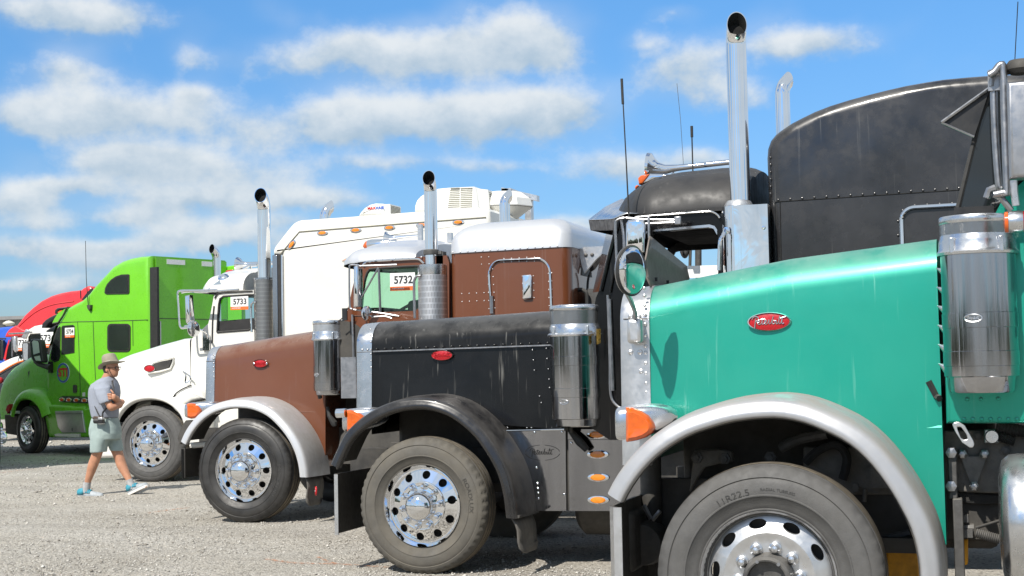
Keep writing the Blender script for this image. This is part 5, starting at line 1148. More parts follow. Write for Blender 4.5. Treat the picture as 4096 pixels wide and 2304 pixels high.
mb = MB(); mb.prism(T.pl(c4, [(95, 440), (150, 330), (165, 312), (235, 310), (215, 380), (130, 510), (100, 560), (78, 500)], .1), (0, .04, 0)); T.p('fender_brace', mb, 'frame_black')
bumper(T, T.pt(c4, 104, 800, -.03).x, T.pt(c4, 112, 912, -.03).z, T.pt(c4, 104, 608, -.03).z, T.Y - .03, 2 * T.Yc - T.Y + .03, wrap=.03, m='black_paint')
mb = MB(); mb.tube([T.pt(c4, 215, 572, .2), T.pt(c4, 420, 555, .2)], .03, 8); T.p('tow_hook', mb, 'white_paint')
yA = T.Y + .28; zb = P(c3(1640, 935), yA).z; zt = P(c3(1625, 215), yA).z
air_cleaner(T, (P(c3(1645, 700), yA).x, yA, zb), .160, zt - zb, .120, .035, screen='bare_alloy', bands=(.40, .10), emblem=(-2.1, .16, .033), tail=.04)
mb = MB(); mb.tube([P(c3(1530, 950), yA), P(c3(1550, 1015), yA)], .022, 8); T.p('drain_valve', mb, 'frame_black')
mb = MB(); mb.tube(T.pl(c3, [(1622, 1100), (1640, 1190), (1690, 1270), (1700, 1300)], .33), [.016, .022, .036, .022], 8); T.p('hood_latch_lever', mb, 'rubber_black')
# cab
y20 = T.Y + .22
pF = [c9(x, y) for x, y in ((225, 515), (150, 790), (110, 990), (70, 1130), (40, 1200), (30, 1450), (20, 1900), (1150, 1900), (1150, 440), (890, 455), (330, 500))]
pF = [P(p, y20) for p in pF]
win = [P(c9(x, y), y20) for x, y in ((275, 700), (300, 625), (325, 595), (370, 580), (800, 552), (830, 570), (838, 620), (836, 1012), (480, 1026), (240, 1030), (250, 880))]
roof = [c9(x, y) for x, y in ((228, 432), (262, 405), (330, 375), (450, 335), (600, 307), (760, 292), (900, 288), (1060, 294), (1130, 310), (1160, 330))]
drip = [c9(x, y) for x, y in ((180, 520), (325, 500), (600, 482), (890, 462), (1180, 440))]
cb = cab379(T, 'brown_paint', pF, win, roof, drip, 'silver_paint', d0=.22, glass_m='green_glass', inside='cab_brown', rc=(.36, .22))
mb = MB(); mb.tube([P(c9(x, y), y20 - .015) for x, y in ((262, 545), (290, 518), (360, 505), (600, 490), (800, 480), (850, 490), (890, 525))], .012, 8, True, 4); T.p('drip_rail', mb, 'chrome', cb)
rivets(T, [P(c9(388 + 68 * i, 487 - 4 * i), y20 - .014) for i in range(8)], .009, 'silver_paint', cb)
mb = MB(); mb.tube([P(c9(x, y), y20 - .004) for x, y in ((280, 700), (302, 628), (326, 596), (372, 580), (800, 552), (828, 570), (838, 620))], .011, 6, True, 3); T.p('window_seal', mb, 'rubber_black', cb)
mb = MB(); mb.tube([P(c9(425, 580), y20 - .006), P(c9(442, 1028), y20 - .006)], .013, 6); T.p('vent_window_bar', mb, 'steel_tube', cb)
mb = MB(); n1_ = [P(c9(x, y), y20 + .02) for x, y in ((225, 520), (80, 1125))]; m1_ = [P(c9(x, y), T.Yc) for x, y in ((215, 560), (110, 1120))]; mb.add([n1_[0], n1_[1], m1_[1], m1_[0]], [(0, 1, 2, 3)]); T.p('windscreen', mb, 'dark_glass', cb, flat=True)
mb = MB(); mb.tube([P(c9(x, y), y20 - .006) for x, y in ((160, 1060), (160, 1120), (175, 1400))], .008, 6); mb.tube([P(c9(170, 1065), y20 - .004), P(c9(640, 1070), y20 - .004)], .004, 5); T.p('door_seam', mb, 'cab_brown', cb)
visor(T, c9(330, 488), c9(200, 522), c9(240, 415), c9(45, 503), .010, 'chrome', .21, cb)
A0 = T.Y + 1.0
mb = MB(); mb.tube([P(c9(x, y), A0) for x, y in ((318, 338), (360, 332), (480, 325), (610, 305))], [.052, .056, .050, .02], 14); ml = T.p('roof_marker', mb, 'chrome', cb)
mb = MB(); mb.tube([P(c9(x, y), A0) for x, y in ((320, 338), (300, 342), (278, 347), (262, 350))], [.052, .045, .026, .004], 14); T.p('marker_lens', mb, 'amber_lens', ml)
mb = MB(); mb.tube([P(c9(x, y), A0 + .3) for x, y in ((499, 262), (508, 262), (520, 262), (545, 262), (600, 258), (720, 246), (840, 236))], [.070, .066, .046, .030, .022, .014, .012], 16); hn = T.p('air_horn', mb, 'chrome', cb)
mb = MB(); mb.cbox(P(c9(855, 240), A0 + .3), (.045, .05, .24)); mb.tube([P(c9(540, 270), A0 + .3), P(c9(560, 300), A0 + .3)], .014, 6); mb.tube([P(c9(600, 258), A0 + .3), P(c9(596, 305), A0 + .3)], .01, 6); mb.cbox(P(c9(1160, 260), A0 + .3), (.05, .05, .10)); T.p('horn_bracket', mb, 'bare_alloy', hn)
# mirror
mk = west_mirror(T, [[c9(150, 995), c9(128, 970), c9(122, 800), c9(122, 580), c9(130, 545), c9(160, 538), c9(225, 542)], [c9(215, 552), c9(420, 545), c9(612, 538)], [c9(420, 570), c9(330, 730), c9(238, 890)], [c9(160, 1000), c9(400, 1030), c9(635, 1068)], [c9(150, 1060), c9(158, 1250)], [c9(330, 1080), c9(480, 1070), c9(560, 1090)]], [c9(x, y) for x, y in ((168, 980), (170, 560), (190, 545), (222, 552), (228, 972))], 0, 'steel_tube', -.04)
mc_ = P(c9(308, 1040), T.Y - .08); nrm = V((.965, -.26, 0)).normalized(); u = ZR; w = nrm.cross(u)
def circ2(r, l): return [mc_ + nrm * l + u * (r * cos(2 * pi * k / 28)) + w * (r * sin(2 * pi * k / 28)) for k in range(28)]
mb = MB(); mb.loft([circ2(.01, -.05), circ2(.05, -.04), circ2(.072, -.012), circ2(.073, 0), circ2(.068, .005), circ2(.04, .012), circ2(.002, .015)], True, True); T.p('spot_mirror', mb, 'chrome', mk)
mb = MB(); mb.tube([P(c9(x, y), T.Y + .1) for x, y in ((110, 980), (60, 1080), (5, 1125))], .006, 5); mb.cbox(P(c9(75, 1050), T.Y + .1), (.05, .02, .12)); T.p('wiper_arm', mb, 'black_plastic')
# muffler shield and stack
yS = T.Y + .22; zb = T.gz + 1.0; zt = P(c9(980, 540), yS).z; sx = P(c9(982, 700), yS)
mb = MB(); mb.lathe([(.143, zb), (.143, zt - .10)], (sx.x, yS, 0), 'z', 48); ms = T.p('heat_shield', mb, 'slot_screen')
mb = MB(); mb.lathe([(.1425, zt - .10), (.144, zt - .09), (.144, zt - .004), (.138, zt), (.05, zt + .002)], (sx.x, yS, 0), 'z', 48); T.p('shield_collar', mb, 'aluminium', ms)
stack(T, V((P(c9(965, 250), yS).x, yS, zt)), P(D(1074, 448), yS - .08), .063, lean=.15, beta=48)
mb = MB(); z_ = P(c9(970, 408), yS).z; mb.lathe([(.064, z_ - .03), (.075, z_ - .025), (.078, z_), (.075, z_ + .02), (.064, z_ + .025)], (P(c9(965, 408), yS).x, yS, 0), 'z', 24); mb.cbox(P(c9(1045, 412), yS), (.06, .03, .03)); mb.cbox(P(c9(1055, 480), yS + .05), (.10, .10, .14)); T.p('stack_clamp', mb, 'grey_metal', ms)
mb = MB(); mb.tube([P(c9(x, y), yS - .13) for x, y in ((858, 650), (820, 655), (795, 690), (788, 760), (796, 1090))], .013, 9, True, 5); T.p('grab_handle', mb, 'steel_tube', ms)
yf_ = T.Yc + .98; stack(T, V((P(D(1270, 560), yf_).x, yf_, T.gz + 2.0)), P(D(1287, 492), yf_ + .1), .058, 1, 50, lean=1.0)
# sleeper
yL = T.Y + .16
sid = [P(c9(x, y), yL) for x, y in ((1142, 425), (1160, 1900), (2400, 1900), (2388, 350))]
mb = MB(); foot_r = .11
X0_, X1_, zb_, zt_ = sid[0].x, sid[3].x, T.gz + .95, None
za, zc = sid[0].z, sid[3].z
def rr_foot(x0, x1, y0, y1, r, n=6):
    out = []
    for cx, cy, a0 in ((x0 + r, y0 + r, pi), (x1 - r, y0 + r, 1.5 * pi), (x1 - r, y1 - r, 0), (x0 + r, y1 - r, .5 * pi)):
        for k in range(n + 1): a = a0 + pi / 2 * k / n; out.append(V((cx + r * cos(a), cy + r * sin(a), 0)))
    return out
ft = rr_foot(X0_, X1_, yL, 2 * T.Yc - yL, foot_r)
top = lambda q: za + (zc - za) * (q.x - X0_) / (X1_ - X0_)
mb.loft([[V((q.x, q.y, zb_)) for q in ft], [V((q.x, q.y, top(q))) for q in ft]], True, True); sl = T.p('sleeper', mb, 'brown_paint')
rz = P(c9(1700, 100), T.Y + .5).z; zmid = (za + zc) / 2; rings = []
hr = rz - zmid
for i in range(9):
    a = pi / 2 * i / 8; ins = .30 * (1 - cos(a)) - (.012 if i == 0 else 0.008); f2 = rr_foot(X0_ + ins, X1_ - ins * .75, yL + ins, 2 * T.Yc - yL - ins, foot_r + .02)
    rings.append([V((q.x, q.y, top(q) + (.10 * hr if i == 0 else 0) - (.10 * hr if i == 0 else 0) + hr * (.28 * min(1, i / 1.0) if i else 0) + hr * .72 * sin(a))) for q in f2])
mb = MB(); mb.loft(rings, True, True); T.p('sleeper_roof', mb, 'silver_paint', sl, sharp=60)
rivets(T, [P(c9(1188 + 77 * i, 409 - 4.6 * i), yL - .012) for i in range(15)], .009, 'silver_paint', sl)
mb = MB(); mb.tube([P(c9(x, y), yL - .008) for x, y in ((1588, 1030), (1572, 830), (1563, 650), (1572, 590), (1600, 535), (1640, 503), (1700, 492), (1900, 484), (2060, 478), (2110, 488), (2155, 525), (2185, 590), (2193, 700), (2203, 980))], .012, 8, True, 4); T.p('door_trim', mb, 'chrome', sl)
mb = MB(); mb.tube([P(c9(1588, 860), yL - .012), P(c9(1592, 1040), yL - .012)], .022, 8); T.p('door_hinge', mb, 'steel_tube', sl)
mb = MB(); mb.pillow([P(c9(x, y), yL) for x, y in ((1912, 650), (1925, 642), (2000, 642), (2008, 655), (2012, 880), (2000, 893), (1925, 897), (1914, 885))], yL - .03, yL + .01, .012); T.p('side_vent', mb, 'mirror_chrome', sl)
rv = []
for (xa, ya, xb, yb, n) in ((1280, 836, 1510, 827, 4), (1283, 918, 1512, 908, 4), (1715, 475, 2030, 460, 5), (1715, 512, 2030, 502, 5), (1553, 655, 1560, 990, 5), (1600, 582, 1622, 985, 6), (2172, 627, 2182, 960, 5), (2206, 622, 2215, 958, 5), (1482, 460, 1558, 457, 2), (1484, 533, 1562, 530, 2), (1905, 655, 1910, 880, 4), (2018, 652, 2026, 878, 4)):
    rv += line(P(c9(xa, ya), yL - .001), P(c9(xb, yb), yL - .001), n)
rivets(T, rv, .0055, 'bare_alloy', sl, 'door_rivets')
# grey plate and hoses behind the sleeper
yB = T.Y + .55
mb = MB(); mb.prism([P(c14(x, y), yB) for x, y in ((165, 1020), (220, 1000), (415, 990), (470, 1000), (440, 1045), (350, 1120), (225, 1270), (195, 1180))], (0, .04, 0)); pl = T.p('light_bar_plate', mb, 'bare_alloy')
rivets(T, [P(c14(x, y), yB - .002) for x, y in ((240, 1082), (305, 1080))], .020, 'grey_metal', pl, 'plate_bolts')
mb = MB(); mb.prism([P(c14(x, y), yB + .25) for x, y in ((350, 1120), (440, 1050), (470, 1010), (470, 1040), (330, 1230), (285, 1260), (270, 1200))], (0, .02, 0)); T.p('plate_gusset', mb, 'black_plastic', pl)
mb = MB(); mb.prism([P(c14(x, y), yB + .02) for x, y in ((60, 1010), (165, 1020), (200, 1290), (60, 1300))], (0, .4, 0)); T.p('rear_bracket', mb, 'frame_black', pl)
for pts in ([(165, 1300), (150, 1400), (140, 1700)], [(290, 1260), (260, 1360), (250, 1700)], [(80, 1080), (90, 1330), (100, 1700)]):
    mb = MB(); mb.tube([P(c14(x, y), yB + .05) for x, y in pts], .012, 7, True, 4); T.p('air_line', mb, 'rubber_black', pl)
mb = MB(); mb.tube([P(c9(x, y), yB - .1) for x, y in ((2440, 1100), (2440, 880), (2455, 820), (2500, 795), (2545, 810), (2570, 860), (2572, 1100))], .020, 8, True, 5); T.p('coiled_hose', mb, 'rubber_black', pl)
mb = MB(); mb.box(X1_ + .08, X1_ + 2.6, T.Y + .5, 2 * T.Yc - T.Y - .5, T.gz + .9, P(c14(100, 1310), yB).z - .12); T.p('cargo_deck', mb, 'grey_metal')
chassis(T, T.c.x - .9, T.c.x + 6)
mb = MB(); mb.box(T.c.x + .9, T.c.x + 4, T.Y + .4, 2 * T.Yc - T.Y - .4, T.gz + .55, T.gz + 1.0); T.p('belly_pan', mb, 'frame_black')
# cowl side under the mirror, drain tube
mb = MB(); mb.tube([P(c3(x, y), y20 - .02) for x, y in ((1880, 150), (1890, 500), (1900, 860))], .013, 7); mb.tube([P(c3(x, y), y20 - .02) for x, y in ((1892, 880), (1905, 940), (1940, 980), (1990, 990))], .010, 7, True, 4); mb.cbox(P(c3(1845, 800), y20 - .03), (.16, .03, .40)); T.p('drain_tube', mb, 'steel_tube', cb)
mb = MB(); mb.lathe([(.26, 0), (.26, .02)], P(c3(1790, 490), y20 - .004), 'y', 30, caps=True); T.p('intake_boot', mb, 'frame_black', cb)
lot_card('5732', P(c9(671, 713), y20 - .006), (1, 0, 0), P(c9(800, 713), y20).x - P(c9(542, 713), y20).x, P(c9(671, 620), y20).z - P(c9(671, 803), y20).z, 'white lot card 5732 with orange foot in the brown cab window')
tyre_text(T, 'MICHELIN', .40, radians(-14), .034, 1.5, 'grey_tyre')
# ------------------------------------------------------------------ WHITE TRUCK
T = TW
put_wheel(T, 'cover', 'grey_tyre', T.c, radians(8)); put_wheel(T, 'cover', 'grey_tyre', V((T.c.x, 2 * T.Yc - T.Y, T.c.z)), .6, 0, True)
WSEC = [(-.02, .05), (-.004, .0), (.012, -.010), (.03, -.004), (.07, .012), (.14, .05), (.20, .11), (.245, .19), (.27, .28), (.275, .42)]
EDGE = [c2(x, y) for x, y in ((1190, 420), (1196, 320), (1225, 255), (1285, 180), (1360, 125), (1450, 96), (1560, 88), (1680, 112), (1780, 168), (1850, 240), (1890, 320), (1905, 420))]
E, fo = fender(T, 'fender', 'white_paint', cF, EDGE, -.05, .42, sec=WSEC)
X0, X1 = P((380, 1600), T.Y + .4).x, T.pt(c1, 1968, 800, .32).x
prof = [(378, 1640), (384, 1570), (400, 1512), (430, 1466), c1(1200, 872), c1(1400, 797), c1(1700, 708), c1(1968, 640)]
zt_ = [(P(p, T.Y + .8).x, P(p, T.Y + .8).z) for p in prof]
hd = hood(T, 'white_paint', zt_[0][0], X1, zt_, [(zt_[0][0], T.Y + .95), (zt_[0][0] + .12, T.Y + .72), (zt_[0][0] + .3, T.Y + .56), (zt_[0][0] + .55, T.Y + .46), (X1, T.Y + .34)], [(X0, T.gz + .75), (T.c.x - .6, T.gz + .95), (T.c.x, T.gz + 1.12), (T.c.x + .6, T.gz + .95), (X1, T.gz + .7)], rc=(.34, .26), crown=.02, hx=60)
# rear wing behind the wheel, with its gap lines
wing = T.pl(c1, [(1752, 1330), (1800, 1238), (1850, 1195), (1905, 1165), (1975, 1140), (2040, 1180), (2085, 1225), (2108, 1275), (1985, 1300), (1900, 1350), (1845, 1430), (1800, 1395)], .0)
mb = MB(); mb.pillow(wing, T.Y - .02, T.Y + .5, .05, 5); T.p('wing', mb, 'white_paint')
low = T.pl(c2, [(1885, 175), (1990, 120), (2110, 100), (2130, 130), (2130, 600), (1960, 600), (1880, 330), (1840, 240)], .06)
mb = MB(); mb.pillow(low, T.Y + .05, T.Y + .5, .04); T.p('lower_wing', mb, 'white_paint')
for pts, dy in (([(1748, 1330), (1800, 1236), (1850, 1193), (1905, 1163), (1972, 1138)], -.02), ([(1972, 1140), (1970, 1000), (1966, 840), (1962, 700), (1972, 665), (2000, 645)], .325), ([(1835, 1440), (1900, 1350), (1985, 1300), (2108, 1275)], .0)):
    mb = MB(); mb.tube(T.pl(c1, pts, dy), .010, 6, True, 4); T.p('panel_gap', mb, 'rubber_black')
v_ = T.pl(c1, [(1548, 994), (1562, 975), (1600, 912), (1680, 888), (1775, 872), (1766, 915), (1745, 955), (1650, 978)], .37)
mb = MB(); mb.prism([q + V((0, -.03, 0)) for q in v_], (0, .07, 0)); T.p('hood_vent', mb, 'frame_black')
mb = MB(); vo_ = T.pl(c1, [(1535, 1010), (1590, 905), (1680, 872), (1800, 850), (1795, 900), (1765, 965), (1650, 996)], .37)
mb.tube([q + V((0, -.025, 0)) for q in vo_] + [vo_[0] + V((0, -.025, 0))], .012, 6, False); T.p('vent_rim', mb, 'white_paint')
badge(T, T.pt(c1, 1543, 962, .335), .085, .048, script=False)
mb = MB(); mb.tube(T.pl(c1, [(1885, 995), (1925, 1020), (1960, 1050), (1960, 1085), (1930, 1110), (1910, 1105), (1915, 1040), (1900, 1000)], .20), .012, 6, True, 3); T.p('hood_handle', mb, 'chrome')
mb = MB(); mb.cbox(T.pt(c1, 1992, 1160, .10), (.07, .06, .03)); T.p('hinge', mb, 'black_plastic')
# front bumper behind the man
mb = MB(); mb.pillow([P(p, T.Y + .05) for p in ((372, 1725), (372, 1700), (410, 1690), (470, 1690), (468, 1830), (400, 1832), (372, 1800))], T.Y + .02, 2 * T.Yc - T.Y - .02, .05); T.p('bumper', mb, 'white_paint')
# cab
y20 = T.Y + .28
pF = [c1(x, y) for x, y in ((2205, 205), (2170, 400), (2120, 615), (1975, 645), (1965, 800), (1968, 1300), (1990, 1700), (3300, 1700), (3300, 100), (2400, 170))]
win = [c1(x, y) for x, y in ((2238, 590), (2244, 460), (2256, 300), (2268, 245), (2300, 222), (2560, 205), (2640, 205), (2655, 240), (2650, 530), (2560, 565))]
farw = [c1(x, y) for x, y in ((2180, 590), (2190, 300), (2210, 240), (2640, 205), (2655, 240), (2650, 560))]
roof = [c5(x, y) for x, y in ((590, 1108), (620, 1080), (655, 1050), (705, 1018), (800, 985), (900, 970), (1010, 962), (1180, 955))]
drip = [c5(x, y) for x, y in ((480, 1200), (640, 1195), (980, 1182), (1250, 1172))]
cb = cab379(T, 'white_paint', [P(p, y20) for p in pF], [P(p, y20) for p in win], roof, drip, 'white_paint', d0=.28, glass_m='clear_glass', far_win=[P(p, y20) for p in farw], rc=(.36, .22))
mb = MB(); wq = [P(p, y20 - .004) for p in win]; mb.tube(wq + [wq[0]], .014, 6, False); T.p('window_seal', mb, 'rubber_black', cb)
mb = MB(); mb.prism([P(c1(x, y), y20 + .015) for x, y in ((2240, 478), (2650, 440), (2650, 556), (2242, 586))], (0, .004, 0)); T.p('dash_panel', mb, 'cab_dark', cb)  # dark sheet across the lower window for the dashboard
mb = MB(); mb.tube([P(c1(x, y), y20 + .05) for x, y in ((2370, 488), (2420, 530), (2470, 560))], .022, 7); T.p('wheel_rim', mb, 'gold_trim', cb)
mb = MB(); mb.tube([P(c1(x, y), y20 - .012) for x, y in ((2212, 240), (2235, 200), (2290, 182), (2600, 165))], .010, 6, True, 4); T.p('drip_rail', mb, 'rubber_black', cb)
mb = MB(); mb.tube([P(c1(x, y), y20 - .006) for x, y in ((2205, 320), (2190, 480), (2185, 700))], .010, 6); T.p('door_seam', mb, 'rubber_black', cb)
mb = MB(); n1_ = [P(c1(x, y), y20 + .02) for x, y in ((2205, 215), (2125, 610))]; m1_ = [P(c1(x, y), T.Yc) for x, y in ((2230, 250), (2150, 610))]; mb.add([n1_[0], n1_[1], m1_[1], m1_[0]], [(0, 1, 2, 3)]); T.p('windscreen', mb, 'dark_glass', cb, flat=True)
mb = MB(); a = [P(c5(x, y), y20) for x, y in ((480, 1185), (560, 1120), (610, 1085), (650, 1160))]; mb.loft([a, [q + V((-.05, .7, .03)) for q in a], [q + V((0, 1.4, 0)) for q in a]], True, True); T.p('sun_visor', mb, 'chrome', cb)
mb = MB(); s_ = P(c5(655, 1095), y20 + .1); mb.lathe([(.001, -.06), (.06, -.05), (.10, -.01), (.105, .02), (.095, .03), (.05, .04), (.001, .042)], s_, 'y', 24); mb.tube([s_, P(c5(640, 1170), y20 + .1)], .018, 7); T.p('spot_lamp', mb, 'mirror_chrome', cb)
A0 = T.Y + 1.0
mb = MB(); mb.pillow([P(c5(x, y), A0) for x, y in ((680, 1020), (700, 985), (760, 975), (775, 982), (720, 1008))], A0 - .05, A0 + .05, .01); T.p('marker_lens', mb, 'red_lens', cb)
mb = MB(); mb.pillow([P(c5(x, y), A0) for x, y in ((705, 1018), (765, 985), (860, 980), (800, 1000))], A0 - .06, A0 + .06, .01); T.p('roof_marker', mb, 'chrome', cb)
mb = MB(); mb.tube([P(c5(x, y), A0 + .25) for x, y in ((800, 925), (820, 925), (850, 925), (900, 922), (1000, 915), (1200, 905))], [.11, .10, .05, .035, .03, .03], 14); hn = T.p('air_horn', mb, 'chrome', cb)
mb = MB(); mb.tube([P(c5(x, y), A0) for x, y in ((860, 965), (920, 935), (1000, 930))], .02, 7); mb.tube([P(c5(935, 925), A0), P(c5(940, 965), A0)], .02, 6); T.p('horn_bracket', mb, 'chrome', hn)
# mirror frame
mk = west_mirror(T, [[c1(1985, 530), c1(1900, 545), c1(1862, 540), c1(1848, 480), c1(1840, 330), c1(1832, 190), c1(1850, 165), c1(1900, 160), c1(2050, 160), c1(2240, 152)], [c1(1870, 180), c1(1940, 170), c1(2120, 175), c1(2460, 150)], [c1(1900, 530), c1(1980, 515)]], [c1(x, y) for x, y in ((1908, 215), (1955, 205), (1972, 470), (1930, 505), (1918, 490))], 0, 'chrome', -.05, .014)
mc_ = P(c1(1998, 555), T.Y - .12); nrm = V((.96, -.28, 0)).normalized(); u = ZR; w = nrm.cross(u)
def circ3(r, l, k_=1.0): return [mc_ + nrm * l + u * (r * cos(2 * pi * k / 28)) + w * (r * sin(2 * pi * k / 28)) for k in range(28)]
mb = MB(); mb.loft([circ3(.01, -.05), circ3(.06, -.045), circ3(.105, -.015), circ3(.108, 0), circ3(.10, .006), circ3(.06, .014), circ3(.002, .018)], True, True); T.p('spot_mirror', mb, 'chrome', mk)
mb = MB(); mb.tube([P(c1(x, y), T.Y + dy) for x, y, dy in ((1998, 555, -.12), (2060, 565, 0), (2110, 590, .1), (2140, 640, .25), (2150, 680, .27))], .014, 7, True, 4); mb.cbox(P(c1(2130, 700), T.Y + .27), (.10, .04, .20)); T.p('mirror_arm', mb, 'chrome', mk)
# shield, stack
yS = T.Y + .30; sx = P(c5(1082, 1200), yS); zt = P(c5(1082, 1062), yS).z; zb = T.gz + 1.0
mb = MB(); mb.lathe([(.148, zb), (.148, zt - .02)], (sx.x, yS, 0), 'z', 40); ms = T.p('heat_shield', mb, 'dark_slot_screen')
mb = MB(); mb.lathe([(.146, zt - .03), (.150, zt - .025), (.150, zt), (.05, zt + .003)], (sx.x, yS, 0), 'z', 40); T.p('shield_collar', mb, 'streaked_chrome', ms)
stack(T, V((P(c5(1074, 700), yS).x, yS, zt)), P(c5(1093, 202), yS - .14), .088, lean=.10, beta=55)
mb = MB(); mb.tube([P(c5(x, y), yS - .14) for x, y in ((990, 1310), (955, 1315), (940, 1340), (938, 1420), (945, 1620))], .015, 8, True, 4); T.p('grab_handle', mb, 'chrome', ms)
# box sleeper
yL = T.Y + .05
out = [c5(1158, 818), c5(1155, 780), c5(1168, 740), c5(1250, 632), c5(1330, 532), c5(1365, 495), c5(1400, 474), c5(1440, 461), k3(300, 415), k3(785, 378), k3(1310, 348), k3(1345, 352), k3(1368, 375), k3(1375, 460)]
o3 = [P(p, yL) for p in out]; lo_ = [V((o3[-1].x, yL, T.gz + .9)), V((o3[0].x + .12, yL, T.gz + .9))]
mb = MB(); mb.pillow([V((q.x, yL, q.z)) for q in o3[1:]] + lo_ + [V((o3[0].x + .12, yL, o3[0].z - .02)), V((o3[0].x, yL, o3[0].z - .01))], yL, 2 * T.Yc - yL, .07, 5); sl = T.p('sleeper', mb, 'white_paint', sharp=35)
mb = MB(); mb.tube([P(p, yL - .003) for p in (c5(1240, 818), c5(1337, 700), c5(1435, 586), c5(2000, 541), c5(2576, 495), k3(1340, 424))], .008, 5); T.p('roof_trim_line', mb, 'vent_dark', sl)
xs0, xs1 = P(c5(1168, 1000), yL).x, P(c5(1248, 1000), yL).x
for xa, xb, m_ in ((1162, 1212, 'streaked_chrome'), (1216, 1246, 'rubber_black'), (1249, 1266, 'chrome')):
    a, c = P(c5(xa, 900), yL - .004).x, P(c5(xb, 900), yL - .004).x; mb = MB(); mb.box(a, c, yL - .02, yL + .10, T.gz + .95, o3[0].z - .012); T.p('corner_trim', mb, m_, sl, bevel=.006)
oval_light(T, P(c5(1358, 718), yL - .002), .080, .031, sl, radians(48), True)
for p in (c5(1675, 597), c5(2018, 568), c5(2365, 542), c9(868, 130), c9(1245, 100)): oval_light(T, P(p, yL - .002), .080, .029, sl, 0.02, True)
# roof air conditioners, vent, light pod, post
yR = T.Y + .75
mb = MB(); mb.pillow([P(k3(x, y), yR) for x, y in ((782, 380), (785, 330), (800, 290), (830, 258), (880, 225), (960, 200), (1060, 190), (1240, 183), (1258, 200), (1285, 385))], yR, yR + .95, .06, 5); ac_ = T.p('air_conditioner', mb, 'white_plastic', sl)
for x0_, x1_, y0_, y1_, n_, dyv in ((1045, 1238, 345, 200, 11, -.004),):
    for i in range(n_):
        t_ = i / (n_ - 1); ya = y0_ + (y1_ - y0_) * t_
        for xa, xb in ((x0_ + 2.5 * i * .8, x0_ + 92), (x0_ + 98, x1_ - 3)):
            a, c = P(k3(xa, ya), yR + dyv), P(k3(xb, ya - 3), yR + dyv); mb = MB(); mb.loft([[a + V((0, 0, -.0055)), c + V((0, 0, -.0055)), c + V((0, 0, .0055)), a + V((0, 0, .0055))], [a + V((0, .01, -.0055)), c + V((0, .01, -.0055)), c + V((0, .01, .0055)), a + V((0, .01, .0055))]], True, True); T.p('vent_slot', mb, 'vent_dark', ac_, flat=True)
xe = P(k3(1287, 300), yR).x
mb = MB(); mb.loft([[V((xe - .02, yR + .06, P(k3(1285, 385), yR).z)), V((xe + .10, yR + .14, P(k3(1285, 375), yR).z)), V((xe + .08, yR + .14, P(k3(1262, 205), yR).z)), V((xe - .06, yR + .06, P(k3(1258, 195), yR).z))], [V((xe - .02, yR + .9, P(k3(1285, 385), yR).z)), V((xe + .10, yR + .82, P(k3(1285, 375), yR).z)), V((xe + .08, yR + .82, P(k3(1262, 205), yR).z)), V((xe - .06, yR + .9, P(k3(1258, 195), yR).z))]], True, True); T.p('unit_grille', mb, 'white_plastic', ac_, flat=True)
for i in range(10):
    z0_ = P(k3(1280, 360), yR).z + .025 * i; mb = MB(); mb.box(xe + .088, xe + .104 - .002 * i, yR + .18, yR + .78, z0_, z0_ + .012); T.p('vent_slot', mb, 'vent_dark', ac_, flat=True)
mb = MB(); mb.pillow([P(k3(x, y), yR + .3) for x, y in ((352, 410), (372, 380), (400, 350), (440, 325), (480, 315), (545, 317), (556, 390), (560, 405))], yR + .3, yR + .75, .04, 4); vt = T.p('roof_vent', mb, 'white_plastic', sl)
x_a, x_b = P(k3(546, 350), yR + .3).x, P(k3(618, 350), yR + .3).x
mb = MB(); mb.box(x_a, x_a + .09, yR + .33, yR + .72, P(k3(560, 400), yR + .3).z, P(k3(545, 322), yR + .3).z); T.p('vent_back', mb, 'white_plastic', vt)
for i in range(7):
    z0_ = P(k3(560, 398), yR + .3).z + .018 * i; mb = MB(); mb.box(x_a + .085, x_a + .095, yR + .36, yR + .69, z0_, z0_ + .009); T.p('vent_slot', mb, 'vent_dark', vt, flat=True)
tc_ = P(k3(476, 353), yR + .296); mb = MB(); put_text(mb, 'MA', tc_ + V((-.058, 0, 0)), XR, ZR, .040, .04); put_text(mb, 'X', tc_ + V((0, 0, 0)), XR, ZR, .040, .04); T.p('vent_lettering', mb, 'red_print', vt)
mb = MB(); put_text(mb, 'XAIR', tc_ + V((.085, 0, 0)), XR, ZR, .040, .04); T.p('vent_lettering', mb, 'blue_print', vt)
yP_ = T.Y + 1.3; cx_, cz_ = P(k3(1475, 350), yP_).x, 0
z_ = lambda y: P(k3(1475, y), yP_).z
mb = MB(); mb.lathe([(.05, z_(470)), (.22, z_(430)), (.40, z_(355)), (.405, z_(345)), (.38, z_(290)), (.25, z_(235)), (.10, z_(225)), (.001, z_(224))], (cx_, yP_, 0), 'z', 8); pod = T.p('roof_pod', mb, 'white_plastic', sl, sharp=20)
mb = MB(); mb.lathe([(.402, z_(358)), (.415, z_(352)), (.402, z_(345))], (cx_, yP_, 0), 'z', 8); T.p('pod_band', mb, 'wall_grey', pod)
yQ = T.Y + 2.1
mb = MB(); mb.box(P(k3(1640, 400), yQ).x, P(k3(1692, 400), yQ).x, yQ, yQ + .12, P(k3(1660, 470), yQ).z - .5, P(k3(1660, 262), yQ).z); po = T.p('rack_post', mb, 'bare_alloy', sl, bevel=.01)
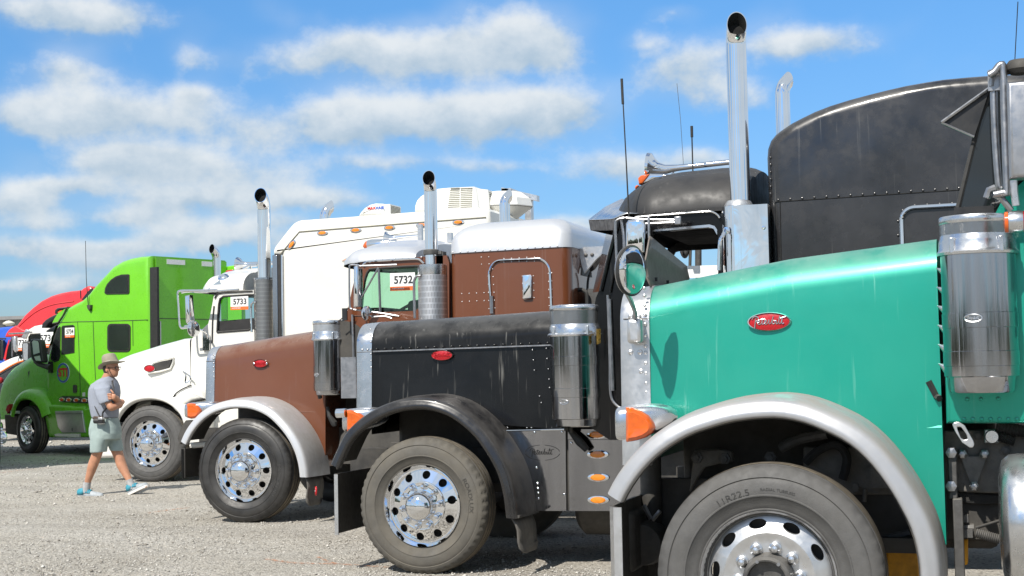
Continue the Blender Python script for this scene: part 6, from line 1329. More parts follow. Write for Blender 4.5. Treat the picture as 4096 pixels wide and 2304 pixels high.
mb = MB(); a, c = P(k3(1460, 208), yQ), P(k3(1735, 270), yQ); mb.loft([[a + V((0, 0, -.05)), a + V((0, .12, -.05)), a + V((0, .12, .03)), a + V((0, 0, .03))], [c + V((0, 0, -.05)), c + V((0, .12, -.05)), c + V((0, .12, .03)), c + V((0, 0, .03))]], True, True); mb.prism([P(k3(x, y), yQ) for x, y in ((1455, 203), (1530, 197), (1545, 215), (1460, 222))], (0, .5, 0)); T.p('rack_beam', mb, 'bare_alloy', po)
yF = T.Yc + .95
stack(T, V((P(c5(1700, 440), yF).x, yF, T.gz + 2.2)), P(c5(1765, 330), yF + .15), .078, 1, 55, lean=.9)
chassis(T, T.c.x - .7, T.c.x + 6)
mb = MB(); mb.box(T.c.x + .75, T.c.x + 6, T.Y + .3, 2 * T.Yc - T.Y - .3, T.gz + .45, T.gz + 1.0); T.p('belly_pan', mb, 'frame_black')
lot_card('5733', P(c5(819, 1319), y20 - .006), (1, 0, 0), P(c5(910, 1319), y20).x - P(c5(728, 1319), y20).x, P(c5(819, 1250), y20).z - P(c5(819, 1388), y20).z, 'white lot card 5733 with orange foot in the white cab window')

# ------------------------------------------------------------------ LIME TRUCK
T = TL
FRAME[0] = radians(-19); FRAME[1] = T.c.copy(); turn(T.root)
put_wheel(T, 'cover', 'dark_tyre', T.c, radians(8), radians(-8)); put_wheel(T, 'cover', 'dark_tyre', V((T.c.x, 2 * T.Yc - T.Y, T.c.z)), .6, radians(-8), True)
LSEC = [(-.02, .05), (-.004, .0), (.012, -.010), (.03, -.004), (.07, .012), (.13, .05), (.19, .11), (.22, .19), (.24, .28), (.245, .5)]
EDGE = [c1(x, y) for x, y in ((120, 1460), (128, 1420), (150, 1350), (185, 1300), (230, 1280), (290, 1282), (340, 1305), (385, 1350), (415, 1410), (432, 1470))]
E, fo = fender(T, 'fender', 'lime_paint', cF, EDGE, -.05, .5, sec=LSEC)
prof = [c1(x, y) for x, y in ((138, 1130), (150, 1060), (175, 1000), (215, 950), (270, 905), (330, 870), (400, 835), (500, 790))]
zt_ = [(P(p, T.Y + .9).x, P(p, T.Y + .9).z) for p in prof]
X1 = T.pt(c1, 500, 900, .3).x
hd = hood(T, 'lime_paint', zt_[0][0], X1, zt_, [(zt_[0][0], T.Y + .55), (X1, T.Y + .3)], [(zt_[0][0], T.gz + .7), (X1, T.gz + .7)], rc=(.4, .28), crown=.02)
mb = MB(); mb.prism([q + V((0, -.03, 0)) for q in T.pl(c1, [(300, 1000), (330, 975), (370, 965), (368, 1010), (345, 1060), (310, 1075)], .42)], (0, .08, 0)); T.p('hood_vent', mb, 'frame_black', hd)
badge(T, T.pt(c1, 282, 1045, .44), .085, .05, hd, script=False)
# cab and sleeper as one rounded body
yb_ = T.Y + .12
out = [c1(x, y) for x, y in ((470, 1330), (465, 900), (480, 815), (520, 690), (560, 560), (585, 490), (690, 330), (760, 290), (830, 255), (905, 180), (960, 110), (1010, 55))] + [k1(x, y) for x, y in ((540, 197), (580, 174), (620, 160), (670, 151), (716, 148), (722, 400), (724, 590), (730, 1020))] + [c2(x, y) for x, y in ((1100, 490), (880, 490), (800, 440))]
o3 = [P(p, yb_) for p in out]
mb = MB(); mb.pillow(o3, yb_, 2 * T.Yc - yb_, .13, 6, .13); bd = T.p('cab_and_sleeper', mb, 'lime_paint', sharp=40)
def lq(pts, dy=-.004, c=c1): return [P(c(*p), yb_ + dy) for p in pts]
def patch(name, pts, m, parent=bd, th=.012, c=c1, dy=-.010, **k):
    mb = MB(); mb.prism(lq(pts, dy, c), (0, th, 0)); return T.p(name, mb, m, parent, **k)
def rrect(x0, x1, y0, y1, r, n=4):
    out = []
    for cx, cy, a0 in ((x0 + r, y0 + r, pi), (x1 - r, y0 + r, 1.5 * pi), (x1 - r, y1 - r, 0), (x0 + r, y1 - r, .5 * pi)):
        for k in range(n + 1): a = a0 + pi / 2 * k / n; out.append((cx + r * cos(a), cy + r * sin(a)))
    return out
w_ = patch('sleeper_window', rrect(1104, 1342, 502, 792, 40), 'rubber_black', th=.016, dy=-.014); patch('window_pane', rrect(1120, 1326, 518, 772, 30), 'dark_glass', w_, dy=-.018, flat=True)
w_ = patch('roof_window', [(1075, 185), (1080, 140), (1100, 95), (1140, 50), (1190, 15), (1250, -5), (1320, -8), (1330, 0), (1330, 180), (1318, 194), (1095, 198)], 'rubber_black', th=.03, dy=-.016); patch('window_pane', [(1088, 180), (1094, 140), (1112, 102), (1150, 60), (1198, 28), (1255, 10), (1310, 6), (1316, 178), (1100, 184)], 'dark_glass', w_, dy=-.02, flat=True)
dw = patch('door_window', [(630, 822), (632, 540), (645, 522), (750, 514), (766, 528), (764, 800)], 'rubber_black', th=.014, dy=-.012); patch('window_pane', [(640, 812), (642, 545), (650, 532), (745, 525), (756, 536), (754, 792)], 'dark_glass', dw, dy=-.016, flat=True)
vw = patch('vent_window', [(522, 870), (530, 760), (555, 640), (585, 560), (612, 528), (622, 540), (618, 840), (600, 885), (560, 898)], 'rubber_black', th=.014, dy=-.012); patch('window_pane', [(532, 862), (542, 760), (565, 650), (592, 572), (610, 545), (610, 835), (592, 872), (560, 885)], 'dark_glass', vw, dy=-.016, flat=True)
for pts in ([(590, 510), (620, 490), (800, 482), (812, 700), (822, 1000), (828, 1250)], [(800, 482), (960, 480), (1370, 468), (1520, 462)], [(828, 1250), (640, 1250)], [(960, 482), (972, 800), (985, 1080)], [(1368, 470), (1372, 730)]):
    mb = MB(); mb.tube(lq(pts, -.001), .008, 5); T.p('panel_seam', mb, 'rubber_black', bd)
patch('door_handle', rrect(750, 786, 1132, 1214, 10), 'frame_black', th=.02, dy=-.02)
patch('door_decal', [(848, 1212), (876, 1208), (876, 1250), (848, 1252)], 'card_white', th=.004, dy=-.006)
# round door logo
lc = P(c1(650, 1008), yb_ - .012); r_ = (P(c1(650, 905), yb_).z - P(c1(650, 1112), yb_).z) / 2
def ringp(r, l): return [lc + V((r * cos(2 * pi * k / 40) * .98, l, r * sin(2 * pi * k / 40))) for k in range(40)]
mb = MB(); mb.loft([ringp(r_, .0), ringp(r_, .012)], True, True); lg = T.p('door_logo', mb, 'white_print', bd)
mb = MB(); mb.loft([ringp(r_ * .98, -.002), ringp(r_ * .80, -.002)], True, False); T.p('logo_ring', mb, 'blue_print', lg)
mb = MB(); mb.loft([ringp(r_ * .79, -.002), ringp(r_ * .01, -.002)], True, False); T.p('logo_disc', mb, 'lime_paint', lg)
mb = MB(); put_text(mb, 'STI', lc + V((0, -.004, .0)), XR, ZR, .17, .05, 1.0); T.p('logo_letters', mb, 'red_print', lg)
# sun visor over the windscreen, windscreen, mirrors
mb = MB(); a = [P(c1(x, y), yb_ + .1) for x, y in ((540, 492), (560, 450), (600, 390), (688, 338), (660, 400), (625, 470), (590, 496))]; mb.loft([a, [q + V((-.30, .6, .05)) for q in a], [q + V((-.38, 1.0, .06)) for q in a], [q + V((-.30, 1.5, .05)) for q in a], [q + V((0, 2.0, 0)) for q in a]], True, True); T.p('sun_visor', mb, 'lime_paint', bd, sharp=50)
mb = MB(); mb.tube(lq([(688, 340), (650, 420), (600, 490), (545, 500)], -.02), .02, 6); T.p('visor_edge', mb, 'frame_black', bd)
mb = MB(); n1_ = lq([(575, 520), (478, 820)], .1); m1_ = [q + V((-.35, .9, 0)) for q in n1_]; f1_ = [q + V((0, 1.9, 0)) for q in n1_]; mb.add([n1_[0], n1_[1], m1_[1], m1_[0], f1_[1], f1_[0]], [(0, 1, 2, 3), (3, 2, 4, 5)]); T.p('windscreen', mb, 'dark_glass', bd, flat=True)
ym = T.Y - .15
mb = MB(); mb.pillow([P(c1(x, y), ym) for x, y in ((300, 700), (312, 665), (335, 658), (395, 668), (408, 690), (436, 890), (420, 905), (340, 895), (318, 860))], ym, ym + .16, .03, 4); mi = T.p('mirror_head', mb, 'black_plastic')
mb = MB(); mb.prism([P(c1(x, y), ym - .006) for x, y in ((330, 690), (345, 672), (388, 680), (398, 700), (408, 800), (345, 820))], (0, .004, 0)); T.p('mirror_glass', mb, 'mirror_chrome', mi, flat=True)
mb = MB(); mb.prism([P(c1(x, y), ym - .006) for x, y in ((350, 842), (410, 830), (424, 885), (368, 880))], (0, .004, 0)); T.p('mirror_glass', mb, 'mirror_chrome', mi, flat=True)
mb = MB(); mb.tube([P(c1(x, y), ym + .1) for x, y in ((360, 890), (400, 920), (460, 940), (520, 955))], [.04, .05, .055, .07], 8, True, 0); mb.cbox(P(c1(525, 950), yb_ - .02), (.10, .08, .24)); T.p('mirror_arm', mb, 'black_plastic', mi)
yf_ = 2 * T.Yc - ym
mb = MB(); mb.pillow([V((q.x - .05, 0, q.z + .02)) for q in [P(c1(x, y), ym) for x, y in ((300, 700), (312, 665), (395, 668), (436, 890), (340, 895))]], yf_ - .16, yf_, .03); T.p('far_mirror_head', mb, 'black_plastic')
# antenna on the roof side
mb = MB(); a = P(c1(912, 330), yb_ - .05); mb.tube([a, P(c1(900, 200), yb_ - .05), P(D(217, 700), yb_ - .05), P(D(215, 606), yb_ - .05)], [.012, .009, .007, .006], 5); T.p('whip_antenna', mb, 'rubber_black')
mb = MB(); mb.prism(lq([(892, 310), (932, 308), (930, 345), (916, 368), (900, 345)], -.06), (0, .08, 0)); T.p('antenna_mount', mb, 'frame_black')
# back of the sleeper: edge seals, rear wall with reflective tape, far side wing
xr = P(k1(726, 400), yb_).x
mb = MB(); zA, zB = P(k1(722, 205), yb_).z, P(k1(735, 590), yb_).z - .3
mb.box(xr - .02, xr + .20, yb_ + .01, yb_ + .06, zB, zA); T.p('edge_seal', mb, 'rubber_black', bd)
yT = 2 * T.Yc - yb_
mb = MB(); mb.pillow([V((xr - .1, 0, zB - .3)), V((xr - .1, 0, P(k1(716, 150), yb_).z - .12)), V((xr + .28, 0, P(k1(716, 150), yb_).z - .10)), V((xr + .45, 0, P(k1(716, 150), yb_).z - .35)), V((xr + .5, 0, zB - .3))], yT - .10, yT, .04); T.p('far_wing', mb, 'lime_paint', bd)
mb = MB(); mb.box(xr + .003, xr + .012, yb_ + .14, yT - .12, T.gz + .9, P(k1(720, 156), yb_).z); rw = T.p('rear_wall', mb, 'lime_paint', bd)
for ya, yb2 in ((.42, .90), (1.35, 1.80)): mb = MB(); z_ = P(k1(770, 182), yb_ + .5).z; mb.box(xr + .013, xr + .017, yb_ + ya, yb_ + yb2, z_ - .05, z_ + .05); T.p('reflective_tape', mb, 'white_print', rw)
z_ = P(c1(1700, 455), yb_ + .6).z; mb = MB(); mb.tube([V((xr + .014, yb_ + .16, z_)), V((xr + .014, yT - .14, z_))], .008, 5); T.p('wall_seam', mb, 'frame_black', rw)
mb = MB(); a = P(c1(1600, 480), yb_ + .25); mb.tube([V((xr + .06, yb_ + .20, a.z)), V((xr + .06, yb_ + .20, a.z - 1.5))], .02, 7); T.p('grab_rail', mb, 'bare_alloy', rw)
yS = T.Y + 1.35; stack(T, V((P(c5(583, 950), yS).x, yS, T.gz + 1.0)), P(c5(557, 756), yS - .14), .088, lean=-.05, beta=55)
# skirts, battery box, steps
fl = [P(c2(x, y), T.Y + .06) for x, y in ((430, 190), (520, 150), (740, 160), (750, 170), (865, 165), (870, 190), (1060, 160), (1060, 490), (500, 490), (478, 380), (450, 250))]
mb = MB(); mb.pillow(fl, T.Y + .05, 2 * T.Yc - T.Y - .05, .06, 4); fr_ = T.p('side_skirt', mb, 'lime_paint')
mb = MB(); mb.pillow([P(c2(x, y), T.Y + .03) for x, y in ((568, 218), (846, 212), (880, 438), (640, 440), (600, 380))], T.Y + .02, T.Y + .12, .01); bx = T.p('battery_box', mb, 'bare_alloy', fr_)
mb = MB(); mb.tube(T.pl(c2, [(570, 246), (850, 244)], .016), .006, 5); mb.tube(T.pl(c2, [(742, 390), (744, 425)], .0), .008, 6); T.p('box_lid_edge', mb, 'grey_metal', bx)
mb = MB(); mb.prism(T.pl(c2, [(560, 455), (600, 448), (820, 450), (815, 485), (570, 478)], .02), (0, .25, 0)); T.p('step_plate', mb, 'white_paint', fr_)
mb = MB(); mb.prism(T.pl(c1, [(615, 1255), (940, 1262), (1050, 1270), (1050, 1330), (640, 1310)], .10), (0, .05, 0)); st = T.p('lamp_strip', mb, 'frame_black', fr_)
for x in (640, 712, 790, 872): oval_light(T, T.pt(c1, x, 1284 + (x - 640) * .03, .085), .10, .045, st, 0, False)
mb = MB(); mb.pillow(T.pl(c2, [(48, 255), (130, 252), (190, 260), (180, 470), (60, 450)], .1), T.Y + .08, 2 * T.Yc - T.Y - .08, .04); bp = T.p('bumper', mb, 'frame_black')
mb = MB(); mb.cbox(T.pt(c2, 165, 228, .02), (.36, .05, .06)); T.p('bumper_light', mb, 'chrome', bp)
mb = MB(); mb.pillow(T.pl(c1, [(62, 1390), (75, 1345), (95, 1330), (100, 1400), (80, 1430)], .02), T.Y, T.Y + .2, .02); T.p('corner_lamp', mb, 'red_lens', bp)
chassis(T, T.c.x - .6, T.c.x + 6, engine=True)
lot_card('5734', P(c1(718, 594), yb_ - .022), (1, 0, 0), P(c1(766, 594), yb_).x - P(c1(670, 594), yb_).x, P(c1(718, 543), yb_).z - P(c1(718, 645), yb_).z, 'white lot card 5734 with orange foot in the lime green door window')
FRAME[0] = 0.0
# ------------------------------------------------------------------ trucks beyond the lime one, seen in slices
class Far(Truck):
    def __init__(s, name, label, uv, Y, gz=0.0):
        c = P(uv, Y); s.c = c; s.Y = Y; s.gz = gz; s.L = V((c.x, Y + 1.2, gz)); s.Yc = Y + 1.2
        s.root = empty(name, s.L); tag(s.root, label, 'truck', 'trucks parked side by side on the gravel lot')
        s.c = V((c.x, Y, gz + .51))
def body(T, name, c, pts, d0, m, r=.10, d1=None, parent=None, drop=None, yr=None):
    y = T.Y + d0; o = [P(c(*p), y) for p in pts]; mb = MB(); mb.pillow(o, y, (2 * T.Yc - y) if d1 is None else T.Y + d1, r, 5, yr); return T.p(name, mb, m, parent, sharp=42)
def flat(T, name, c, pts, dy, m, parent=None, th=.012):
    y = T.Y + dy; mb = MB(); mb.prism([P(c(*p), y) for p in pts], (0, th, 0)); return T.p(name, mb, m, parent, flat=True)

# dark truck with an orange pinstripe
T = Far('dark_truck', 'dark grey truck with an orange hood stripe, half hidden behind the lime truck', (-95, 1725), 31.0)
put_wheel(T, 'cover', 'dark_tyre', V((T.c.x, T.Y, .51)), .3); put_wheel(T, 'cover', 'dark_tyre', V((T.c.x, 2 * T.Yc - T.Y, .51)), .6, 0, True)
hd = body(T, 'hood', c1, [(-260, 1260), (-250, 1120), (-180, 1070), (-60, 1020), (60, 950), (160, 895), (300, 850), (480, 790), (480, 1300), (-240, 1300)], .35, 'black_panel', .16)
body(T, 'fender', c1, [(-330, 1300), (-260, 1180), (-160, 1110), (-40, 1085), (60, 1100), (120, 1150), (160, 1250), (170, 1330), (60, 1330), (20, 1260), (-60, 1230), (-160, 1270), (-220, 1340)], -.02, 'black_panel', .08, 2.42)
mb = MB(); mb.tube(T.pl(c1, [(-120, 1060), (0, 1005), (100, 945), (180, 905), (260, 880)], .34), .025, 5, True, 4); T.p('pinstripe', mb, 'orange_stripe', hd)
badge(T, T.pt(c1, 124, 1032, .34), .10, .06, hd, script=False)
mb = MB(); mb.sphere(T.pt(c1, 2, 1085, .0), .08, 12, 8); T.p('fender_lamp', mb, 'red_lens', hd)
cb = body(T, 'cab', c1, [(380, 1320), (390, 860), (425, 790), (440, 680), (470, 570), (520, 540), (575, 505), (700, 480), (900, 470), (900, 1320)], .15, 'black_panel', .06)
flat(T, 'side_window', c1, [(425, 810), (440, 700), (470, 590), (500, 570), (560, 545), (600, 545), (600, 760), (500, 780)], .14, 'dark_glass', cb)
body(T, 'sun_visor', c1, [(425, 545), (432, 500), (470, 460), (520, 430), (590, 395), (600, 430), (560, 470), (500, 500), (470, 545)], .2, 'black_plastic', .03, None, cb)
body(T, 'roof_lamp', c1, [(562, 400), (565, 360), (590, 340), (690, 326), (690, 345), (610, 360), (590, 375), (590, 400)], .5, 'black_plastic', .02, 1.0, cb)
flat(T, 'lamp_lens', c1, [(590, 385), (610, 368), (640, 362), (610, 395)], .49, 'amber_lens', cb)
body(T, 'mirror_head', c1, [(220, 720), (232, 690), (290, 686), (318, 700), (318, 880), (270, 895), (235, 885), (222, 800)], -.1, 'black_plastic', .03, .06)
flat(T, 'mirror_glass', c1, [(232, 725), (240, 705), (278, 700), (288, 720), (285, 880), (244, 875)], -.108, 'bare_alloy')
lot_card('5736', T.pt(c1, 484, 668, .13), (1, 0, 0), .36, .38, 'white lot card 5736 seen in the dark cab window past the lime windscreen')
# second pale truck
T = Far('pale_truck', 'second white truck, only its sloping hood and cab top showing beyond the dark one', (-260, 1715), 35.5)
put_wheel(T, 'cover', 'grey_tyre', V((T.c.x, T.Y, .51)), .3)
hd = body(T, 'hood', c1, [(-500, 1300), (-480, 1100), (-330, 1030), (-150, 975), (0, 895), (100, 850), (200, 822), (330, 800), (330, 1300)], .1, 'white_paint', .18)
cb = body(T, 'cab', c1, [(200, 1250), (215, 830), (255, 720), (275, 600), (290, 560), (350, 525), (430, 510), (600, 500), (600, 1250)], .12, 'white_paint', .06)
flat(T, 'side_window', c1, [(300, 655), (310, 625), (340, 618), (430, 616), (430, 760), (302, 800)], .11, 'dark_glass', cb)
mb = MB(); mb.tube(T.pl(c1, [(298, 800), (298, 640), (315, 612), (435, 605)], .11), .02, 6); T.p('window_seal', mb, 'rubber_black', cb)
body(T, 'sun_visor', c1, [(215, 650), (240, 600), (262, 558), (305, 575), (275, 640), (250, 660)], .1, 'bare_alloy', .02, None, cb)
mb = MB(); mb.tube(T.pl(c1, [(90, 605), (240, 598), (330, 590)], -.1), .025, 6); mb.tube(T.pl(c1, [(128, 630), (125, 840)], -.1), .02, 6); mk = T.p('mirror_bracket', mb, 'steel_tube')
body(T, 'mirror_head', c1, [(125, 640), (155, 630), (165, 780), (150, 795), (135, 770)], -.12, 'bare_alloy', .015, 0, mk)
mb = MB(); mb.tube(T.pl(c1, [(170, 815), (230, 860)], .1), .012, 5); mb.tube(T.pl(c1, [(205, 820), (212, 860)], .1), .03, 6); T.p('wiper_arm', mb, 'rubber_black')
# red truck
T = Far('red_truck', 'red sleeper truck with a long sloping roof beyond the lime green truck', (-220, 1706), 40.0)
put_wheel(T, 'cover', 'dark_tyre', V((T.c.x, T.Y, .51)), .3)
bd = body(T, 'cab_and_sleeper', c1, [(30, 1100), (35, 860), (65, 750), (95, 660), (130, 575), (180, 500), (250, 410), (330, 335), (420, 265), (520, 215), (620, 185), (720, 166), (826, 155), (850, 135), (880, 118), (900, 112), (940, 118), (955, 140), (1100, 160), (1100, 1100)], .1, 'red_paint', .10)
body(T, 'roof_fairing', c1, [(46, 640), (60, 600), (85, 565), (120, 540), (160, 520), (230, 560), (330, 590), (225, 628), (130, 640)], .0, 'red_paint', .05, None, bd)
mb = MB(); mb.tube(T.pl(c1, [(130, 590), (300, 430), (420, 350), (560, 300), (760, 270)], .095), .02, 5, True, 4); T.p('body_crease', mb, 'red_paint', bd)
mb = MB(); mb.tube(T.pl(c1, [(828, 160), (832, 240)], .09), .015, 5); T.p('panel_seam', mb, 'rubber_black', bd)
w_ = flat(T, 'side_window', c1, [(58, 870), (75, 780), (100, 690), (120, 660), (270, 660), (270, 830), (150, 850)], .085, 'dark_glass', bd)
flat(T, 'door_pillar', c1, [(36, 870), (60, 760), (88, 668), (98, 672), (75, 770), (58, 870)], .07, 'red_paint', bd)
flat(T, 'roof_window', c1, [(840, 255), (870, 215), (910, 165), (950, 130), (960, 150), (920, 210), (880, 250)], .085, 'dark_glass', bd)
lot_card('5738', T.pt(c1, 216, 714, .06), (1, 0, 0), .52, .42, 'white lot card starting 57 in the red truck window')
# blue truck
T = Far('blue_truck', 'blue truck at the edge of the frame, mostly hidden behind the red one', (-330, 1700), 44.5)
bd = body(T, 'cab', c1, [(-350, 1050), (-340, 600), (-200, 560), (-40, 545), (60, 533), (95, 530), (300, 530), (300, 1050)], .1, 'blue_paint', .10)
mb = MB(); mb.tube(T.pl(c1, [(-200, 655), (0, 652), (60, 655)], .09), .02, 5); T.p('panel_seam', mb, 'rubber_black', bd)
flat(T, 'side_window', c1, [(-60, 670), (25, 665), (35, 760), (30, 880), (-60, 880)], .09, 'dark_glass', bd)
body(T, 'mirror_head', c1, [(0, 690), (8, 670), (28, 672), (34, 760), (32, 860), (5, 870)], -.1, 'black_plastic', .02, .05)
# grey shed beyond
Yb = 75.0; sh_ = [P(c1(x, y), Yb) for x, y in ((-900, 430), (130, 430), (280, 440), (280, 760), (-900, 760))]
L = V((sh_[1].x, Yb + 4, 0)); root = empty('shed', L); tag(root, 'low grey shed with a flat dark eave far behind the red truck', 'building')
mb = MB(); mb.prism([V((sh_[0].x, Yb, 0)), V((sh_[2].x, Yb, 0)), V((sh_[2].x, Yb, sh_[1].z - .2)), V((sh_[0].x, Yb, sh_[1].z - .2))], (0, 8, 0)); mb.build('wall', 'wall_grey', root, L)
mb = MB(); mb.box(sh_[0].x - .3, sh_[2].x + .5, Yb - .8, Yb + 8.3, sh_[1].z - .2, sh_[1].z); mb.build('roof', 'roof_grey', root, L)
mb = MB(); z_ = sh_[1].z; mb.box(P(c1(45, 480), Yb).x, P(c1(120, 480), Yb).x, Yb - .05, Yb - .01, P(c1(45, 530), Yb).z, P(c1(45, 475), Yb).z); mb.build('window', 'dark_glass', root, L, flat=True)
pl_ = P(c1(90, 440), 72); root = empty('lamp_post', V((pl_.x, 72, 0))); tag(root, 'thin lamp post with a cream lantern in front of the shed', 'lamp post'); L = V((pl_.x, 72, 0))
mb = MB(); mb.tube([V((pl_.x, 72, 0)), V((pl_.x, 72, P(c1(90, 520), 72).z))], .07, 8); mb.build('pole', 'grey_metal', root, L)
z0, z1 = P(c1(90, 525), 72).z, P(c1(90, 495), 72).z; mb = MB(); mb.lathe([(.12, z0), (.32, z0 + .1), (.34, z1), (.15, z1 + .12), (.001, z1 + .15)], (pl_.x, 72, 0), 'z', 12); mb.build('lantern', 'hat_band', root, L)
# delivery truck standing just outside the left edge, pointing along the sight line: only its tyre reaches into the frame, its shade falls on the lime truck
tc0 = P((-4, 1790), 21.4); rd = ray(-4, 1300); fwd_ = V((rd.x, rd.y, 0)).normalized(); fwd_ = Matrix.Rotation(radians(0.5), 3, 'Z') @ fwd_; sde = V((fwd_.y, -fwd_.x, 0))   # sde: to the right of the truck
gz_ = ground_z(tc0.x, tc0.y)
class _T(Truck):
    def __init__(s): pass
T = _T(); T.c = V((tc0.x, tc0.y, gz_ + .51)); T.Y = tc0.y; T.gz = gz_; T.Yc = tc0.y; T.L = V((tc0.x, tc0.y, gz_))
T.root = empty('box_truck', T.L); tag(T.root, 'truck just outside the left edge, only a slice of its tyre in the frame', 'truck')
an = atan2(fwd_.y, fwd_.x)
def place_w(pos): put_wheel(T, 'cover', 'grey_tyre', pos, .2, an + pi)
put_wheel(T, 'cover', 'grey_tyre', T.c, .2, an)
put_wheel(T, 'cover', 'grey_tyre', T.c + fwd_ * 5.8, .2, an)
def obox(x0, x1, s0, s1, z0, z1, name, m, parent=None):
    mb = MB(); o = V((tc0.x, tc0.y, gz_)); vs = [o + fwd_ * x + sde * s_ + ZR * z for x in (x0, x1) for s_ in (s0, s1) for z in (z0, z1)]
    mb.add(vs, [(0, 1, 3, 2), (4, 6, 7, 5), (0, 4, 5, 1), (2, 3, 7, 6), (0, 2, 6, 4), (1, 5, 7, 3)]); return T.p(name, mb, m, parent, bevel=.02)
bx_ = obox(-1.6, 6.6, -2.7, -.20, 1.05, 4.15, 'cargo_box', 'white_paint'); obox(-1.4, 6.8, -1.7, -.8, .6, 1.04, 'frame_rail', 'frame_black'); obox(6.65, 8.3, -2.6, -.35, .7, 2.6, 'cab', 'white_paint')
# trees added behind the camera as a dark skyline in the polished metal
def added_treeline():
    vs, fs = [], []; k = 0
    for i in range(380):
        a = radians(rng.uniform(75, 285)); d = rng.uniform(210, 270); s = rng.uniform(3.0, 6.0); c = V((d * sin(a), d * cos(a), s * .8)); nl, nm = 7, 5
        for j in range(nm + 1):
            for l in range(nl):
                p = pi * j / nm; w = 2 * pi * l / nl; r_ = s * rng.uniform(.75, 1.2); vs.append((c.x + r_ * 1.2 * sin(p) * cos(w), c.y + r_ * 1.2 * sin(p) * sin(w), max(.0, c.z + r_ * cos(p))))
        for j in range(nm):
            for l in range(nl): fs.append((k + j * nl + l, k + j * nl + (l + 1) % nl, k + (j + 1) * nl + (l + 1) % nl, k + (j + 1) * nl + l))
        k += (nm + 1) * nl
    me = bpy.data.meshes.new('added_treeline'); me.from_pydata(vs, [], fs); me.materials.append(mat('far_foliage', (.045, .06, .03), 0, .9, 0, .4, .6)); o = bpy.data.objects.new('added_treeline', me); COL.objects.link(o); o['kind'] = 'stuff'; o['label'] = 'unseen belt of dark trees added behind the camera for reflections'
added_treeline()
# ------------------------------------------------------------------ the walking man
foot = PZ((425, 1990), ground_z(-8.5, 15.2)); YP = foot.y
pc = lambda x, y, dy=0.0: P(c15(x, y), YP + dy)
gzp = ground_z(foot.x, YP); PL_ = V((pc(265, 660).x, YP, gzp))
S1 = (pc(265, 600).z - pc(265, 700).z) / 100        # metres per crop pixel
man = empty('person', PL_); tag(man, 'man in wide brimmed hat, grey tee shirt and pale shorts walking with folded arms', 'person')
def chain_body(name, nodes, edges, m, parent=man, sub=2, root_i=0):
    bm = __import__('bmesh').new(); ly = bm.verts.layers.skin.verify(); vs = []
    for i, (p, r) in enumerate(nodes):
        v = bm.verts.new(V(p) - PL_); rx, ry = r if isinstance(r, tuple) else (r, r); v[ly].radius = (rx, ry); v[ly].use_root = (i == root_i); vs.append(v)
    for a, c in edges: bm.edges.new((vs[a], vs[c]))
    me = bpy.data.meshes.new(name); bm.to_mesh(me); bm.free()
    o = bpy.data.objects.new(name, me); COL.objects.link(o); o.parent = parent
    sk = o.modifiers.new('skin', 'SKIN'); sk.use_smooth_shade = True; sk.branch_smoothing = .3
    ss = o.modifiers.new('sub', 'SUBSURF'); ss.levels = sub; ss.render_levels = sub
    me.materials.append(MATS[m]); return o
N = []
def nd(x, y, dy, r): N.append((pc(x, y, dy), r)); return len(N) - 1
ED = []
def ch(*ids): ED.extend(zip(ids, ids[1:]))
# body: pelvis, spine, neck, head, arms, legs in one surface
pel = nd(262, 690, 0, .11); bel = nd(268, 590, 0, (.09, .11)); che = nd(262, 440, 0, (.09, .115)); upc = nd(262, 350, 0, (.08, .10)); nek = nd(284, 300, 0, .066); hd0 = nd(300, 262, 0, .066); hd1 = nd(318, 225, 0, .06)
ch(pel, bel, che, upc, nek, hd0, hd1)
h1 = nd(250, 760, -.09, .09); k1_ = nd(196, 975, -.09, .066); cf1 = nd(160, 1070, -.09, .068); an1 = nd(112, 1225, -.08, .040); he1 = nd(95, 1300, -.08, .040); ch(pel, h1, k1_, cf1, an1, he1)
h2 = nd(300, 760, .09, .09); k2_ = nd(388, 985, .09, .066); cf2 = nd(418, 1080, .09, .066); an2 = nd(488, 1210, .08, .038); he2 = nd(510, 1270, .08, .038); ch(pel, h2, k2_, cf2, an2, he2)
s1 = nd(252, 378, -.150, .045); e1 = nd(318, 570, -.21, .056); w1 = nd(395, 525, -.10, .042); hA = nd(430, 500, 0.02, .036); ch(upc, s1, e1, w1, hA)
s2 = nd(285, 370, .165, .062); e2 = nd(400, 545, .10, .054); w2 = nd(370, 482, -.15, .044); hB = nd(335, 455, -.235, .030); ch(upc, s2, e2, w2, hB)
body_o = chain_body('person_body', N, ED, 'skin')
hc = pc(322, 216)
hm = MB(); rings = []
for z, xo, rx, ry in ((-.098, .052, .004, .004), (-.094, .050, .026, .024), (-.080, .042, .046, .040), (-.058, .026, .068, .055), (-.030, .010, .086, .067), (.0, .002, .094, .074), (.035, -.002, .099, .078), (.07, -.005, .095, .074), (.10, -.006, .075, .058), (.118, -.006, .04, .03), (.124, -.006, .003, .003)):
    rings.append([hc + V((xo + rx * cos(q) * (1.0 if cos(q) < 0 else .97), ry * sin(q), z)) for q in [2 * pi * k / 24 for k in range(24)]])
hm.loft(rings, True, True)
hm.loft([[hc + V((x_, y_ * k, z_)) for x_, y_, z_ in ((.070, -.020, -.022), (.070, .020, -.022), (.082, .010, .030), (.082, -.010, .030))] if j == 0 else [hc + V((x_, y_ * k, z_)) for x_, y_, z_ in ((.120, -.015, -.022), (.120, .015, -.022), (.098, .005, .026), (.098, -.005, .026))] for j, k in ((0, 1.2), (1, .9))], True, True)
for zz in (-.044, -.058): hm.sphere(hc + V((.080, 0, zz)), .016, 10, 6, (.8, 1.4, .42))
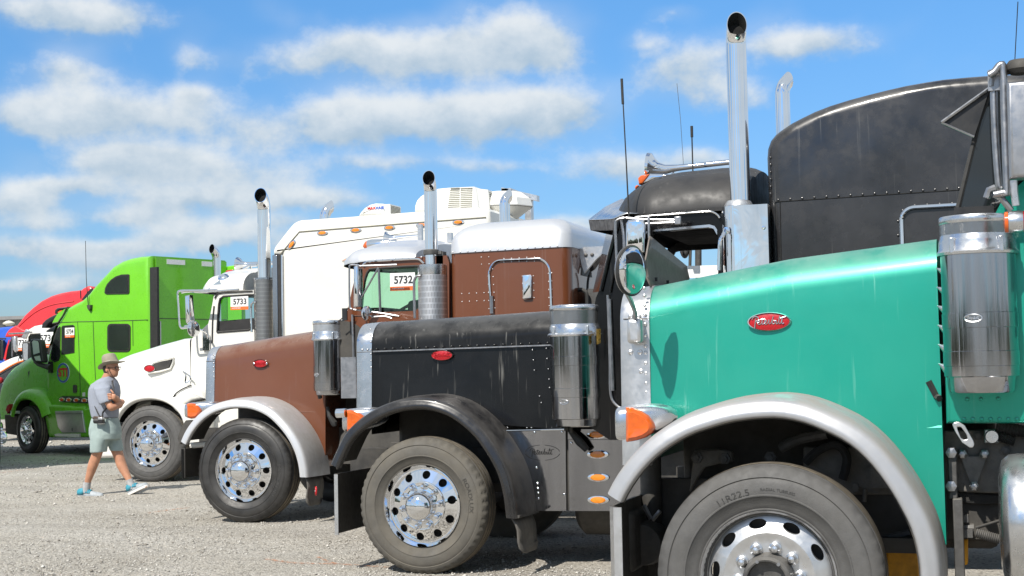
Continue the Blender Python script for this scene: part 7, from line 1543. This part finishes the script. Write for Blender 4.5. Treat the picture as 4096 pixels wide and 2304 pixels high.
hm.sphere(hc + V((-.012, -.076, -.005)), .032, 10, 8, (.62, .4, 1)); hm.sphere(hc + V((-.012, .076, -.005)), .032, 10, 8, (.62, .4, 1))
dg = bpy.context.evaluated_depsgraph_get(); ev = bpy.data.meshes.new_from_object(body_o.evaluated_get(dg))
bv = [V(q.co) for q in ev.vertices] ; bf = [tuple(p.vertices) for p in ev.polygons]; bpy.data.meshes.remove(ev); bpy.data.objects.remove(body_o)
full = MB(); full.v = [q + PL_ for q in bv]; full.f = [list(q) for q in bf]; full.add(hm.v, hm.f)
body_o = full.build('body', 'skin', man, PL_, sharp=180)
rm = body_o.modifiers.new('remesh', 'REMESH'); rm.mode = 'VOXEL'; rm.voxel_size = .0075; rm.use_smooth_shade = True
cs = body_o.modifiers.new('smooth', 'SMOOTH'); cs.factor = .5; cs.iterations = 3
# left hand lying over the right upper arm: palm, four fingers, thumb
pb = pc(345, 460, -.225)
for i, (dz, ln) in enumerate(((-.030, .072), (-.010, .082), (.010, .078), (.028, .062))):
    base = pb + V((-.015, -.012, dz + .005)); a = [(base, .0105), (base + V((-.030, -.012, -.002)), .0098), (base + V((-.058, -.002, -.004)), .0090), (base + V((-ln - .012, .018, -.006)), .0078)]
    chain_body('finger', a, [(0, 1), (1, 2), (2, 3)], 'skin', body_o, 1)
chain_body('palm', [(pb + V((.03, .01, 0)), (.022, .035)), (pb + V((.0, -.008, .0)), (.018, .042)), (pb + V((-.022, -.012, 0)), (.016, .040))], [(0, 1), (1, 2)], 'skin', body_o, 2)
chain_body('thumb', [(pb + V((.01, -.01, .035)), .013), (pb + V((-.012, -.016, .062)), .0115), (pb + V((-.034, -.014, .085)), .0095)], [(0, 1), (1, 2)], 'skin', body_o, 1)
# hair, eyes, glasses
mb = MB(); mb.sphere(hc + V((-.032, 0, .012)), .088, 16, 10, (.80, .93, .95)); mb.build('hair', 'hair', man, PL_)
for s_ in (-1, 1):
    mb = MB(); mb.sphere(hc + V((.082, s_ * .034, .016)), .012, 8, 6); mb.build('eye', 'dark_glass', body_o, PL_)
mb = MB()
for s_ in (-1, 1):
    mb.tube([hc + V((.098, s_ * .035 + .028 * cos(2 * pi * k / 14), .014 + .020 * sin(2 * pi * k / 14))) for k in range(15)], .0028, 5, False); mb.tube([hc + V((.095, s_ * .062, .018)), hc + V((.03, s_ * .083, .018)), hc + V((-.015, s_ * .085, .010))], .003, 5)
mb.build('glasses', 'black_plastic', man, PL_)
# hat
ht = pc(318, 178); tl = Matrix.Rotation(radians(-15), 3, 'Y'); mb = MB(); rings = []
for rx, ry, z in ((.002, .002, -.004), (.085, .075, -.004), (.168, .145, .004), (.172, .149, .010), (.165, .142, .014), (.105, .098, .006), (.100, .093, .02), (.094, .086, .07), (.086, .076, .115), (.070, .060, .134), (.035, .030, .128), (.001, .001, .122)):
    dip = lambda a: -.020 * (cos(2 * a) * .5 + .5) * (rx / .17) ** 2 + .022 * (sin(a) ** 2) * (rx / .17) ** 2
    rings.append([ht + tl @ V((rx * cos(a) + (.012 if z < .03 else 0), ry * sin(a), z + dip(a))) for a in [2 * pi * k / 36 for k in range(36)]])
mb.loft(rings, True, False); hat = mb.build('hat', 'hat_felt', man, PL_, sharp=80)
mb = MB(); mb.loft([[ht + tl @ V((r_ * cos(a), r_ * .93 * sin(a), z)) for a in [2 * pi * k / 36 for k in range(36)]] for r_, z in ((.103, .008), (.1045, .012), (.1015, .042), (.098, .044))], True, False); mb.build('hat_band', 'hat_band', hat, PL_)
mb = MB(); mb.tube([pc(298, 195, -.082), pc(312, 240, -.075), pc(345, 292, -.05), pc(352, 300, -.02)], .004, 5, True, 4); mb.tube([pc(352, 300, -.02), pc(340, 320, -.05), pc(345, 390, -.12)], .0035, 5, True, 3); mb.build('chin_cord', 'belt_leather', hat, PL_)
# shirt: trunk and short sleeves; shorts: seat and two legs
def garment(name, m, parts):
    mb = MB()
    for rings_, cap in parts:
        rr = []
        for (x0, x1, y, dy, ry, tilt) in rings_:
            c = (pc(x0, y, dy) + pc(x1, y, dy)) / 2; rx = (pc(x1, y, dy) - pc(x0, y, dy)).length / 2
            rr.append([c + V((rx * math.copysign(abs(cos(q)) ** .85, cos(q)), ry * math.copysign(abs(sin(q)) ** .85, sin(q)), tilt * cos(q) * rx + .004 * sin(5 * q + y))) for q in [2 * pi * k / 32 for k in range(32)]])
        mb.loft(rr, True, cap)
    o = mb.build(name, m, man, PL_, sharp=180)
    r_ = o.modifiers.new('remesh', 'REMESH'); r_.mode = 'VOXEL'; r_.voxel_size = .009; r_.use_smooth_shade = True
    c_ = o.modifiers.new('smooth', 'SMOOTH'); c_.factor = .5; c_.iterations = 4
    return o
garment('shirt', 'shirt', [([(174, 362, 648, 0, .158, 0), (168, 366, 620, 0, .165, 0), (156, 368, 560, 0, .172, 0), (146, 374, 490, 0, .180, 0), (146, 380, 430, 0, .186, .05), (153, 372, 380, 0, .190, .1), (172, 352, 335, 0, .172, .2), (205, 330, 306, 0, .115, .3), (230, 322, 292, 0, .075, .3)], True),
    ([(185, 300, 345, -.10, .07, .1), (178, 312, 385, -.165, .085, .1), (195, 318, 440, -.190, .080, .15), (215, 328, 490, -.200, .076, .25), (228, 332, 516, -.202, .074, .3)], True),
    ([(225, 340, 345, .10, .07, .1), (230, 360, 400, .165, .085, .1), (280, 395, 470, .175, .075, .1)], True)])
garment('shorts', 'shorts', [([(172, 364, 650, 0, .158, 0), (160, 374, 690, 0, .168, 0), (150, 386, 740, 0, .178, 0), (150, 392, 790, 0, .178, 0), (160, 385, 840, 0, .165, 0)], True),
    ([(152, 300, 760, -.085, .095, 0), (150, 296, 830, -.092, .105, 0), (150, 276, 900, -.095, .106, .03), (151, 268, 958, -.095, .104, .06)], True),
    ([(230, 388, 760, .085, .095, 0), (262, 400, 830, .092, .102, 0), (312, 412, 900, .095, .098, -.04), (328, 420, 942, .095, .096, -.06)], True)])
mb = MB(); bc = pc(265, 645); mb.loft([[bc + V((.004 + .136 * cos(a), .166 * sin(a), z)) for a in [2 * pi * k / 32 for k in range(32)]] for z in (-.018, .018)], True, False); mb.build('belt', 'belt_leather', man, PL_, solid=.008)
mb = MB(); mb.cbox(bc + V((.138, 0, 0)), (.01, .05, .04)); mb.build('belt_buckle', 'steel_tube', man, PL_)
# socks and shoes
def shoe(heel, toe, ankle, dy):
    h, t_ = pc(*heel, dy), pc(*toe, dy); d = (t_ - h); ln = d.length; d.normalize(); up = V((-d.z, 0, d.x)); 
    if up.z < 0: up = -up
    side = V((0, 1, 0)); rings = []; sole = []
    for s_, w, hgt in ((0, .026, .055), (.04, .036, .085), (.12, .040, .095), (.28, .042, .092), (.45, .044, .072), (.65, .050, .055), (.82, .048, .044), (.94, .036, .034), (1.0, .014, .022)):
        c = h + d * (ln * s_) + up * .024
        rings.append([c + side * (w * cos(a)) + up * (hgt * max(0, sin(a)) if sin(a) > 0 else .006 * sin(a)) for a in [2 * pi * k / 18 for k in range(18)]])
        sole.append([h + d * (ln * (s_ * 1.02 - .01)) + side * (e * (w + .005)) + up * z for e, z in ((-1, 0), (1, 0), (1.02, .014), (1, .027), (-1, .027), (-1.02, .014))])
    mb = MB(); mb.loft(rings, True, True); o = mb.build('shoe', 'shoe_grey', man, PL_, sharp=70)
    mb = MB(); mb.loft(sole, True, True); mb.build('sole', 'shoe_sole', o, PL_, sharp=50)
    mb = MB(); mb.cbox(h + d * (ln * .86) + up * .004, (ln * .26, .085, .006), Matrix((( d.x, 0, up.x), (0, 1, 0), (d.z, 0, up.z)))); mb.build('toe_tread', 'shoe_orange', o, PL_)
    mb = MB()
    for s_, hgt in ((.30, .094), (.37, .086), (.44, .077), (.51, .070)): mb.tube([h + d * (ln * s_) + up * (.024 + hgt * .55) + side * -.046, h + d * (ln * s_) + up * (.030 + hgt), h + d * (ln * s_) + up * (.024 + hgt * .55) + side * .046], .007, 5, True, 3)
    rg = []
    for s_, w, z in ((.0, .030, .07), (.10, .043, .092), (.20, .046, .098), (.28, .046, .094)): rg.append([h + d * (ln * s_) + up * (.024 + zz) + side * (w * e) for e, zz in ((-1.03, .028), (-1.05, z * .7), (-.9, z + .006), (.9, z + .006), (1.05, z * .7), (1.03, .028))])
    mb.loft(rg, False, False); mb.build('collar_and_laces', 'shoe_blue', o, PL_, solid=.003)
    return o
shoe((33, 1372), (252, 1362), None, -.08); shoe((487, 1342), (655, 1262), None, .08)
for (x0, y0, x1, y1, dy) in ((110, 1222, 95, 1315, -.08), (482, 1203, 515, 1285, .08)):
    mb = MB(); mb.tube([pc(x0, y0, dy), pc((x0 + x1) / 2, (y0 + y1) / 2, dy), pc(x1, y1, dy)], [.046, .047, .050], 14); mb.build('sock', 'sock_grey', man, PL_)
# camera hanging at the hip on its strap
cc = pc(215, 675, -.215); cr = empty('camera', cc); tag(cr, 'small black and silver camera hanging from a strap at the hip', 'camera')
mb = MB(); mb.cbox(cc + V((.03, 0, .0)), (.060, .06, .085)); mb.build('camera_body', 'bare_alloy', cr, cc, bevel=.008)
mb = MB(); mb.cbox(cc + V((.03, -.002, -.008)), (.062, .064, .050)); mb.build('grip_band', 'black_plastic', cr, cc, bevel=.004)
mb = MB(); mb.lathe([(.001, -.055), (.024, -.055), (.030, -.05), (.032, 0), (.032, .02)], cc + V((-.010, -.005, -.004)), 'x', 20); mb.build('lens', 'black_plastic', cr, cc)
mb = MB(); mb.tube([cc + V((.0, .01, .05)), pc(195, 590, -.18), pc(158, 490, -.15), pc(152, 430, -.10), pc(190, 340, -.07)], .007, 6, True, 5); mb.tube([cc + V((.04, .01, .05)), pc(250, 600, -.19), pc(285, 560, -.20), pc(330, 500, -.17), pc(345, 400, -.13), pc(330, 320, -.09)], .011, 6, True, 5); mb.build('strap', 'black_plastic', cr, cc)
